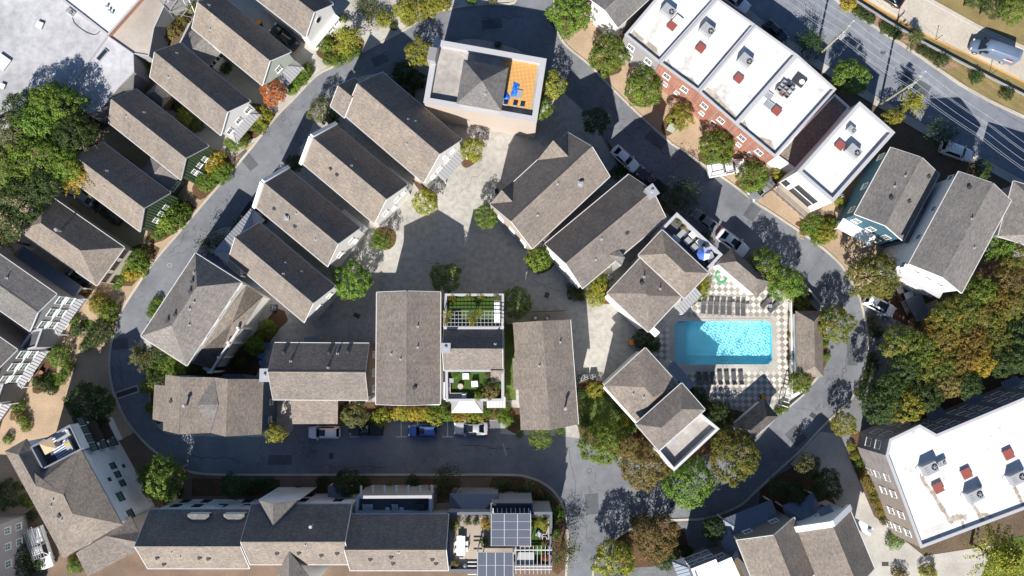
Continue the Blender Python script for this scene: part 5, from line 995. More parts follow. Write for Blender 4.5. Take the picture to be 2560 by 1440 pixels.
def trunk_mesh(hb, hc, rad, seed):
    key = (round(hb, 1), round(hc, 1), round(rad, 1), seed)
    if key not in _tm:
        rs = random.Random(seed); mb = MB(); r0 = .05 + rad * .045
        mb.tube([(0, 0, -.05), (rs.uniform(-.05, .05), rs.uniform(-.05, .05), hb * .5), (0, 0, hb), (0, 0, hc)], [r0 * 1.25, r0, r0 * .85, r0 * .4], 7)
        for k in range(6):
            a = k * 1.05 + rs.uniform(-.3, .3); l = rad * rs.uniform(.45, .75); z = hb * rs.uniform(.85, 1.0)
            mb.tube([(0, 0, z), (math.cos(a) * l * .5, math.sin(a) * l * .5, z + l * .45), (math.cos(a) * l, math.sin(a) * l, z + l * .75)], [r0 * .5, r0 * .32, r0 * .12], 5)
        _tm[key] = mb.mesh('trunk', M['bark'])
    return _tm[key]
_tn = [0]
def plant(name, cat, px, py, rpx, col, kind, label, group=None, h=None, zb=0.0, part='crown'):
    rad = rpx / 16.7; z = zb
    hc = h if h else (2.4 + rad * 1.35 if name != 'shrub' else rad * 1.3)
    zc = zb + max(hc - rad * .82, rad * (.62 if name == 'shrub' else .75)); rad *= (120 - zc) / 120
    c = P(px, py, zc); _tn[0] += 1; sd = _tn[0] % 3
    size = min((1.0, 2.0, 3.2, 4.4), key=lambda s: abs(math.log(s / rad)))
    r_ = empty(name, (c.x, c.y, zb), label, cat, group, rz=(_tn[0] * 2.399) % 6.283)
    inst(part, crown_mesh(col, kind, size, sd), r_, (0, 0, zc - zb), 0, rad / size * (1.0 if kind == 'round' else 1.05))
    if name != 'shrub': inst('trunk', trunk_mesh(max(.6, zc - zb - rad * .5), zc - zb + rad * .2, rad, sd), r_)
    else: inst('stem', trunk_mesh(.25, max(.4, zc - zb), .6, sd), r_)
    return r_
CW = {'green': 'green', 'dark': 'dark green', 'yellow': 'yellow-green', 'gold': 'golden', 'mixed': 'green-and-rust', 'orange': 'orange', 'brown': 'russet', 'red': 'red', 'olive': 'olive'}
def named(label, rows, r_):
    if len(rows) < 2: return label
    rr = sorted(q[2] for q in rows); sz = 'small' if r_[2] <= rr[len(rr) // 3] and rr[-1] > rr[0] * 1.2 else ('large' if r_[2] >= rr[(2 * len(rr)) // 3] and rr[-1] > rr[0] * 1.2 else 'mid-sized')
    lab = ' '.join(w for w in label.split() if w not in ('dark', 'bright', 'green', 'dense'))
    ks = {'spiky': 'feathery ', 'loose': 'ragged '}.get(r_[4] if len(r_) > 4 else 'round', '')
    return ('%s %s%s %s' % (sz, ks, CW[r_[3]], lab))
def trees(label, group, rows, cat='tree', name='tree', kind='round', h=None):
    base = label
    for r_ in rows:
        label = named(base, rows, r_)
        plant(name, cat, r_[0], r_[1], r_[2], r_[3], r_[4] if len(r_) > 4 else kind, label, group, h=(r_[5] if len(r_) > 5 else h))
def shrubs(label, group, rows, kind='round', zb=0.0):
    for r_ in rows: plant('shrub', 'shrub', r_[0], r_[1], r_[2], r_[3], r_[4] if len(r_) > 4 else kind, named(label, rows, r_), group, zb=zb, part='foliage')
trees('dense round green street tree on the tan pavement before the townhouses', 'street trees by the townhouses', [(1424, 33, 54, 'green'), (1521, 135, 50, 'green'), (1609, 218, 47, 'green'), (1792, 369, 44, 'green'), (1882, 442, 38, 'green')])
trees('small yellowing street tree beside the pale utility cabinet', None, [(1702, 292, 32, 'yellow')])
trees('tree close behind the white-roofed blocks on the main street', 'trees behind the white-roofed blocks', [(2025, 108, 36, 'dark', 'loose'), (2126, 194, 45, 'green'), (2277, 256, 36, 'yellow', 'spiky'), (2232, 296, 24, 'yellow'), (2352, 335, 36, 'dark', 'loose'), (2452, 424, 26, 'dark')])
trees('young tree in a round bed at the edge of the bright courtyard', 'courtyard trees', [(1181, 374, 29, 'yellow'), (1063, 504, 31, 'yellow'), (952, 601, 24, 'green'), (880, 702, 47, 'green'), (1215, 540, 29, 'green'), (1347, 646, 32, 'green')])
trees('tree in the shaded half of the courtyard by the middle houses', 'shaded courtyard trees', [(1113, 694, 37, 'green'), (1288, 757, 38, 'green')])
trees('tree squeezed beside the flat-topped house with the pyramid roof', 'trees by the flat-topped house', [(1049, 131, 35, 'yellow'), (1381, 214, 34, 'yellow'), (1352, 268, 30, 'green'), (1490, 303, 33, 'dark')])
trees('dark leafy tree between the court houses and the parked cars', None, [(1700, 494, 46, 'dark', 'loose')])
trees('round tree clipped close behind the northern pool house', 'trees by the northern pool house', [(1911, 664, 41, 'green'), (1958, 706, 45, 'green')])
trees('turning green-gold tree overhanging the narrow pool pavilion', None, [(2088, 811, 45, 'mixed')])
trees('bright round tree beside the white gate post of the pool deck', None, [(2001, 956, 27, 'green')])
trees('tall autumn tree crowding below the paved roof terrace', 'autumn trees below the terrace', [(1505, 1108, 54, 'green'), (1608, 1163, 58, 'brown'), (1722, 1208, 60, 'green'), (1834, 1142, 62, 'mixed'), (1570, 1118, 26, 'brown')], h=6.6)
trees('small bright tree at the foot of the house with the tall flue', None, [(1351, 1094, 27, 'green')]); trees('small bright tree at the corner of the blue house', None, [(689, 1083, 24, 'yellow')])
trees('round tree in front of the blank white wall at the lane corner', None, [(404, 1195, 53, 'green')], h=7.0); trees('broad dark tree on the sandy drive beside the white terrace house', None, [(226, 1014, 57, 'dark')], h=7.5)
trees('olive tree with spiky outline where the shaded lane bends', None, [(360, 893, 38, 'olive', 'spiky')])
trees('grey-green tree hanging over the lane at the roof-garden house', None, [(1408, 1378, 38, 'olive', 'loose')])
trees('wide green-gold tree between the teal house and the bend', None, [(2184, 690, 60, 'mixed')], h=8.5)
trees('russet tree beside the flagstone walk', None, [(1640, 1342, 54, 'brown')], h=7.0); trees('light green tree at the mouth of the southern lane', None, [(1534, 1402, 50, 'yellow')], h=7.0)
trees('dark bushy tree next to the flagstones', None, [(1785, 1324, 28, 'dark')]); trees('bright green tree on the grass south of the apartment block', None, [(2490, 1388, 70, 'yellow', 'spiky')], h=9.5)
trees('small red-leaved tree before the pale green cottage', None, [(683, 232, 31, 'red')]); trees('feathery yellow-green tree in the island bed on the lane', None, [(868, 96, 38, 'yellow', 'spiky')])
trees('dark tree between the stepped white house and its neighbour at the lane', None, [(803, 277, 31, 'olive')]); trees('dark tree in the gap beside the fan-shaped metal roofs', None, [(534, 611, 36, 'dark', 'loose')])
trees('tree crown in the green wood along the warehouse', 'wood by the warehouse', [(150, 268, 62, 'green'), (92, 312, 58, 'green'), (35, 335, 58, 'olive'), (188, 335, 52, 'dark'), (96, 395, 72, 'green'), (30, 432, 62, 'green'), (165, 410, 46, 'green'), (55, 500, 56, 'dark'), (110, 465, 40, 'dark'), (20, 555, 46, 'dark'), (52, 270, 40, 'dark'), (110, 245, 34, 'green')], h=11.0)
trees('gold-tipped conifer leaning over the green cottage roof', None, [(205, 432, 56, 'gold', 'spiky', 9.0)]); trees('yellow-green conifer at the western end of the cream house', None, [(10, 600, 40, 'gold', 'spiky', 8.0)])
trees('tree crown in the autumn wood north of the apartment block', 'autumn wood', [(2255, 862, 48, 'mixed'), (2303, 880, 46, 'green'), (2352, 842, 50, 'orange'), (2312, 915, 42, 'mixed'), (2372, 800, 48, 'mixed'), (2412, 776, 42, 'mixed'), (2432, 850, 42, 'orange'), (2484, 848, 38, 'mixed'), (2470, 800, 40, 'mixed'), (2492, 758, 42, 'orange'), (2534, 762, 40, 'mixed'), (2452, 728, 38, 'green'), (2522, 702, 40, 'brown'), (2352, 912, 40, 'mixed'), (2402, 898, 38, 'orange'), (2452, 908, 32, 'gold'), (2262, 915, 38, 'dark'), (2208, 1008, 50, 'dark'), (2262, 1012, 46, 'yellow'), (2365, 958, 36, 'brown'), (2415, 960, 34, 'dark'), (2540, 650, 40, 'mixed'), (2560, 830, 40, 'dark'), (2555, 895, 38, 'dark'), (2315, 985, 40, 'dark'), (2500, 905, 36, 'dark'), (2225, 965, 34, 'dark')], h=10.0)
trees('green conifer against the tall white house', None, [(2502, 620, 36, 'green', 'spiky', 9.0)])
trees('small round tree on the corner of the concrete drive by the grey brick corner', None, [(2110, 1060, 29, 'yellow')]); trees('tree at the top right edge of the highway grass', 'trees beyond the highway', [(2482, 12, 30, 'dark'), (2532, 22, 36, 'green'), (2440, -8, 26, 'dark')])
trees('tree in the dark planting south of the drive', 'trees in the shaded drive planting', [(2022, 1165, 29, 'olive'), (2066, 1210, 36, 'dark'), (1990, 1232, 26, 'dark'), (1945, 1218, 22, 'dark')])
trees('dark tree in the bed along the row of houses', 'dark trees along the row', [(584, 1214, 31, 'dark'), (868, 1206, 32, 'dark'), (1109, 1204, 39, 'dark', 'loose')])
trees('grey-green tree in the front bed of the brown-walled house', None, [(886, 1034, 34, 'olive')])
# shrubs
shrubs('overgrown shrub along the warehouse edge below the lattice tower', 'overgrown shrubs by the warehouse', [(412, 50, 20, 'green'), (425, 38, 20, 'green'), (400, 80, 26, 'brown'), (385, 98, 24, 'orange'), (375, 120, 22, 'green'), (362, 148, 22, 'green'), (347, 180, 22, 'green'), (350, 105, 16, 'dark'), (430, 75, 22, 'brown'), (330, 205, 20, 'dark'), (305, 240, 20, 'dark'), (275, 265, 18, 'dark'), (255, 290, 18, 'dark'), (470, 15, 18, 'yellow'), (455, 50, 16, 'brown')])
shrubs('bright shrub in the narrow gap between the cottages', 'shrubs between the cottages', [(466, 291, 24, 'yellow'), (490, 315, 16, 'green'), (565, 170, 14, 'dark'), (445, 265, 14, 'dark'), (350, 350, 16, 'dark')])
shrubs('shrub in the island bed beside the lane', 'island bed shrubs', [(815, 112, 20, 'green'), (822, 148, 16, 'green'), (845, 152, 15, 'green'), (868, 142, 15, 'green'), (888, 130, 14, 'green'), (858, 45, 11, 'green'), (840, 128, 12, 'brown')])
shrubs('shrub in the strip before the pale green cottage porch', 'pale cottage shrubs', [(760, 182, 20, 'green'), (746, 203, 18, 'green'), (731, 222, 15, 'green'), (770, 168, 12, 'green')])
shrubs('shrub at the front of the white cottage', 'white cottage shrubs', [(655, 290, 27, 'yellow'), (648, 318, 18, 'green'), (620, 312, 14, 'olive'), (590, 352, 26, 'green'), (612, 345, 14, 'yellow'), (640, 270, 12, 'dark')])
shrubs('shrub in the ragged planting at the head of the lane', 'lane head shrubs', [(915, 12, 30, 'olive', 'loose'), (938, 38, 27, 'olive', 'loose'), (962, 48, 20, 'yellow'), (984, 66, 10, 'dark'), (1010, 25, 27, 'yellow'), (1044, 26, 29, 'yellow'), (1076, 14, 27, 'yellow'), (1104, 6, 24, 'yellow'), (1020, 50, 16, 'yellow'), (1180, 0, 12, 'green'), (1232, -2, 12, 'olive')])
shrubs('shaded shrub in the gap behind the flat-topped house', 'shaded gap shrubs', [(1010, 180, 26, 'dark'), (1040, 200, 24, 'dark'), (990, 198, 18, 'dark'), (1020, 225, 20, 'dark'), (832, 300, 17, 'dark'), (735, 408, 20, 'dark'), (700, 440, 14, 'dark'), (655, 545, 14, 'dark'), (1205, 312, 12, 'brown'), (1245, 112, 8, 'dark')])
shrubs('shrub massed under the green cottages beside the kerb', 'green cottage shrubs', [(535, 402, 30, 'gold'), (556, 430, 26, 'green'), (514, 455, 24, 'green'), (540, 445, 20, 'green'), (428, 545, 38, 'green'), (400, 562, 22, 'green'), (455, 528, 24, 'green'), (412, 520, 22, 'green'), (395, 585, 16, 'green')])
shrubs('shrub in the front garden of the cream house', 'cream house shrubs', [(344, 652, 30, 'green'), (330, 682, 20, 'gold'), (310, 672, 18, 'green'), (302, 696, 15, 'green'), (292, 712, 12, 'green'), (355, 680, 14, 'yellow')])
shrubs('shrub in the sandy front garden of the tall grey houses', 'grey house shrubs', [(252, 762, 26, 'yellow'), (272, 778, 26, 'green'), (258, 824, 28, 'dark'), (230, 850, 20, 'dark'), (245, 738, 22, 'brown', 'loose'), (195, 824, 17, 'dark'), (148, 888, 28, 'green'), (172, 915, 15, 'green'), (160, 935, 13, 'green'), (152, 952, 11, 'green'), (110, 962, 18, 'dark'), (130, 975, 12, 'dark'), (92, 950, 12, 'dark'), (46, 1015, 16, 'green'), (44, 1038, 16, 'brown'), (60, 1050, 14, 'green'), (66, 1068, 12, 'green'), (210, 868, 12, 'dark'), (185, 800, 12, 'green')])
shrubs('shrub in the shady wedge between the bend house and the blue house', 'bend house shrubs', [(395, 890, 28, 'dark'), (420, 912, 26, 'green'), (396, 945, 24, 'dark'), (370, 968, 18, 'yellow'), (376, 1020, 13, 'yellow'), (448, 925, 20, 'green'), (385, 770, 14, 'green'), (395, 752, 12, 'green'), (378, 785, 10, 'green'), (480, 918, 18, 'dark'), (520, 918, 18, 'dark'), (375, 930, 14, 'dark')])
shrubs('clipped ball shrub behind the brown-walled house', 'clipped ball shrubs', [(668, 822, 23, 'green'), (637, 865, 24, 'green'), (603, 908, 21, 'dark')])
shrubs('bright shrub in the hedge bed behind the marked parking bays', 'parking bay hedge shrubs', [(952, 1044, 21, 'yellow'), (930, 1050, 12, 'green'), (995, 1034, 16, 'gold'), (1012, 1036, 16, 'yellow'), (1030, 1034, 16, 'gold'), (1048, 1036, 16, 'gold'), (1066, 1035, 16, 'yellow'), (1086, 1046, 20, 'yellow'), (1106, 1034, 17, 'green'), (1124, 1040, 14, 'green'), (1142, 1040, 15, 'gold'), (1160, 1038, 16, 'gold'), (1180, 1042, 18, 'yellow'), (1200, 1040, 17, 'yellow'), (1217, 1030, 15, 'green'), (1255, 1040, 18, 'green'), (1262, 1018, 14, 'green'), (1272, 1050, 14, 'green'), (1112, 1010, 11, 'dark'), (1090, 1022, 12, 'green'), (1262, 990, 10, 'green'), (1300, 1084, 9, 'green'), (1400, 1078, 10, 'green'), (862, 1048, 14, 'green')])
shrubs('shrub beside the garden wall of the two-block house by the court', 'court corner shrubs', [(1496, 715, 22, 'yellow'), (1490, 742, 24, 'yellow'), (1436, 728, 20, 'dark'), (1452, 738, 14, 'dark'), (1508, 700, 14, 'green'), (1610, 848, 26, 'dark'), (1632, 862, 18, 'dark')])
shrubs('shrub in the border of the lawn by the two-block house', 'lawn border shrubs', [(1488, 976, 21, 'yellow'), (1455, 985, 14, 'dark'), (1456, 1010, 13, 'dark'), (1457, 1035, 13, 'dark'), (1459, 1060, 14, 'dark'), (1530, 985, 16, 'dark'), (1552, 1010, 16, 'dark'), (1568, 1045, 18, 'yellow'), (1580, 1065, 16, 'green'), (1495, 1078, 20, 'olive'), (1540, 1090, 18, 'olive')])
shrubs('shrub between the pool deck and the southern two-block house', 'pool border shrubs', [(1746, 996, 26, 'dark'), (1800, 1036, 32, 'dark'), (1782, 1062, 28, 'dark'), (1812, 1062, 24, 'olive'), (1720, 975, 14, 'dark'), (1790, 1078, 18, 'olive'), (1960, 1018, 12, 'green'), (1945, 1030, 10, 'green')])
shrubs('shrub filling the corner between the pool deck and the parasol house', 'parasol house shrubs', [(1752, 722, 20, 'yellow'), (1738, 736, 16, 'green'), (1764, 706, 14, 'yellow'), (1728, 758, 8, 'green'), (1758, 600, 18, 'dark'), (1772, 620, 14, 'dark'), (1545, 432, 18, 'dark'), (1560, 420, 12, 'dark')])
shrubs('shrub behind the pool deck wall beside the lane', 'deck wall shrubs', [(2006, 757, 19, 'yellow'), (1992, 738, 14, 'green'), (2018, 738, 12, 'dark'), (1975, 730, 12, 'gold'), (2000, 722, 20, 'dark'), (1979, 838, 9, 'green'), (1980, 890, 9, 'green'), (1980, 784, 9, 'green'), (2064, 860, 8, 'green'), (2066, 892, 10, 'green'), (1984, 940, 12, 'green')])
shrubs('dark ground-hugging shrub along the edge of the autumn wood', 'wood edge shrubs', [(2190, 828, 17, 'dark'), (2182, 895, 13, 'dark'), (2178, 915, 13, 'dark'), (2170, 938, 13, 'dark'), (2162, 960, 12, 'dark'), (2150, 982, 14, 'dark'), (2180, 800, 10, 'brown')])
shrubs('shrub on the dry verge along the guardrail', 'guardrail shrubs', [(2122, 8, 20, 'gold'), (2144, 28, 13, 'dark'), (2160, 38, 13, 'dark'), (2176, 47, 13, 'dark'), (2212, 70, 14, 'dark'), (2228, 78, 14, 'dark'), (2244, 88, 12, 'dark'), (2305, 125, 13, 'dark'), (2320, 134, 11, 'dark'), (2333, 141, 11, 'dark'), (2355, 150, 17, 'dark'), (2440, 192, 17, 'dark'), (2518, 233, 16, 'dark')])
shrubs('feathery roadside bush leaning over the guardrail', None, [(2284, 96, 27, 'olive', 'spiky')])
shrubs('green and gold shrub beside the white block balcony', 'balcony shrubs', [(1950, 436, 19, 'yellow'), (2030, 560, 26, 'green'), (2062, 582, 26, 'yellow'), (2045, 596, 18, 'green'), (2076, 560, 16, 'green'), (2100, 505, 13, 'yellow'), (2010, 580, 10, 'brown')])
shrubs('climbing shrub against the taupe apartment wall', 'apartment wall shrubs', [(2128, 1116, 10, 'yellow'), (2138, 1140, 11, 'yellow'), (2146, 1160, 12, 'green'), (2155, 1180, 13, 'orange'), (2166, 1198, 13, 'orange'), (2176, 1216, 14, 'orange'), (2186, 1236, 14, 'mixed'), (2195, 1256, 14, 'orange'), (2205, 1276, 14, 'orange'), (2212, 1298, 13, 'brown'), (2238, 1350, 20, 'green')])
shrubs('low dark shrub in the front beds of the row', 'row bed shrubs', [(676, 1212, 17, 'dark'), (745, 1225, 9, 'dark'), (806, 1206, 15, 'dark'), (906, 1212, 20, 'dark'), (975, 1217, 11, 'green'), (1034, 1205, 17, 'dark'), (620, 1220, 18, 'dark'), (650, 1208, 12, 'dark'), (1255, 1215, 18, 'dark'), (1300, 1226, 16, 'dark'), (1322, 1216, 16, 'olive'), (1345, 1232, 16, 'brown'), (1366, 1250, 14, 'dark'), (1394, 1284, 17, 'green'), (1388, 1332, 13, 'green'), (1382, 1300, 12, 'dark'), (440, 1230, 16, 'dark'), (455, 1180, 12, 'brown'), (425, 1250, 16, 'dark'), (1372, 1270, 14, 'dark')])
shrubs('shrub beside the tan drive behind the white terrace house', 'western drive shrubs', [(28, 1235, 34, 'dark'), (70, 1250, 17, 'green'), (20, 1098, 12, 'green'), (48, 1408, 40, 'dark'), (95, 1405, 22, 'dark'), (80, 1290, 12, 'dark'), (188, 1415, 18, 'green'), (55, 1345, 10, 'gold', 'spiky'), (180, 1398, 10, 'orange')])
shrubs('shrub along the flagstone walk by the small grey house', 'flagstone shrubs', [(1600, 1308, 22, 'brown'), (1695, 1385, 24, 'dark'), (1660, 1400, 24, 'dark'), (1722, 1384, 14, 'dark'), (1560, 1370, 18, 'dark'), (2320, 1432, 20, 'yellow'), (2250, 1440, 18, 'brown'), (1870, 1288, 8, 'dark')])
# fallen leaves and low ground cover in the beds
rs = random.Random(21); lit, cov = [], []
for k, pts in beds:
    q = [P(p[0], p[1], 0) for p in pts]; x0, x1 = min(p.x for p in q), max(p.x for p in q); y0, y1 = min(p.y for p in q), max(p.y for p in q)
    for _ in range(int((x1 - x0) * (y1 - y0) * 5)):
        p = Vector((rs.uniform(x0, x1), rs.uniform(y0, y1), 0))
        if p.x < -78 or p.x > 78 or abs(p.y) > 52 or not inside(p, q): continue
        if k == 'mulch' and rs.random() < .55: lit.append(((p.x, p.y, .035 + rs.random() * .03), (rs.gauss(0, .4), rs.gauss(0, .4), 1), rs.uniform(.10, .20)))
        elif rs.random() < .35:
            for _ in range(7): cov.append(((p.x + rs.gauss(0, .14), p.y + rs.gauss(0, .14), rs.uniform(.06, .25)), (rs.gauss(0, .6), rs.gauss(0, .6), .8), rs.uniform(.10, .18)))
for ax_, ay_, n in ((2100, 560, 160), (1640, 260, 200), (1900, 480, 120), (250, 900, 200), (330, 740, 120), (1720, 330, 120), (1420, 1150, 120), (2150, 760, 80), (1090, 520, 60), (930, 640, 60), (600, 380, 60)):
    for _ in range(n): p = P(ax_ + rs.gauss(0, 45), ay_ + rs.gauss(0, 45), 0); lit.append(((p.x, p.y, .03), (rs.gauss(0, .3), rs.gauss(0, .3), 1), rs.uniform(.07, .13)))
for nm, data, col, lb, ct in (('fallen_leaves', lit, 'orange', 'rusty fallen leaves scattered over the beds and pavements', 'leaves'), ('ground_cover', cov, 'green', 'low green ground cover growing in the planting beds', 'ground cover')):
    o = bpy.data.objects.new(nm, leaf_cloud(nm, LEAF[col], data)); COL.objects.link(o); tag(o, lb, ct, None, 'stuff')
# ================================================================== vehicles
PAINT = {'white': paint('paint_white', (0.78, 0.79, 0.80)), 'black': paint('paint_black', (0.012, 0.012, 0.014), .2), 'navy': paint('paint_navy', (0.02, 0.03, 0.05), .22), 'silver': paint('paint_silver', (0.36, 0.37, 0.39), .28), 'grey': paint('paint_grey', (0.16, 0.17, 0.18), .28), 'blue': paint('paint_blue', (0.035, 0.10, 0.32), .25), 'vanblue': paint('paint_slate_blue', (0.12, 0.165, 0.25), .35)}
M['tyre'] = flat('tyre_rubber', (0.018, 0.018, 0.018), .8); M['lamp'] = flat('lamp_lens', (0.75, 0.76, 0.78), .15); M['tail'] = flat('tail_lens', (0.45, 0.02, 0.02), .2); M['sign_r'] = flat('van_sign_red', (0.55, 0.06, 0.03), .5)
def loft(mb, stations, zb=.24):
    """closed skin over cross sections (x, half width, deck height)"""
    rings = []
    for x, w, z in stations:
        zc = zb + (.10 if z < .75 else 0)
        sec = [(.86, zc), (1.0, zc + .16), (1.0, (zc + z) * .52), (.985, z - .13), (.93, z - .035), (.62, z + .005), (0, z + .03)]
        rings.append([(x, w * a, h) for a, h in sec] + [(x, -w * a, h) for a, h in sec[-2::-1]])
    n = len(rings[0]); pts = [p for r_ in rings for p in r_]; fs = []
    for i in range(len(rings) - 1):
        for k in range(n - 1): fs.append((i * n + k, (i + 1) * n + k, (i + 1) * n + k + 1, i * n + k + 1))
        fs.append((i * n + n - 1, (i + 1) * n + n - 1, (i + 1) * n, i * n))
    fs.append(tuple(range(n))); fs.append(tuple((len(rings) - 1) * n + k for k in range(n - 1, -1, -1)))
    return mb.add(pts, fs)
SPEC = {  # length, width, deck profile, cabin: base front/rear, roof front/rear, roof height, base half width, roof half width
    'sedan': (4.75, 1.84, [(-1, .62, .62), (-.985, .80, .80), (-.93, .93, .93), (-.75, .99, 1.0), (-.3, 1, .99), (.1, 1, .97), (.36, 1, .95), (.6, .985, .90), (.85, .91, .80), (.95, .78, .70), (.995, .55, .58)], (.42, -.80, .13, -.47), 1.44, .86, .66),
    'hatch': (4.25, 1.78, [(-1, .62, .66), (-.985, .82, .86), (-.93, .94, .97), (-.7, 1, 1.0), (0, 1, .98), (.4, 1, .95), (.65, .98, .90), (.86, .90, .80), (.96, .76, .70), (.995, .55, .58)], (.45, -.95, .15, -.74), 1.50, .88, .70),
    'suv': (4.8, 1.92, [(-1, .66, .75), (-.985, .84, .98), (-.93, .95, 1.08), (-.6, 1, 1.1), (0, 1, 1.08), (.42, 1, 1.05), (.68, .985, 1.0), (.87, .91, .90), (.965, .78, .80), (.995, .58, .66)], (.48, -.96, .20, -.82), 1.72, .90, .74),
}
_cars = {}
def car_meshes(kind):
    if kind in _cars: return _cars[kind]
    L, W, prof, (bf, br, rf, rr), zr, bw, rw = SPEC[kind]; H = L / 2; w = W / 2; d = {}
    mb = MB(); loft(mb, [(x * H, a * w, z) for x, a, z in prof])
    zb = max(z for _, _, z in prof) - .05; B = [(bf * H, w * bw), (br * H, w * bw)]; T = [(rf * H, w * rw), (rr * H, w * rw)]
    base = [(bf * H, w * bw * .86, zb), (bf * H * .72, w * bw, zb), (br * H * .8, w * bw, zb), (br * H, w * bw * .84, zb)]; roof = [(rf * H, w * rw * .9, zr - .02), (rf * H * .6 - .05, w * rw, zr), (rr * H * .8, w * rw, zr), (rr * H, w * rw * .88, zr - .04)]
    full = lambda r_: r_ + [(x, -y, z) for x, y, z in r_[::-1]]
    b8, r8 = full(base), full(roof); mid = [(rf * H * .6, 0, zr + .04), (rr * H * .75, 0, zr + .035)]
    fs = [(i, (i + 1) % 8, 8 + (i + 1) % 8, 8 + i) for i in range(8)] + [(8, 9, 16), (9, 10, 17, 16), (10, 11, 17), (11, 12, 17), (12, 13, 17), (13, 14, 16, 17), (14, 15, 16), (15, 8, 16)]
    mb.add(b8 + r8 + mid, fs); d['body'] = mb
    def panel(i, j, k=.08, off=.018):
        a, b, c, e = [Vector(p) for p in (b8[i], b8[j], r8[j], r8[i])]; ctr = (a + b + c + e) / 4; n = (b - a).cross(e - a).normalized()
        if n.dot(ctr - Vector((0, 0, zb))) < 0: n = -n
        q = [p + (ctr - p) * k * 1.2 + n * off for p in (a, b, c, e)]; m_ = MB(); m_.add(q + [p - n * .012 for p in q], [(0, 1, 2, 3), (3, 2, 1, 0), (0, 4, 5, 1), (1, 5, 6, 2), (2, 6, 7, 3), (3, 7, 4, 0)]); return m_
    d['windshield'] = panel(7, 0, .06); d['rear_window'] = panel(3, 4, .09); d['side_window'] = [panel(1, 2), panel(5, 6), panel(0, 1, .12), panel(6, 7, .12)]
    d['headlight'] = [MB().box((H * .93, s * w * .66, .70 if kind != 'suv' else .82), (.18, .34, .13), s * -.35) for s in (1, -1)]; d['taillight'] = [MB().box((-H * .965, s * w * .70, .84 if kind != 'suv' else .98), (.12, .32, .16), s * .3) for s in (1, -1)]
    d['mirror'] = [MB().box((bf * H * .78, s * (w + .09), zb + .05), (.16, .22, .14)) for s in (1, -1)]; d['wheel'] = [(x * H, s * (w - .13)) for x in (.60, -.58) for s in (1, -1)]; d['r'] = .33 if kind != 'suv' else .37
    _cars[kind] = d; return d
_whl = {}
def wheel(parent, x, y, r_):
    if r_ not in _whl:
        a = MB(); a.tube([(0, -.11, 0), (0, .11, 0)], r_, 16); b = MB(); b.tube([(0, -.118, 0), (0, .118, 0)], r_ * .64, 10); _whl[r_] = (a.mesh('wheel', M['tyre']), b.mesh('rim', M['galv']))
    o = inst('wheel', _whl[r_][0], parent, (x, y, r_)); inst('rim', _whl[r_][1], o)
def placed(name, cat, label, front, rear, z=.9, group=None):
    a, b = PP(front, z), PP(rear, z); d = a - b; c = (a + b) / 2; return empty(name, (c.x, c.y, .012), label, cat, group, math.atan2(d.y, d.x)), d.length
def car(label, front, rear, kind, col, sunroof=False, group=None):
    root, ln = placed('car', 'car', label, front, rear, group=group); d = car_meshes(kind); P_ = PAINT[col]
    d['body'].build('body', P_, root, smooth=True, wcs=False)
    for k in ('windshield', 'rear_window'): d[k].build(k, M['glass_c'], root, wcs=False)
    for m_ in d['side_window']: m_.build('side_window', M['glass_c'], root, wcs=False)
    for k, mm in (('headlight', 'lamp'), ('taillight', 'tail')):
        for m_ in d[k]: m_.build(k, M[mm], root, wcs=False)
    for m_ in d['mirror']: m_.build('mirror', P_, root, wcs=False)
    for x, y in d['wheel']: wheel(root, x, y, d['r'])
    if sunroof: L, W, _, (bf, br, rf, rr), zr, bw, rw = SPEC[kind]; m_ = MB(); m_.box((L * .02, 0, zr + .035), (sunroof, W * .48, .03)); m_.build('sunroof', M['glass_c'], root, wcs=False)
    root.scale = (max(.85, min(1.12, ln / SPEC[kind][0])),) * 3; return root
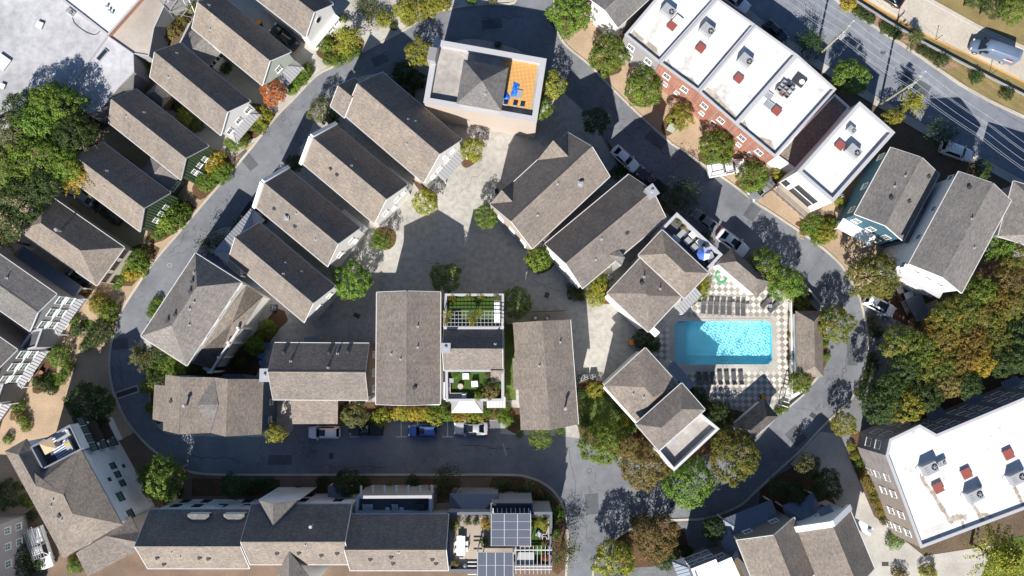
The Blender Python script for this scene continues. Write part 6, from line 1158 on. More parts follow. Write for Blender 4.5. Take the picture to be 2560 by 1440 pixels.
def pickup(label, front, rear, col, load=None):
    root, ln = placed('pickup_truck', 'pickup', label, front, rear); P_ = PAINT[col]; H, w = 2.8, .98
    mb = MB(); loft(mb, [(-.55, w, 1.05), (.3, w, 1.06), (1.3, w, 1.04), (2.0, w * .98, 1.02), (2.5, w * .92, .95), (2.72, w * .8, .84), (2.8, w * .6, .7)])
    b = [(1.25, .84, 1.02), (-.5, .9, 1.02), (-.5, -.9, 1.02), (1.25, -.84, 1.02)]; r_ = [(.62, .68, 1.76), (-.42, .72, 1.80), (-.42, -.72, 1.80), (.62, -.68, 1.76)]
    mb.add(b + r_, [(0, 1, 5, 4), (1, 2, 6, 5), (2, 3, 7, 6), (3, 0, 4, 7), (4, 5, 6, 7)]); mb.build('body', P_, root, True, False)
    for nm, idx in (('windshield', (3, 0, 4, 7)), ('rear_window', (1, 2, 6, 5)), ('side_window', (0, 1, 5, 4)), ('side_window', (2, 3, 7, 6))):
        q = [Vector((b + r_)[i]) for i in idx]; c = sum(q, Vector()) / 4; n = (q[1] - q[0]).cross(q[3] - q[0]).normalized(); n = n if n.dot(c - Vector((.2, 0, 1.2))) > 0 else -n; m_ = MB(); m_.add([p + (c - p) * .09 + n * .015 for p in q], [(0, 1, 2, 3)]); m_.build(nm, M['glass_c'], root, False, False)
    bed = MB()
    for s in (1, -1): bed.box((-1.68, s * (w - .06), .78), (2.24, .13, .62))
    bed.box((-2.76, 0, .78), (.1, 2 * w - .26, .62)); bed.box((-1.68, 0, .50), (2.24, 2 * w - .3, .08)); bed.build('cargo_bed', P_, root, False, False)
    lin = MB(); lin.box((-1.66, 0, .56), (2.1, 2 * w - .34, .04)); lin.build('bed_liner', M['darkgrey'], root, False, False)
    for x in (1.75, -1.7):
        for s in (1, -1): wheel(root, x, s * (w - .13), .39)
    for s in (1, -1): MB().box((2.62, s * .74, .86), (.16, .3, .14)).build('headlight', M['lamp'], root, False, False); MB().box((-2.8, s * .84, .82), (.06, .16, .3)).build('taillight', M['tail'], root, False, False); MB().box((1.0, s * 1.1, 1.12), (.18, .22, .2)).build('mirror', P_, root, False, False)
    if load == 'cover': MB().box((-1.66, 0, 1.10), (2.2, 2 * w - .1, .05)).build('bed_cover', M['black'], root, False, False)
    if load == 'rack':
        m_ = MB()
        for s in (1, -1):
            m_.beam((-2.7, s * .86, 1.95), (1.3, s * .78, 1.98), .07, .07)
            for x in (-2.65, -.7): m_.beam((x, s * .9, 1.05), (x, s * .86, 1.95), .06, .06)
        for x in (-2.5, -.7, .6): m_.beam((x, -.86, 1.97), (x, .86, 1.97), .06, .06)
        m_.build('ladder_rack', M['galv'], root, False, False)
        c_ = MB(); c_.box((-1.7, 0, 1.2), (2.0, 1.55, .35)); c_.build('toolbox', M['trim'], root, False, False)
    root.scale = (max(.85, min(1.1, ln / 5.6)),) * 3; return root
car('black car with red tail lamps in the drive beside the pale green cottage', (679, 65), (741, 118), 'sedan', 'black')
car('silver-white car half hidden under the gold-tipped conifer', (176, 468), (232, 511), 'sedan', 'silver'); car('black car parked below the green boarded cottage', (233, 500), (302, 553), 'suv', 'black')
car('dark car in the shaded drive of the cream house', (217, 714), (170, 677), 'sedan', 'black')
pickup('dark pickup tucked in beside the fan-shaped metal roofs', (583, 590), (640, 512), 'navy', 'cover')
car('white sedan parked below the blue metal porch', t(6, 1250, 250), t(6, 1012, 35), 'sedan', 'white'); pickup('dark navy pickup behind the square steel chimney', t(6, 1275, 262), t(6, 1525, 480), 'navy', 'cover')
car('grey car with a sunlit tail beside the parasol terrace', t(6, 1815, 672), t(6, 2052, 848), 'sedan', 'grey'); car('white car parked at the northern pool house', t(6, 2352, 1090), t(6, 2068, 878), 'sedan', 'white', .8)
pickup('white pickup with a ladder rack under the street trees', t(6, 2335, 205), t(6, 1958, 275), 'white', 'rack'); car('dark grey car under the street tree by the white block', (1876, 494), (1938, 450), 'hatch', 'grey')
car('white off-roader with a black glass roof at the wood edge', t(11, 1268, 252), t(11, 972, 98), 'suv', 'white', 1.5)
car('pale blue-white off-roader with a sunroof in the first marked bay', (770, 1081), (850, 1081), 'suv', 'white', .9); pickup('black pickup with a glinting bed cover under the grey-green tree', (873, 1074), (958, 1074), 'black', 'cover')
car('bright blue hatchback in the marked bays', (1020, 1077), (1095, 1077), 'hatch', 'blue', .7); car('silver sedan in the marked bays', (1134, 1071), (1220, 1071), 'sedan', 'silver', .8)
car('dark car on the highway ahead of the delivery van', (2195, -30), (2258, 10), 'sedan', 'black'); car('white car on the main street behind the flat-roofed row', (1872, 24), (1804, -26), 'sedan', 'white'); car('dark car in the shade behind the red brick townhouses', (1968, 99), (1914, 52), 'sedan', 'navy')
car('white people carrier on the main street behind the teal house', t(7, 2046, 128), t(7, 1732, 18), 'suv', 'white')
# delivery van
a, b = P(*t(3, 2050, 425), 1.4), P(*t(3, 2490, 580), 1.4); d_ = a - b; c = (a + b) / 2
V_ = empty('delivery_van', (c.x, c.y, .02), 'slate-blue high-roof delivery van with a red and white sign on its side', 'van', None, math.atan2(d_.y, d_.x)); mb = MB(); H, w = 3.5, 1.0
rings = []
for x, hw, z in [(-3.5, .92, 2.55), (-3.4, .99, 2.66), (-2, 1, 2.70), (.6, 1, 2.70), (1.35, .98, 2.62), (1.75, .97, 2.35), (2.45, .95, 1.45), (2.75, .95, 1.25), (3.2, .88, 1.08), (3.45, .7, .9), (3.5, .55, .7)]:
    zs = min(z, 1.3 if z > 1.4 else z * .7); rings.append([(x, hw * .9, .3), (x, hw, .55), (x, hw, zs), (x, hw * (.86 if z > 1.5 else .96), z - .12), (x, hw * .72, z), (x, 0, z + .03), (x, -hw * .72, z), (x, -hw * (.86 if z > 1.5 else .96), z - .12), (x, -hw, zs), (x, -hw, .55), (x, -hw * .9, .3)])
n = 11; pts = [p for r_ in rings for p in r_]; fs = []
for i in range(len(rings) - 1):
    for k in range(n): fs.append((i * n + k, (i + 1) * n + k, (i + 1) * n + (k + 1) % n, i * n + (k + 1) % n))
fs += [tuple(range(n)), tuple((len(rings) - 1) * n + k for k in range(n - 1, -1, -1))]; mb.add(pts, fs); mb.build('body', PAINT['vanblue'], V_, True, False)
m_ = MB(); m_.add([(1.72, .72, 2.40), (1.72, -.72, 2.40), (2.50, -.86, 1.46), (2.50, .86, 1.46)], [(3, 2, 1, 0)]); m_.build('windshield', M['glass_c'], V_, False, False)
for s in (1, -1):
    m_ = MB(); m_.add([(1.55, s * .955, 2.1), (1.0, s * .965, 2.1), (1.0, s * 1.012, 1.42), (2.1, s * .99, 1.42)], [(0, 1, 2, 3), (3, 2, 1, 0)]); m_.build('side_window', M['glass_c'], V_, False, False); MB().box((2.0, s * 1.18, 1.5), (.16, .28, .3)).build('mirror', M['black'], V_, False, False); MB().box((3.3, s * .72, .92), (.2, .26, .24)).build('headlight', M['lamp'], V_, False, False); MB().box((-3.5, s * .84, 1.1), (.06, .14, .6)).build('taillight', M['tail'], V_, False, False)
    for x in (2.35, -2.0): wheel(V_, x, s * .88, .38)
for k in range(9): MB().box((-1.2, -.6 + .15 * k, 2.735), (3.8, .03, .03)).build('roof_rib', PAINT['vanblue'], V_, False, False)
for s in (1, -1):
    for z0, z1, mm, x0, x1 in ((1.72, 2.02, 'sign_r', -2.9, -1.75), (1.42, 1.66, 'trim', -3.0, -1.5)):
        f = lambda z: (1.0 - .14 * (z - 1.3) / 1.25) + .012; m_ = MB(); m_.add([(x0, s * f(z0), z0), (x1, s * f(z0), z0), (x1, s * f(z1), z1), (x0, s * f(z1), z1)], [(0, 1, 2, 3), (3, 2, 1, 0)]); m_.build('side_sign', M[mm], V_, False, False)
# ladder truck by the grey house
T_ = pickup('white work truck carrying two ladders beside the grey house', (122, 1428), (84, 1312), 'white', 'rack'); rz = T_.rotation_euler[2]
for k, off in enumerate((-.35, .3)):
    L_ = empty('ladder', (T_.location.x, T_.location.y, 2.22), ('aluminium ladder lying on the rack of the work truck, on the wall side', 'aluminium ladder lying on the rack of the work truck, on the drive side')[k], 'ladder', None, rz)
    for s in (-.19, .19): MB().beam((-3.4, off + s, .1), (1.3, off + s, .1), .05, .09).build('rail', M['galv'], L_, False, False)
    for j in range(15): MB().beam((-3.3 + .32 * j, off - .19, .1), (-3.3 + .32 * j, off + .19, .1), .04, .04).build('rung', M['galv'], L_, False, False)
# ================================================================== roof machinery
def hvac(px, py, z, label, s=1.0, rz=R(-40), fans=1):
    q = P(px, py, z + 1.1 * s); h = empty('air_conditioner', (q.x, q.y, z), label, 'air conditioner', None, rz)
    m_ = MB(); m_.box((0, 0, .55 * s + .08), (1.9 * s, 1.35 * s, 1.1 * s)); m_.build('cabinet', M['hvac'], h, False, False); m_ = MB(); m_.box((0, 0, .06), (2.0 * s, 1.45 * s, .12)); m_.build('kerb_frame', M['trim'], h, False, False)
    m_ = MB(); m_.cyl((.5 * s, 0, 1.1 * s + .06), .40 * s, .40 * s, .12, 18); f = m_.build('fan_shroud', M['black'], h, False, False); m_ = MB()
    for k in range(5): m_.beam((.5 * s, 0, 1.1 * s + .20), (.5 * s + math.cos(k * 1.257) * .33 * s, math.sin(k * 1.257) * .33 * s, 1.1 * s + .20), .10, .02)
    m_.cyl((.5 * s, 0, 1.1 * s + .18), .1 * s, .1 * s, .06, 10); m_.build('fan', M['galv'], f, False, False)
    for dy in (-.3, 0, .3): MB().box((-.55 * s, dy * s, 1.1 * s + .10), (.5 * s, .05, .03)).build('louvre', M['galv'], h, False, False)
    m_ = MB(); m_.tube([(-.95 * s, .4 * s, .3), (-1.3 * s, .45 * s, .3), (-1.35 * s, .5 * s, .02)], .05, 6); m_.build('pipe', M['galv'], h, False, False); return h
def hatch(px, py, z, label, s=1.0, rz=R(-40), mat='hatch'):
    q = P(px, py, z + .4); h = empty('roof_hatch', (q.x, q.y, z), label, 'roof hatch', None, rz); MB().box((0, 0, .17), (1.1 * s, 1.1 * s, .34)).build('kerb_frame', M['hvac'], h, False, False); MB().box((0, 0, .38), (1.2 * s, 1.2 * s, .08)).build('lid', M[mat], h, False, False); MB().box((0, .62 * s, .34), (.5 * s, .05, .06)).build('hinge', M['galv'], h, False, False); return h
zu = [7.46, 7.58, 7.70, 7.62]
hvac(1672, 25, zu[0], 'grey rooftop cooling unit on the grey-fronted townhouse'); hvac(1770, 73, zu[1], 'grey rooftop cooling unit on the brick townhouse joined to the grey one'); hvac(1866, 149, zu[2], 'grey rooftop cooling unit on the middle brick townhouse')
hatch(1680, 64, zu[0], 'red roof hatch on the grey-fronted townhouse'); hatch(1752, 120, zu[1], 'red roof hatch on the brick townhouse joined to the grey one'); hatch(1847, 196, zu[2], 'red roof hatch on the middle brick townhouse'); hatch(1942, 277, zu[3], 'red roof hatch near the stacked crates'); hatch(1695, 50, zu[0], 'white roof hatch lid lying beside a red hatch', 1.0, R(-40), 'trim')
hvac(2136, 377, 9.4, 'large grey cooling unit on the white stucco block', 1.0, R(-42)); hvac(2130, 324, 9.4, 'small grey cooling unit on the white stucco block', .6, R(-42)); hatch(2101, 363, 9.4, 'red roof hatch on the white stucco block', 1.0, R(-42))
for i, (x, y, l_, s) in enumerate(((2327, 1172, 'grey cooling unit with a twin fan box nearby on the apartment roof', 1.05), (2356, 1158, 'small fan box on the apartment roof', .55), (2440, 1240, 'grey cooling unit above the brown stain on the apartment roof', 1.05), (2546, 1196, 'grey cooling unit at the eastern end of the apartment roof', 1.05))): hvac(x, y, 8.8, l_, s, R(25))
for x, y, l_ in ((2346, 1220, 'red roof hatch near the twin fan box on the apartment roof'), (2417, 1184, 'red roof hatch in the middle of the apartment roof'), (2522, 1136, 'red roof hatch near the far edge of the apartment roof')): hatch(x, y, 8.8, l_, 1.1, R(25))
# stains trailing over the white roofs
st2 = vary('roof_grime', (.52, .49, .45), (.66, .64, .61), 1.5, .9)
def trail(root, pts, z, w, mat, name='water_stain'):
    q = [P(p[0], p[1], z) for p in pts]; m_ = MB(); n = len(q); L_ = []
    for i in range(n):
        d = (q[min(i + 1, n - 1)] - q[max(i - 1, 0)]).normalized(); s_ = Vector((-d.y, d.x, 0)) * w * (.5 + .5 * random.random()) * .5; L_.append((q[i] - s_, q[i] + s_))
    for i in range(n - 1): m_.add([L_[i][0], L_[i + 1][0], L_[i + 1][1], L_[i][1]], [(0, 1, 2, 3)] if newell([L_[i][0], L_[i + 1][0], L_[i + 1][1], L_[i][1]]).z > 0 else [(3, 2, 1, 0)])
    m_.build(name, mat, root)
def find(lb): return next(o for o in COL.objects if o.get('label', '').startswith(lb))
ap = find('long apartment block'); trail(ap, smooth(tt(15, (1530, 400), (1560, 500), (1640, 600), (1720, 730), (1780, 820), (1820, 890))), 8.806, .7, M['stain']); trail(ap, smooth(tt(15, (1815, 910), (1850, 870), (1920, 850), (1985, 855))), 8.807, 1.1, M['stain']); trail(ap, smooth(tt(15, (1940, 890), (1960, 960))), 8.808, .5, M['stain']); trail(ap, smooth(tt(15, (1985, 650), (2050, 730), (2110, 820), (2165, 925))), 8.806, .7, M['stain']); trail(ap, smooth(tt(15, (2110, 830), (2200, 830), (2260, 880))), 8.807, .5, M['stain']); trail(ap, smooth(tt(15, (2410, 480), (2480, 580), (2530, 690), (2560, 740))), 8.806, .6, M['stain']); trail(ap, smooth(tt(15, (1550, 1020), (1640, 980), (1780, 930))), 8.806, 1.0, st2)
for lb, z, pts in (('flat-roofed townhouse with grey', zu[0], ((1500, 160), (1420, 300), (1320, 430))), ('flat-roofed red brick townhouse joined', zu[1], ((1930, 350), (1800, 560), (1700, 700), (1610, 690))), ('flat-roofed red brick townhouse in the middle', zu[2], ((2260, 650), (2160, 800), (2000, 930)))): trail(find(lb), smooth(tt(2, *pts)), z + .006, .8, st2)
# crates and scrap on the last brick townhouse
q0 = P(1961, 226, zu[3]); ax = Vector((math.cos(R(-40)), math.sin(R(-40)), 0)); ay = Vector((-ax.y, ax.x, 0)); n_ = 0
for i in range(3):
    for j in range(3):
        p = q0 + ax * (i - 1) * .72 + ay * (j - 1) * .66; hh = random.uniform(.35, .8); C_ = empty('crate', (p.x, p.y, zu[3]), 'open crate of scrap stacked with others on the brick townhouse roof', 'crate', 'crates on the townhouse roof', R(-40 + random.uniform(-6, 6)))
        for dx, dy, a, b in ((0, .29, .64, .05), (0, -.29, .64, .05), (.3, 0, .05, .53), (-.3, 0, .05, .53)): MB().box((dx, dy, hh / 2), (a, b, hh)).build('side', M[('hvac', 'darkgrey', 'galv', 'rust')[(i * 3 + j * 2 + i * j) % 4]], C_, False, False)
        MB().box((0, 0, hh * .4), (.55, .53, .06)).build('base', M[('darkgrey', 'hvac', 'metal_d', 'wood')[(i * 2 + j) % 4]], C_, False, False)
q = P(2000, 200, zu[3] + .3); S_ = empty('skylight', (q.x, q.y, zu[3]), 'dark square skylight with a round white dome on the brick townhouse roof', 'skylight', None, R(-38)); MB().box((0, 0, .15), (1.7, 1.5, .3)).build('frame', M['darkgrey'], S_, False, False); m_ = MB(); m_.cyl((.35, 0, .3), .42, .3, .14, 16); m_.build('dome', M['trim'], S_, False, False)
for px_, py_, lb in ((1923, 262, 'pale glazed panel propped beside the red hatch'), (1921, 238, 'bluish board lying flat by the parapet')):
    q = P(px_, py_, zu[3] + .2); o = empty('roof_panel', (q.x, q.y, zu[3]), lb, 'panel', None, R(-38)); MB().box((0, 0, .12), (1.2, 1.0, .1)).build('sheet', M['galv'], o, False, False); MB().box((0, .52, .16), (1.2, .06, .18)).build('frame', M['hvac'], o, False, False)
# ground condensers
for px_, py_, lb in ((1444, 945, 'black condenser of the trio by the house with the tall flue, against its wall'), (1463, 943, 'black condenser in the middle of the trio by the house with the tall flue'), (1483, 942, 'black condenser of the trio, nearest the lawn hedge'), (683, 769, 'condenser behind the bend house'), (2105, 492, 'round-fan condenser beside the white block'), (1525, 692, 'condenser in the notch of the long white house')):
    q = P(px_, py_, .8); o = empty('condenser', (q.x, q.y, 0), lb, 'air conditioner'); MB().box((0, 0, .42), (.95, .95, .8)).build('cabinet', M['darkgrey'], o, False, False); m_ = MB(); m_.cyl((0, 0, .80), .40, .40, .06, 18); f = m_.build('fan_grille', M['galv'], o, False, False); m_ = MB(); m_.cyl((0, 0, .85), .34, .34, .02, 18); m_.build('fan_opening', M['black'], f, False, False); m_ = MB()
    for k in range(3): m_.beam((0, 0, .885), (math.cos(k * 2.09) * .3, math.sin(k * 2.09) * .3, .885), .14, .02)
    m_.build('fan', M['hvac'], f, False, False)
# ================================================================== pool furniture
cush = flat('lounger_mesh', (.075, .075, .08), .8); frm = flat('lounger_frame', (.30, .30, .31), .5)
lm = {'seat': MB().box((0, -.32, .34), (.66, 1.35, .07)), 'frame': MB().box((0, -.30, .27), (.70, 1.42, .05))}
bk = MB(); bk.add([(-.33, .36, .31), (.33, .36, .31), (.33, .95, .70), (-.33, .95, .70), (-.33, .34, .38), (.33, .34, .38), (.33, .92, .77), (-.33, .92, .77)], [(3, 2, 1, 0), (4, 5, 6, 7), (0, 1, 5, 4), (1, 2, 6, 5), (2, 3, 7, 6), (3, 0, 4, 7)]); lm['backrest'] = bk
lms = {k: v.mesh(k, frm if k == 'frame' else cush) for k, v in lm.items()}; lg = MB().box((0, 0, .13), (.06, .06, .26)).mesh('leg', frm)
def lounger(px, py, rz, label, group):
    q = P(px, py, .4); o = empty('sun_lounger', (q.x, q.y, .03), label, 'sun lounger', group, rz)
    for k, v in lms.items(): inst(k, v, o)
    for x in (-.29, .29):
        for y in (-.92, .34): inst('leg', lg, o, (x, y, 0))
for k, x in enumerate((497, 602, 697, 797, 899, 1028, 1115)): lounger(1680 + x / 6.26, 600 + (1048 + 6 * k) / 6.26, R(-6 + 1.2 * k), 'grey sun lounger in the row between the pool and the northern pool house', 'loungers north of the pool')
for k, x in enumerate((297, 371, 446, 523, 598, 676, 753)): lounger(1680 + x / 4.3625, 780 + 722 / 4.3625, R(180 + 4 - k * .3), 'grey sun lounger in the row under the pool edge by the hedge shade', 'loungers south of the pool')
lounger(1916, 757, R(-45), 'grey sun lounger set askew beside the pool house corner', 'askew loungers'); lounger(1935, 768, R(-45), 'grey sun lounger set askew with its foot to the pool', 'askew loungers')
for k, (x, y) in enumerate(((1869, 764), (1749, 759), (1834, 759), (1926, 765))): q = P(x, y, .4); o = empty('side_table', (q.x, q.y, .03), 'small pale side table standing between the sun loungers', 'table', 'pool side tables'); MB().box((0, 0, .42), (.5, .5, .04)).build('table_top', M['galv'], o, False, False); [MB().box((a * .2, b * .2, .2), (.04, .04, .4)).build('leg', M['hvac'], o, False, False) for a in (-1, 1) for b in (-1, 1)]
hz = zz(1680, 600, 6.26, (770, 568))[0]; c = P(*hz, .06); hg = flat('green_hose', (.05, .42, .18), .4)
m_ = MB(); m_.tube([(c.x + (.62 + .05 * math.sin(3 * a) + .02 * a) * math.cos(a), c.y + (.62 + .05 * math.sin(3 * a) + .02 * a) * math.sin(a), .06 + .004 * a) for a in [k * .3 for k in range(64)]], .045, 6); tag(m_.build('garden_hose', hg), 'coiled green hose on the chequered pool deck', 'hose')
q = P(1582, 856, .9)
def bin_(px, py, label, mat='orange', s=.62, h=1.0):
    q = P(px, py, h); o = empty('wheelie_bin', (q.x, q.y, 0), label, 'bin', None, R(8)); MB().box((0, 0, h / 2), (s * .88, s * .92, h - .1)).build('bin_body', M['darkgrey'], o, False, False); MB().box((0, 0, h), (s, s * 1.05, .08)).build('lid', M[mat], o, False, False)
    for a in (-1, 1): m_ = MB(); m_.tube([(a * s * .45, -s * .42, .1), (a * s * .37, -s * .42, .1)], .1, 10); m_.build('wheel', M['tyre'], o, False, False)
bin_(1578, 856, 'orange-lidded bin in the shade by the two-block house', s=.72); bin_(647, 55, 'orange-lidded bin in the drive of the pale green cottage'); bin_(212, 726, 'orange-lidded bin beside the light grey house'); bin_(1909, 993, 'orange-lidded bin at the slate-dark pool pavilion'); bin_(1242, 477, 'black bin at the corner of the long tan house', 'black')
q = P(1680, 318, 1.0); o = empty('utility_cabinet', (q.x, q.y, 0), 'pale green utility cabinet beside the yellowing street tree', 'cabinet', None, R(-30)); ug = flat('cabinet_green', (.36, .42, .36), .6); MB().box((0, 0, .5), (1.1, .9, 1.0)).build('cabinet_body', ug, o, False, False); MB().box((0, .05, 1.02), (1.2, 1.0, .06)).build('lid', ug, o, False, False); MB().box((.3, -.47, .6), (.1, .04, .2)).build('handle', M['darkgrey'], o, False, False)
q = P(1201, 321, .9); o = empty('grill', (q.x, q.y, 0), 'white covered grill behind the flat-topped house', 'grill', None, R(-10)); MB().box((0, 0, .7), (.6, 1.0, .4)).build('hood', M['trim'], o, False, False); MB().box((0, 0, .25), (.5, .9, .5)).build('cart', M['darkgrey'], o, False, False)
# walls, gate and fence by the pool
def wall_(name, pts, w, h, mat, label, cat):
    o = ribbon(name, pts, w, h, M[mat], 0); del o['kind']; tag(o, label, cat)
wall_('garden_wall', [(1973, 742), (1976, 984)], .18, .9, 'stucco', 'low white wall along the eastern side of the pool deck', 'wall'); wall_('garden_wall', [(2000, 705), (2052, 768)], .22, 1.0, 'walk', 'grey retaining wall between the lane and the pool planting', 'wall'); wall_('garden_wall', [(2008, 985), (1948, 1036)], .25, .5, 'walk', 'low pale wall bordering the lane below the pool gate', 'wall')
q = P(1968, 995, 1); o = empty('gate', (q.x, q.y, 0), 'white slatted pool gate frame beside the deck wall', 'gate', None, R(72))
for x in (-1.3, 1.3): MB().box((x, 0, 1.1), (.12, .12, 2.2)).build('post', M['trim'], o, False, False); MB().box((x, .7, 1.1), (.12, .12, 2.2)).build('post', M['trim'], o, False, False)
for k in range(5): MB().box((-1.3 + .65 * k, .35, 2.22), (.1, .9, .08)).build('slat', M['trim'], o, False, False)
q = P(1995, 983, .5); o = empty('bench', (q.x, q.y, 0), 'white stone bench against the planting at the pool gate', 'bench', None, R(32)); MB().box((0, 0, .45), (2.2, .5, .1)).build('seat', M['trim'], o, False, False); [MB().box((a * .9, 0, .2), (.15, .4, .4)).build('leg', M['trim'], o, False, False) for a in (-1, 1)]
# ================================================================== terraces
def box_thing(name, cat, label, px, py, z, parts, rz=0.0, group=None, zref=None):
    q = P(px, py, z if zref is None else zref); o = empty(name, (q.x, q.y, z), label, cat, group, rz)
    for nm, c, d, mm in parts: MB().box(c, d).build(nm, M[mm] if isinstance(mm, str) else mm, o, False, False)
    return o
def armchair(px, py, z, label, rz=0.0, mm='trim', group=None): return box_thing('armchair', 'chair', label, px, py, z, (('seat', (0, 0, .3), (.8, .75, .25), mm), ('backrest', (0, .36, .5), (.8, .16, .5), mm), ('armrest', (-.38, 0, .42), (.12, .8, .3), mm), ('armrest', (.38, 0, .42), (.12, .8, .3), mm)), rz, group)
def pot(px, py, r_, col, z, label, kind='round', group=None):
    o = plant('shrub', 'potted plant', px, py, r_, col, kind, label, group, zb=z + .35, part='foliage'); o.name = 'potted_plant'; m_ = MB(); m_.cyl((0, 0, -.35), .18, .24, .42, 12); m_.build('pot', M['darkgrey'], o, False, False); return o
Z1 = 8.92                                           # parasol house
for k, (x, y) in enumerate(((1730, 588), (1748, 606))): armchair(x, y, Z1, 'white armchair with cushion on the parasol terrace', R(-48), group='parasol terrace armchairs')
for k, (x, y) in enumerate(((1718, 603), (1734, 619))): box_thing('footstool', 'stool', 'pale grey footstool drawn up to an armchair on the parasol terrace', x, y, Z1, (('cushion', (0, 0, .34), (.85, .95, .14), 'galv'), ('base', (0, 0, .14), (.7, .8, .26), 'hvac')), R(-48), 'parasol terrace footstools')
box_thing('table', 'table', 'narrow white table beside the steel chimney on the parasol terrace', 1701, 586, Z1, (('table_top', (0, 0, .72), (.7, 1.3, .06), 'galv'), ('leg', (0, .5, .35), (.5, .08, .7), 'hvac'), ('leg', (0, -.5, .35), (.5, .08, .7), 'hvac')), R(-45))
pot(1696, 555, 8, 'olive', Z1, 'flowering potted plant in the corner of the parasol terrace'); pot(1709, 570, 6, 'gold', Z1, 'small golden potted plant on the parasol terrace'); pot(1759, 664, 7, 'orange', Z1, 'rusty potted plant at the end of the parasol terrace')
q = P(1760, 634, 11.2); o = empty('parasol', (q.x, q.y, Z1), 'blue and white segmented parasol over a round table', 'parasol'); m_ = MB(); m_.cyl((0, 0, 0), .03, .03, 2.4, 8); m_.build('pole', M['galv'], o, False, False); m_ = MB(); m_.cyl((0, 0, 0), .3, .25, .1, 12); m_.build('foot', M['darkgrey'], o, False, False); pb = flat('parasol_blue', (.05, .12, .42), .7); pw = flat('parasol_white', (.62, .66, .78), .7)
for k in range(8):
    a0, a1 = k * .7854, (k + 1) * .7854; m_ = MB(); v3 = [(0, 0, 2.45), (.95 * math.cos(a0), .95 * math.sin(a0), 2.05), (.95 * math.cos(a1), .95 * math.sin(a1), 2.05)]; m_.add(v3 + [(x, y, z - .03) for x, y, z in v3], [(0, 1, 2), (5, 4, 3), (1, 4, 5, 2)]); m_.build('canopy_panel', pw if k in (6, 7, 1) else pb, o, False, False)
box_thing('table', 'table', 'round-edged white table under the blue parasol', 1772, 640, Z1, (('table_top', (0, 0, .7), (.95, .95, .05), 'galv'), ('leg', (0, 0, .35), (.12, .12, .68), 'hvac')), R(20))
armchair(1764, 622, Z1, 'grey chair beside the parasol table towards the street', R(20), 'galv'); armchair(1776, 650, Z1, 'grey chair beside the parasol table at the parapet', R(-100), 'galv')
Z2 = 10.32                                          # lounge terrace with turf
box_thing('sofa', 'sofa', 'L-shaped white cushioned sofa on the turf terrace', 1140, 979, Z2, (('seat', (0, -.55, .3), (3.0, .8, .3), M['tan_roof']), ('seat', (-1.1, .5, .3), (.8, 1.3, .3), M['tan_roof']), ('backrest', (0, -.98, .5), (3.2, .16, .5), 'trim'), ('backrest', (-1.55, .2, .5), (.16, 2.2, .5), 'trim'), ('cushion', (-1.1, .4, .52), (.5, .5, .14), 'trim'), ('cushion', (1.1, -.55, .52), (.5, .5, .14), 'trim')))
armchair(1165, 941, Z2, 'white armchair facing the pouf on the turf terrace', 0); armchair(1187, 960, Z2, 'white armchair with a tray beside the firepit on the turf terrace', R(4))
m_ = MB(); q = P(1151, 966, Z2 + .4); m_.cyl((q.x, q.y, Z2), .36, .38, .42, 16); tag(m_.build('pouf', M['tanwall']), 'round brown pouf on the turf terrace', 'pouf')
box_thing('side_table', 'table', 'small metal table at the end of the sofa on the turf terrace', 1129, 951, Z2, (('table_top', (0, 0, .5), (.6, .6, .05), 'galv'), ('leg', (0, 0, .25), (.3, .3, .48), 'hvac')))
pot(1227, 978, 19, 'brown', Z2, 'red-leaved potted tree at the corner of the turf terrace'); pot(1196, 992, 11, 'yellow', Z2, 'yellow-green potted plant at the parapet of the turf terrace'); pot(1139, 938, 9, 'green', Z2, 'bright potted plant by the sofa end'); pot(1218, 938, 8, 'olive', Z2, 'leafy potted plant against the turf terrace wall')
Z3 = 10.62                                          # trellised roof garden
for x, y, r_, c_, l_ in ((1130, 746, 10, 'gold', 'golden potted shrub in the corner of the trellised roof garden'), (1171, 741, 10, 'mixed', 'rust-tinted potted shrub on the trellised roof garden'), (1202, 742, 10, 'yellow', 'yellow-green potted shrub on the trellised roof garden'), (1243, 744, 11, 'olive', 'grey-green potted shrub at the far corner of the trellised roof garden')): pot(x, y, r_, c_, Z3, l_)
zp = 12.7; a, b, c_, d = [P(*p, zp) for p in ((1109, 778), (1258, 778), (1258, 816), (1109, 816))]; o = empty('trellis', ((a.x + c_.x) / 2, (a.y + c_.y) / 2, Z3), 'white grid trellis over the roof garden, grown with vines', 'trellis')
for k in range(5): m_ = MB(); m_.beam(a.lerp(d, k / 4), b.lerp(c_, k / 4), .06, .08); m_.build('rail', M['greytrim'], o)
for k in range(17): m_ = MB(); m_.beam(a.lerp(b, k / 16) + UP * .08, d.lerp(c_, k / 16) + UP * .08, .045, .06); m_.build('batten', M['greytrim'], o)
for p in (a, b, c_, d): m_ = MB(); m_.box((p.x, p.y, (Z3 + zp) / 2), (.12, .12, zp - Z3)); m_.build('post', M['trim'], o)
for x, y, r_ in ((1118, 785, 13), (1184, 792, 14), (1196, 783, 11), (1180, 806, 9), (1116, 803, 9)): plant('shrub', 'vine', x, y, r_, 'yellow', 'loose', 'leafy vine spread over the white trellis', 'trellis vines', h=1.0, zb=12.5, part='foliage')
box_thing('bench', 'bench', 'long white bench under the end of the trellis', 1243, 780, Z3, (('seat', (0, 0, .45), (.8, 3.2, .08), 'trim'), ('leg', (0, 1.2, .2), (.6, .1, .42), 'trim'), ('leg', (0, -1.2, .2), (.6, .1, .42), 'trim')))
Z4 = 8.0                                            # roof garden with canopy
q = lambda *p: zz(1100, 1220, 6.544, *p); panel_m = flat('canopy_glass', (.10, .115, .15), .3)
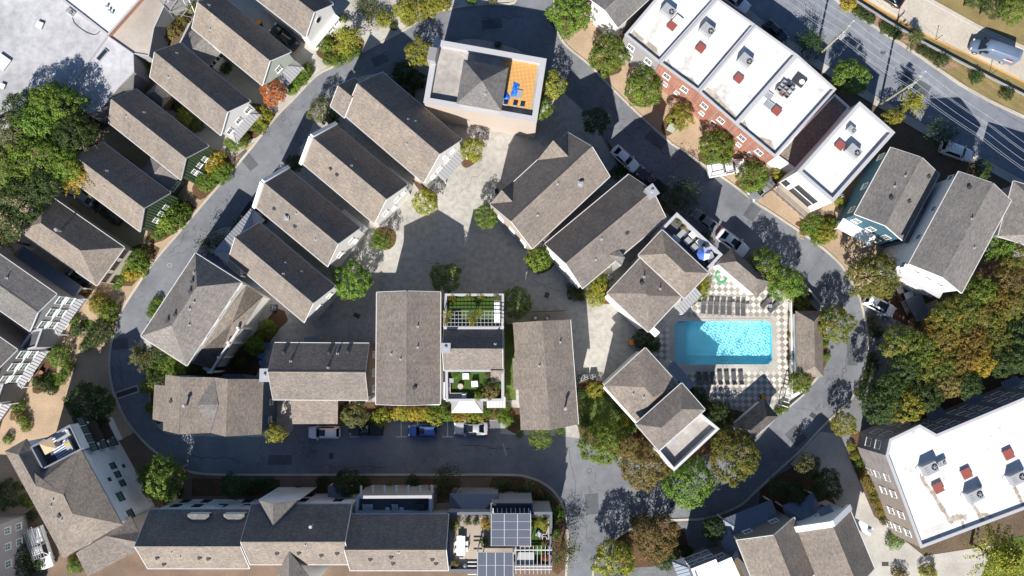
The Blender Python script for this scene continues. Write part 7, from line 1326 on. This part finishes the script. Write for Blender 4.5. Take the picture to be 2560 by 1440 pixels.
def canopy(pts, z, nx, ny, label, posts=True):
    c = [PP(p, z) for p in pts]; o = empty('glass_canopy', ((c[0].x + c[2].x) / 2, (c[0].y + c[2].y) / 2, Z4), label, 'canopy')
    for i in range(nx):
        for j in range(ny):
            f = lambda u_, v_: c[0].lerp(c[1], u_).lerp(c[3].lerp(c[2], u_), v_); e = .012; m_ = MB(); pt = [f(i / nx + e, j / ny + e), f((i + 1) / nx - e, j / ny + e), f((i + 1) / nx - e, (j + 1) / ny - e), f(i / nx + e, (j + 1) / ny - e)]; m_.add(pt + [p - UP * .04 for p in pt], [(3, 2, 1, 0), (4, 5, 6, 7), (0, 1, 5, 4), (1, 2, 6, 5), (2, 3, 7, 6), (3, 0, 4, 7)]); m_.build('panel', panel_m, o)
    for i in range(nx + 1): m_ = MB(); m_.beam(c[0].lerp(c[1], i / nx) - UP * .03, c[3].lerp(c[2], i / nx) - UP * .03, .10, .12); m_.build('rafter', M['greytrim'], o)
    for j in range(ny + 1): m_ = MB(); m_.beam(c[0].lerp(c[3], j / ny) - UP * .04, c[1].lerp(c[2], j / ny) - UP * .04, .05, .10); m_.build('purlin', M['greytrim'], o)
    for p in c: m_ = MB(); m_.box((p.x, p.y, (Z4 + z) / 2 - .1), (.12, .12, z - Z4)); m_.build('post', M['trim'], o)
canopy(q((838, 420), (1482, 420), (1482, 945), (838, 945)), 10.6, 3, 4, 'grey glass canopy of twelve panels over the roof garden'); canopy(q((615, 1050), (1197, 1050), (1197, 1480), (615, 1480)), 10.9, 4, 2, 'blue-grey glass roof of eight panels south of the canopy')
zp = 10.4; o = empty('pergola', tuple(P(*q((1520, 1170))[0], Z4)), 'white timber pergola over the corner of the roof garden', 'pergola')
for y in (1015, 1283, 1330): a, b = [PP(p, zp) for p in q((1210, y), (1832, y))]; m_ = MB(); m_.beam(a, b, .13, .2); m_.build('beam', M['gutter'], o)
for x in (1242, 1315, 1390, 1463, 1527, 1592, 1657, 1722, 1786): a, b = [PP(p, zp + .17) for p in q((x, 945), (x, 1405))]; m_ = MB(); m_.beam(a, b, .06, .14); m_.build('rafter', M['gutter'], o)
for x, y in ((1215, 1015), (1825, 1015), (1215, 1283), (1825, 1283)): p = PP(q((x, y))[0], zp); m_ = MB(); m_.box((p.x, p.y, (Z4 + zp) / 2), (.14, .14, zp - Z4)); m_.build('post', M['trim'], o)
for k, y in enumerate((1210, 1275, 1412)): a, b = [PP(p, zp) for p in q((455, y), (600, y))]; m_ = MB(); m_.beam(a, b, .1, .14); m_.build('rafter', M['trim'], o)
tp = [Vector((p.x, p.y, Z4 + .02)) for p in [PP(p_, Z4) for p_ in q((1490, 480), (1750, 480), (1755, 1260), (1490, 1260))]]; m_ = MB(); m_.poly(tp[::-1]); m_.build('roof_lawn', M['turf'], HD.root)
p = PP(q((340, 945))[0], Z4 + .7); o = empty('dining_table', (p.x, p.y, Z4), 'long white dining table on the decking of the roof garden', 'table'); MB().box((0, 0, .73), (1.15, 2.6, .06)).build('table_top', M['trim'], o, False, False); [MB().box((a * .4, b * 1.1, .35), (.08, .08, .7)).build('leg', M['trim'], o, False, False) for a in (-1, 1) for b in (-1, 1)]
for x, y, rz in ((265, 905, 90), (265, 1020, 90), (430, 905, -90), (430, 1005, -90), (333, 800, 0), (350, 1100, 180)): box_thing('dining_chair', 'chair', 'white chair drawn up to the roof garden dining table', *q((x, y))[0], Z4, (('seat', (0, 0, .45), (.5, .5, .06), 'trim'), ('backrest', (0, .24, .68), (.5, .05, .45), 'trim'), ('leg', (.2, .2, .22), (.05, .05, .44), 'galv'), ('leg', (-.2, .2, .22), (.05, .05, .44), 'galv'), ('leg', (.2, -.2, .22), (.05, .05, .44), 'galv'), ('leg', (-.2, -.2, .22), (.05, .05, .44), 'galv')), R(rz), 'roof garden dining chairs', Z4 + .4)
for x, y, r_, c_, l_ in ((238, 600, 14, 'mixed', 'wide rust-and-green planter bush in the corner of the decking'), (755, 580, 14, 'gold', 'golden planter bush beside the glass canopy'), (722, 885, 11, 'green', 'round clipped planter bush by the glass roof'), (1690, 595, 13, 'yellow', 'bright fern-like planter bush on the roof lawn'), (1535, 590, 8, 'gold', 'yellow-leaved potted plant next to the canopy post'), (1725, 1130, 9, 'red', 'red-leaved planter bush under the pergola'), (455, 545, 9, 'dark', 'low dark planter along the roof garden parapet'), (590, 545, 9, 'dark', 'low dark planter along the parapet, closer to the canopy'), (1700, 910, 7, 'orange', 'orange potted plant beside the round pots'), (205, 1215, 7, 'olive', 'grey-green potted plant at the low end of the decking'), (270, 1255, 5, 'gold', 'tiny yellow potted plant at the low end of the decking')): pot(*q((x, y))[0], r_, c_, Z4, l_)
armchair(*q((1625, 745))[0], Z4, 'grey lounge chair with a white cushion on the roof lawn', R(-30), 'hvac')
for k, (x, y) in enumerate(((1712, 725), (1708, 828))): p = PP(q((x, y))[0], Z4 + .5); o = empty('planter_pot', (p.x, p.y, Z4), 'round white pot standing on the roof lawn', 'pot', 'round white pots'); m_ = MB(); m_.cyl((0, 0, 0), .24, .34, .5, 16); m_.build('pot', M['trim'], o, False, False); m_ = MB(); m_.cyl((0, 0, .49), .28, .28, .03, 16); m_.build('soil', M['mulch'], o, False, False)
p = PP(q((405, 1292))[0], Z4 + .5); m_ = MB(); m_.tube([(p.x, p.y, Z4), (p.x, p.y, Z4 + .3), (p.x, p.y, Z4 + .55), (p.x, p.y, Z4 + .75)], [.2, .34, .3, .14], 14); tag(m_.build('garden_jar', M['trim']), 'white round-bellied jar at the low end of the decking', 'jar')
box_thing('sofa', 'sofa', 'dark grey daybed under the pergola rafters', *q((1395, 1140))[0], Z4, (('seat', (0, 0, .35), (2.4, 1.7, .3), 'hvac'), ('base', (0, 0, .12), (2.5, 1.8, .22), 'darkgrey'), ('backrest', (0, -.85, .55), (2.4, .15, .4), 'darkgrey')))
c = [PP(p_, 8.95) for p_ in q((833, 250), (1515, 250), (1515, 418), (833, 418))]; flatroof('', '', c, 8.3, .6, .12, 'deck_dark', 'slate_wall', 'slate_wall', into=HD, pre='bay_')
for k in range(9): a, b = [PP(p_, 9.0) for p_ in q((868 + k * 73, 330), (868 + k * 73, 410))]; m_ = MB(); m_.beam(a, b, .1, .14); HD.part(m_, 'bay_rafter', M['trim'])
Z5 = 10.22                                          # striped-rug terrace
rug = NT('striped_rug', .9, .2); g_ = rug.node('ShaderNodeTexCoord'); sp = rug.node('ShaderNodeSeparateXYZ'); rug.l.new(g_.outputs['Object'], sp.inputs[0]); m1 = rug.node('ShaderNodeMath', operation='MULTIPLY'); m1.inputs[1].default_value = 3.1; rug.l.new(sp.outputs['Y'], m1.inputs[0]); m2 = rug.node('ShaderNodeMath', operation='FRACT'); rug.l.new(m1.outputs[0], m2.inputs[0]); rug.col(rug.ramp(m2.outputs[0], [(.0, (.05, .09, .20)), (.48, (.05, .09, .20)), (.52, (.66, .69, .76)), (1.0, (.66, .69, .76))]))
p = P(152, 1113, Z5); o = empty('rug', (p.x, p.y, Z5), 'blue and white striped rug on the white house terrace', 'rug', None, R(32)); MB().box((0, 0, .02), (2.6, 3.4, .03)).build('weave', rug.mat, o, False, False)
p = P(117, 1116, Z5 + 2.2); o = empty('parasol', (p.x, p.y, Z5), 'square beige parasol on the white house terrace', 'parasol', None, R(30)); bg_ = flat('beige_canvas', (.50, .36, .22), .8); m_ = MB(); m_.add([(-.85, -.85, 1.95), (.85, -.85, 1.95), (.85, .85, 1.95), (-.85, .85, 1.95), (0, 0, 2.3), (-.85, -.85, 1.92), (.85, -.85, 1.92), (.85, .85, 1.92), (-.85, .85, 1.92)], [(0, 1, 4), (1, 2, 4), (2, 3, 4), (3, 0, 4), (8, 7, 6, 5), (0, 5, 6, 1), (1, 6, 7, 2), (2, 7, 8, 3), (3, 8, 5, 0)]); m_.build('canopy', bg_, o, False, False); m_ = MB(); m_.cyl((0, 0, 0), .03, .03, 2.2, 8); m_.build('pole', M['galv'], o, False, False); m_ = MB(); m_.cyl((0, 0, 0), .3, .3, .08, 12); m_.build('foot', M['darkgrey'], o, False, False)
box_thing('sofa', 'sofa', 'grey sofa at the edge of the striped rug', 178, 1118, Z5, (('seat', (0, 0, .28), (.9, 2.0, .3), 'hvac'), ('backrest', (.42, 0, .5), (.16, 2.0, .45), 'hvac'), ('cushion', (0, .5, .48), (.5, .5, .12), M['paint_y'])), R(30)); box_thing('sofa', 'sofa', 'white sofa at the lane end of the striped rug', 160, 1088, Z5, (('seat', (0, 0, .28), (2.0, .9, .3), 'galv'), ('backrest', (0, .42, .5), (2.0, .16, .45), 'galv')), R(30))
m_ = MB(); p = P(146, 1110, Z5 + .4); m_.cyl((p.x, p.y, Z5 + .03), .3, .34, .4, 14); tag(m_.build('fire_bowl', M['darkgrey']), 'dark round fire bowl in the middle of the striped rug', 'fire bowl')
# tarps and clutter on the orange terrace
q = lambda *p: zz(1000, 80, 5.5375, *p); tb = flat('tarp_blue', (.02, .16, .62), .45)
def tarp(pts, z, label, seed):
    rs = random.Random(seed); c = [PP(p, z) for p in pts]; n = 9; m_ = MB(); vs = []
    for j in range(n + 1):
        for i in range(n + 1):
            p = c[0].lerp(c[1], i / n).lerp(c[3].lerp(c[2], i / n), j / n); e = min(i, j, n - i, n - j) / (n / 2); vs.append((p.x + rs.uniform(-.08, .08), p.y + rs.uniform(-.08, .08), z + .03 + e * .35 * rs.uniform(.4, 1.3)))
    m_.add(vs, [(j * (n + 1) + i, j * (n + 1) + i + 1, (j + 1) * (n + 1) + i + 1, (j + 1) * (n + 1) + i) for j in range(n) for i in range(n)]); fl = newell([Vector(vs[k]) for k in (0, 1, n + 2, n + 1)]).z
    if fl < 0: m_.f = [f[::-1] for f in m_.f]
    tag(m_.build('tarpaulin', tb), label, 'tarpaulin')
tarp(q((1570, 690), (1660, 730), (1620, 900), (1530, 900)), 8.05, 'crumpled blue tarpaulin heaped in the middle of the orange terrace', 3); tarp(q((1450, 770), (1525, 900), (1500, 965), (1425, 965)), 8.05, 'blue tarpaulin spread against the pyramid roof', 5)
box_thing('board', 'board', 'pale board lying beside the heaped tarpaulin', *q((1655, 860))[0], 8.05, (('sheet', (0, 0, .06), (.75, 1.25, .08), 'galv'), ('batten', (0, .5, .12), (.7, .08, .05), 'wood')), R(-10))
for k, (x, y) in enumerate(((1460, 1000), (1590, 1015), (1690, 1030))): box_thing('patio_chair', 'chair', 'dark metal chair by the parapet of the orange terrace', *q((x, y))[0], 8.05, (('seat', (0, 0, .42), (.6, .55, .06), 'hvac'), ('backrest', (0, .28, .65), (.6, .06, .5), 'hvac'), ('leg', (.25, 0, .2), (.05, .5, .4), 'darkgrey'), ('leg', (-.25, 0, .2), (.05, .5, .4), 'darkgrey')), R(170), 'orange terrace chairs')
# sunken balcony
for x, w_, l_ in ((919, 1.4, 'pale slatted bench on the sunken balcony, by the tall house'), (987, .85, 'short slatted seat in the middle of the sunken balcony')):
    p = P(x, 1270, 8.2); o = empty('bench', (p.x, p.y, 7.72), l_, 'bench')
    for k in range(5): MB().box((0, -.36 + .18 * k, .42), (w_, .12, .04)).build('slat', M['galv'], o, False, False)
    for a in (-1, 1): MB().box((a * w_ * .42, 0, .2), (.08, .8, .4)).build('leg', M['hvac'], o, False, False)
    MB().box((0, .48, .6), (w_, .06, .35)).build('backrest', M['galv'], o, False, False)
for x, l_ in ((970, 'small square table between the balcony seats'), (1005, 'small square table at the end of the balcony seats')): box_thing('side_table', 'table', l_, x, 1272, 7.72, (('table_top', (0, 0, .45), (.6, .6, .05), 'galv'), ('leg', (0, 0, .22), (.1, .1, .42), 'hvac')))
box_thing('grill', 'grill', 'black grill at the closed end of the sunken balcony', 1052, 1262, 7.72, (('hood', (0, 0, .85), (1.3, .65, .4), 'black'), ('cart', (0, 0, .35), (1.1, .55, .65), 'darkgrey')))
# courtyard deck
p0, p1 = P(1266, 806, .4), P(1413, 782, .4); o = empty('deck', ((p0.x + p1.x) / 2, (p0.y + p1.y) / 2, 0), 'raised grey timber deck beside the house with the tall flue', 'deck', None, R(2)); Ld, Wd_ = p1.x - p0.x, 1.7
for k in range(9): MB().box((0, -Wd_ / 2 + Wd_ * (k + .5) / 9, .32), (Ld, Wd_ / 9 - .015, .05)).build('board', M['wood'], o, False, False)
for a in (-1, 0, 1): MB().box((a * Ld * .46, 0, .15), (.12, Wd_ - .1, .29)).build('joist', M['browntrim'], o, False, False)
m_ = MB(); m_.beam((-Ld / 2, Wd_ / 2, .9), (Ld / 2, Wd_ / 2, .9), .1, .06); [m_.box((-Ld / 2 + Ld * k / 6, Wd_ / 2, .6), (.07, .07, .6)) for k in range(7)]; m_.build('railing', M['browntrim'], o, False, False)
for x, l_, rz in ((1338, 'black and white chair on the grey deck, back to the court', 20), (1368, 'black and white chair on the grey deck beside the flower pot', -20)): box_thing('patio_chair', 'chair', l_, x, 795, .345, (('seat', (0, 0, .42), (.6, .6, .08), 'black'), ('cushion', (0, 0, .48), (.45, .45, .06), 'trim'), ('backrest', (0, .3, .65), (.6, .06, .5), 'black'), ('leg', (0, 0, .2), (.5, .5, .38), 'black')), R(rz))
ab = flat('chair_blue', (.10, .22, .42), .6)
for x, y, rz, l_ in ((670, 866, 60, 'blue slatted garden chair by the clipped balls'), (656, 889, 85, 'blue slatted garden chair in the middle of the three'), (659, 906, 100, 'blue slatted garden chair closest to the square chimney')):
    p = P(x, y, .5); o = empty('garden_chair', (p.x, p.y, 0), l_, 'chair', None, R(rz))
    for k in range(5): MB().box((-.26 + .13 * k, -.05, .36), (.11, .6, .03)).build('slat', ab, o, False, False); m_ = MB(); m_.beam((-.26 + .13 * k, .25, .34), (-.26 + .13 * k, .55, 1.0), .11, .03); m_.build('back_slat', ab, o, False, False)
    for a in (-1, 1): MB().box((a * .38, .05, .55), (.12, .8, .03)).build('armrest', ab, o, False, False); MB().box((a * .36, -.28, .27), (.06, .06, .54)).build('leg', ab, o, False, False)
# ================================================================== yard by the wood
q = lambda *p: zz(2180, 700, 6.3, *p); c = [PP(p, 2.6) for p in q((520, 315), (770, 215), (930, 580), (715, 655))]; o = empty('shed', ((c[0].x + c[2].x) / 2, (c[0].y + c[2].y) / 2, 0), 'open shed with a ribbed dark metal roof in the yard by the wood', 'shed'); m_ = MB(); m_.add(c + [p - UP * .06 for p in c], [(3, 2, 1, 0), (4, 5, 6, 7), (0, 1, 5, 4), (1, 2, 6, 5), (2, 3, 7, 6), (3, 0, 4, 7)]); m_.build('roof_sheet', M['metal_d'], o)
for k in range(18): m_ = MB(); m_.beam(c[0].lerp(c[3], k / 17) + UP * .03, c[1].lerp(c[2], k / 17) + UP * .03, .07, .06); m_.build('rib', M['metal_d'], o)
for p in inset(c, .2): m_ = MB(); m_.box((p.x, p.y, 1.27), (.14, .14, 2.54)); m_.build('post', M['rust'], o)
for x, y, w_, d_, rz, l_, mm in ((435, 145, 1.0, 1.3, 20, 'pale folding table in the yard behind the turning tree', 'galv'), (960, 400, 1.9, 1.2, 25, 'cluttered work table beyond the ribbed shed', 'wood'), (580, 235, 1.3, .9, 20, 'white covered stack in the yard', 'trim'), (860, 205, 1.9, .7, -25, 'grey crates pushed against the tall white house', 'greytrim')): box_thing('work_table', 'table', l_, *q((x, y))[0], 0, (('table_top', (0, 0, .8), (w_, d_, .08), mm), ('leg', (w_ * .4, 0, .38), (.08, d_ * .8, .76), 'rust'), ('leg', (-w_ * .4, 0, .38), (.08, d_ * .8, .76), 'rust')), R(rz), None, .8)
a, b = [PP(p, 0) for p in q((295, 110), (415, 315))]; o = empty('fence', ((a.x + b.x) / 2, (a.y + b.y) / 2, 0), 'short weathered picket fence between the turning tree and the yard', 'fence')
for k in range(12): p = a.lerp(b, k / 11); m_ = MB(); m_.box((p.x, p.y, .6), (.12, .04, 1.2), math.atan2(b.y - a.y, b.x - a.x)); m_.build('picket', M['rust'], o)
for z in (.35, .95): m_ = MB(); m_.beam(a + UP * z, b + UP * z, .05, .09); m_.build('rail', M['rust'], o)
a, b = [PP(p, .3) for p in q((460, 340), (560, 540))]
for k in range(4): m_ = MB(); s_ = Vector((.22 * k, .12 * k, 0)); m_.beam(a + s_, b + s_ + Vector((0, random.uniform(-.2, .2), 0)), .18, .12 + .05 * k); tag(m_.build('timber_plank', M[('galv', 'wood', 'rust', 'wood')[k]]), ('pale blue plank in the pile beside the ribbed shed', 'weathered plank in the pile beside the ribbed shed, next to the pale one', 'rusty plank in the pile beside the ribbed shed', 'weathered plank touching the ribbed shed')[k], 'plank')
# ================================================================== street things
gp = [(2120, -12), (2140, 2), (2192, 35), (2216, 51), (2265, 80), (2297, 100), (2380, 144), (2470, 191), (2560, 237), (2660, 288)]; gw = [P(*p, .75) for p in gp]
o = empty('guardrail', (gw[4].x, gw[4].y, 0), 'pale steel guardrail along the verge of the highway', 'guardrail')
for i in range(len(gw) - 1): m_ = MB(); m_.beam(gw[i], gw[i + 1], .22, .32); m_.build('rail', M['galv'], o)
for i in range(len(gw) - 1):
    n = max(1, int((gw[i + 1] - gw[i]).length / 3.8))
    for k in range(n): p = gw[i].lerp(gw[i + 1], k / n); m_ = MB(); m_.box((p.x, p.y + .15, .4), (.16, .2, .8)); m_.build('post', M['rust'], o)
pole_top = []
for i, (bp, rz) in enumerate((((2037, 147), R(48)), ((2199, 262), R(48)))):
    b = P(*bp, 0); o = empty('utility_pole', (b.x, b.y, 0), ('timber utility pole carrying a transformer and two crossarms behind the brick row', 'timber utility pole with crossarms behind the white block')[i], 'pole'); m_ = MB(); m_.tube([(0, 0, 0), (0, 0, 6), (0, 0, 12.2)], [.19, .16, .12], 10); m_.build('shaft', M['pole'], o, False, False); d = Vector((math.cos(rz), math.sin(rz), 0))
    for z, l_ in ((11.6, 1.5), (10.4, 1.2)):
        m_ = MB(); m_.beam(-d * l_ + UP * z, d * l_ + UP * z, .12, .14); m_.build('crossarm', M['galv'], o, False, False)
        for s in (-1, -.4, .4, 1): m_ = MB(); p = d * l_ * s; m_.cyl((p.x, p.y, z + .06), .06, .05, .2, 8); m_.build('insulator', M['trim'], o, False, False)
    if i == 0: m_ = MB(); m_.cyl((.35, -.2, 8.8), .28, .28, 1.0, 12); m_.build('transformer', M['hvac'], o, False, False)
    m_ = MB(); m_.tube([(0, 0, 9.6), (d.x * 1.1, d.y * 1.1, 10.0), (d.x * 2.0, d.y * 2.0, 10.0)], .05, 6); arm = m_.build('lamp_arm', M['galv'], o, False, False); m_ = MB(); m_.box((d.x * 2.2, d.y * 2.2, 9.98), (.5, .25, .12), rz); m_.build('lamp_head', M['galv'], arm, False, False); pole_top.append((b, d))
(b0, d0), (b1, d1) = pole_top; st = b1 - b0
for k, (s, z) in enumerate(((-1.5, 11.8), (-.6, 11.8), (.6, 11.8), (1.5, 11.8), (-1.1, 10.6), (1.1, 10.6))):
    pts = []
    for seg in range(-2, 4):
        for j in range(8):
            f = j / 8; pts.append(b0 + st * (seg + f) + d0 * s + UP * (z - 4 * .35 * f * (1 - f)))
    m_ = MB(); m_.tube(pts, .014, 5); tag(m_.build('power_line', M['galv']), ('power line on the upper crossarms, outermost over the houses', 'power line on the upper crossarms, inner one by the houses', 'power line on the upper crossarms, inner one by the street', 'power line on the upper crossarms, outermost over the street', 'lower power line on the house side of the poles', 'lower power line on the street side of the poles')[k], 'cable')
# dashes on the main street
def dash(px, py, dx, dy, w, mat, name='road_marking'):
    a, b = P(px, py, 0), P(px + dx, py + dy, 0); d = (b - a).normalized(); s = Vector((-d.y, d.x, 0)) * w / 2; m_ = MB(); m_.add([a - s + UP * .009, b - s + UP * .009, b + s + UP * .009, a + s + UP * .009], [(0, 1, 2, 3)]); o = m_.build(name, mat); o['kind'] = 'structure'
for k in range(9): x = 1925 + k * 92; dash(x, -26 + k * 55, 20, 12.0, .10, M['paint_f'])
for x in (1003, 1119): dash(x, 1054, 0, 37, .12, M['paint_w']); dash(x - 13, 1092, 27, 0, .12, M['paint_w'])
dash(873, 1092, 27, 0, .12, M['paint_w']); dash(t(6, 1285, 205)[0], t(6, 1285, 205)[1], 12, 10, .12, M['paint_w']); dash(t(6, 2065, 800)[0], t(6, 2065, 800)[1], 11, 9, .12, M['paint_w']); dash(t(6, 1230, 315)[0], t(6, 1230, 315)[1], 16, -12, .12, M['paint_w']); dash(1257, 1108, 9, 32, .25, M['paint_f'])
for x, y, dx, dy in ((1992, 583, 4, 6), (1998, 586, 8, 5), (1995, 590, 4, 4), (2000, 595, 9, 4), (2004, 588, 6, 4), (1993, 581, 3, 2)): dash(x, y, dx, dy, .10, M['paint_y'], 'chalk_mark')
def lettering(txt, start, end, size, mat):
    a, b = P(*start, 0), P(*end, 0); d = b - a; cu = bpy.data.curves.new('painted_lettering', 'FONT'); cu.body = txt; cu.size = size; cu.materials.append(mat); o = bpy.data.objects.new('painted_lettering', cu); COL.objects.link(o); o.location = (a.x, a.y, .012); o.rotation_euler = (0, 0, math.atan2(d.y, d.x)); o['kind'] = 'structure'; return o
lettering('RESERVED', (769, 357), (744, 384), .50, M['paint_w']); lettering('528', (757, 360), (747, 372), .55, M['paint_w'])
# covers and drains
for x, y, r_, mm in ((708, 296, .36, 'iron'), (790, 242, .36, 'iron'), (732, 264, .2, 'iron'), (424, 663, .34, 'walk'), (2111, 926, .36, 'iron'), (1473, 1177, .38, 'iron'), (1478, 1350, .38, 'iron'), (965, 134, .36, 'iron'), (2094, 131, .4, 'iron'), (1505, 260, .36, 'iron')):
    p = P(x, y, 0); m_ = MB(); m_.cyl((p.x, p.y, 0.0), r_, r_, .014, 20); o = m_.build('manhole_cover', M[mm]); o['kind'] = 'structure'; m_ = MB(); m_.cyl((p.x, p.y, .0), r_ * .82, r_ * .82, .018, 20); m_.build('plate', M['asphalt'], o)
for x, y, w_, h_, rz in ((892, 789, .95, .65, -25), (1367, 738, .7, .85, -20), (828, 1140, .6, .85, 0), (1681, 1262, .6, .85, 0), (2033, 1039, .95, .7, -35), (1997, 637, .95, .7, 40), (2208, 131, .8, .5, -15), (2213, 1410, 1.0, .6, 0), (2080, 868, .5, .5, 0), (1636, 1310, .6, .4, 0)): p = P(x, y, 0); m_ = MB(); m_.box((p.x, p.y, .008), (w_, h_, .014), R(rz)); o = m_.build('drain_grate', M['iron']); o['kind'] = 'structure'
p, q_ = P(289, 990, 0), P(346, 971, 0); rz = math.atan2(q_.y - p.y, q_.x - p.x); c = (p + q_) / 2; m_ = MB(); m_.box((c.x, c.y, .006), ((q_ - p).length, 1.15, .012), rz); o = m_.build('trench_drain', M['walk']); o['kind'] = 'structure'; m_ = MB(); m_.box((c.x, c.y, .01), ((q_ - p).length - .35, .72, .012), rz); m_.build('grate', M['iron'], o)
# lattice tower foot
q = P(464, 26, 0); o = empty('lattice_tower', (q.x, q.y, 0), 'pale steel lattice tower rising beside the warehouse', 'tower', None, R(10)); n = 5; zt = 16.0; L4 = lambda s, z: [Vector((a * s, b * s, z)) for a, b in ((-1, -1), (1, -1), (1, 1), (-1, 1))]; lv = [L4(1.6 * (1 - .62 * k / n), zt * k / n) for k in range(n + 1)]
for i in range(4): m_ = MB(); m_.beam(lv[0][i], lv[n][i], .16, .16); m_.build('leg', M['galv'], o, False, False)
for k in range(n):
    for i in range(4):
        j = (i + 1) % 4
        for a, b in ((lv[k][i], lv[k + 1][j]), (lv[k][j], lv[k + 1][i]), (lv[k + 1][i], lv[k + 1][j])): m_ = MB(); m_.beam(a, b, .08, .08); m_.build('brace', M['galv'], o, False, False)
# warehouse roof bits
p = P(255, 137, 5.3); o = empty('skylight', (p.x, p.y, 5.1), 'long dark skylight on the warehouse annexe', 'skylight', None, R(51)); MB().box((0, 0, .1), (2.0, .75, .2)).build('frame', M['galv'], o, False, False); MB().box((0, 0, .2), (1.8, .55, .04)).build('pane', M['glass'], o, False, False)
hvac(175, 28, 5.2, 'small cooling unit at the step of the warehouse roofs', .6, R(-38)); hatch(4, 155, 5.2, 'white roof box at the western edge of the warehouse', 1.6, R(-35), 'trim'); hatch(98, 62, 5.2, 'small white vent curb on the weathered warehouse roof', .8, R(-20), 'trim'); hatch(5, 215, 5.2, 'small white vent curb near the tree shadow on the warehouse roof', .6, R(-20), 'trim')
m_ = MB(); m_.tube([P(*p, 5.24) for p in smooth(tt(0, (725, 175), (745, 230), (800, 280), (870, 325), (950, 347), (1000, 310)))], .05, 6); tag(m_.build('roof_cable', M['darkgrey']), 'dark cable looping across the warehouse roof', 'cable')
for x, y in ((269, 18), (282, 34), (275, 28)): p = P(x, y, 5.7); m_ = MB(); m_.cyl((p.x, p.y, 5.6), .12, .1, .5, 10); m_.cyl((p.x, p.y, 6.05), .2, .16, .12, 10); tag(m_.build('roof_vent', M['galv']), 'short metal vent on the bright white warehouse roof', 'vent', 'white warehouse vents')
p = P(325, 170, 1.5); o = empty('pallet_stack', (p.x, p.y, 0), 'weathered pink-grey pallet stack between the warehouse and the cottages', 'pallet', None, R(35))
for z in range(8):
    for k in range(5): MB().box((0, -.8 + .4 * k, .16 + z * .28), (2.2, .26, .06)).build('plank', M['rust'], o, False, False)
    for a in (-1, 0, 1): MB().box((a * .95, 0, .06 + z * .28), (.14, 1.9, .14)).build('bearer', M['rust'], o, False, False)
# roadside marker posts
for i, (x, y) in enumerate(((2244, 46), (2339, 100), (2473, 187))): p = P(x, y, 0); m_ = MB(); m_.cyl((p.x, p.y, 0), .05, .04, 1.9, 8); m_.box((p.x, p.y, 1.9), (.14, .05, .2)); tag(m_.build('marker_post', M['darkgrey']), 'thin dark marker post standing in the highway verge', 'post', 'highway marker posts')
box_thing('bench', 'bench', 'weathered timber bench in the front garden of the dark grey house', 104, 935, 0, (('seat', (0, 0, .45), (.55, 1.1, .08), 'rust'), ('backrest', (-.25, 0, .75), (.06, 1.1, .5), 'rust'), ('leg', (0, .4, .2), (.5, .08, .42), 'rust'), ('leg', (0, -.4, .2), (.5, .08, .42), 'rust')), R(-35))
for x, y, rz in ((104, 948, 0), (110, 952, 10), (117, 957, -8), (124, 962, 5), (200, 815, 5), (206, 822, -5), (213, 829, 8)): p = P(x, y, 0); m_ = MB(); m_.box((p.x, p.y, .03), (.55, .95, .05), R(35 + rz)); o = m_.build('stepping_stone', M['walk']); o['kind'] = 'structure'

# repairs, sealed cracks and tyre scuffs on the lane
seal = vary('crack_sealant', (.018, .018, .02), (.035, .035, .04), 6, .7); patch = asphalt('asphalt_patch', (.10, .107, .12)); rs = random.Random(4)
for x, y, dx, dy in ((560, 450, 60, -70), (420, 640, 50, -60), (300, 900, 10, 90), (480, 1140, 120, 10), (800, 1165, 160, 3), (1150, 1110, 130, 12), (1420, 1120, 20, 110), (1450, 1230, 15, 130), (1560, 1230, 70, 20), (1700, 1240, 110, -12), (1940, 1130, 80, -70), (2100, 960, 30, -110), (2120, 760, -20, -60), (1960, 600, -70, -45), (1700, 410, -70, -55), (1560, 300, -60, -60), (1430, 150, -20, -60), (1000, 110, 90, -40), (860, 190, 60, -35), (1200, 50, 110, -10), (2080, 100, 150, 95), (2330, 250, 130, 70), (1060, 650, 90, 30), (1330, 700, 70, 30), (1150, 480, 60, -60)):
    n = 9; pts = [(x + dx * k / n + rs.gauss(0, 2.2), y + dy * k / n + rs.gauss(0, 2.2)) for k in range(n + 1)]; ribbon('sealed_crack', smooth(pts, 3), rs.uniform(.035, .07), 0.0, seal, .0085)
for x, y, w_, h_, rz in ((620, 400, 1.6, 3.2, 40), (300, 860, 2.4, 1.6, 8), (700, 1150, 3.5, 1.4, 0), (1480, 1260, 2.0, 3.0, 5), (1990, 1090, 2.2, 2.6, 40), (2130, 880, 1.5, 4.0, 0), (1640, 350, 3.2, 1.6, -38), (1880, 530, 1.8, 2.4, -35), (1230, 60, 3.0, 1.5, 5), (2290, 210, 4.5, 1.8, -32), (950, 150, 2.4, 1.5, 25)):
    p = P(x, y, 0); m_ = MB(); c_, s_ = math.cos(R(rz)), math.sin(R(rz)); m_.poly([(p.x + (a * w_ * c_ - b * h_ * s_) / 2, p.y + (a * w_ * s_ + b * h_ * c_) / 2, .0065) for a, b in ((-1, -1), (1, -1), (1, 1), (-1, 1))]); o = m_.build('road_patch', patch); o['kind'] = 'structure'
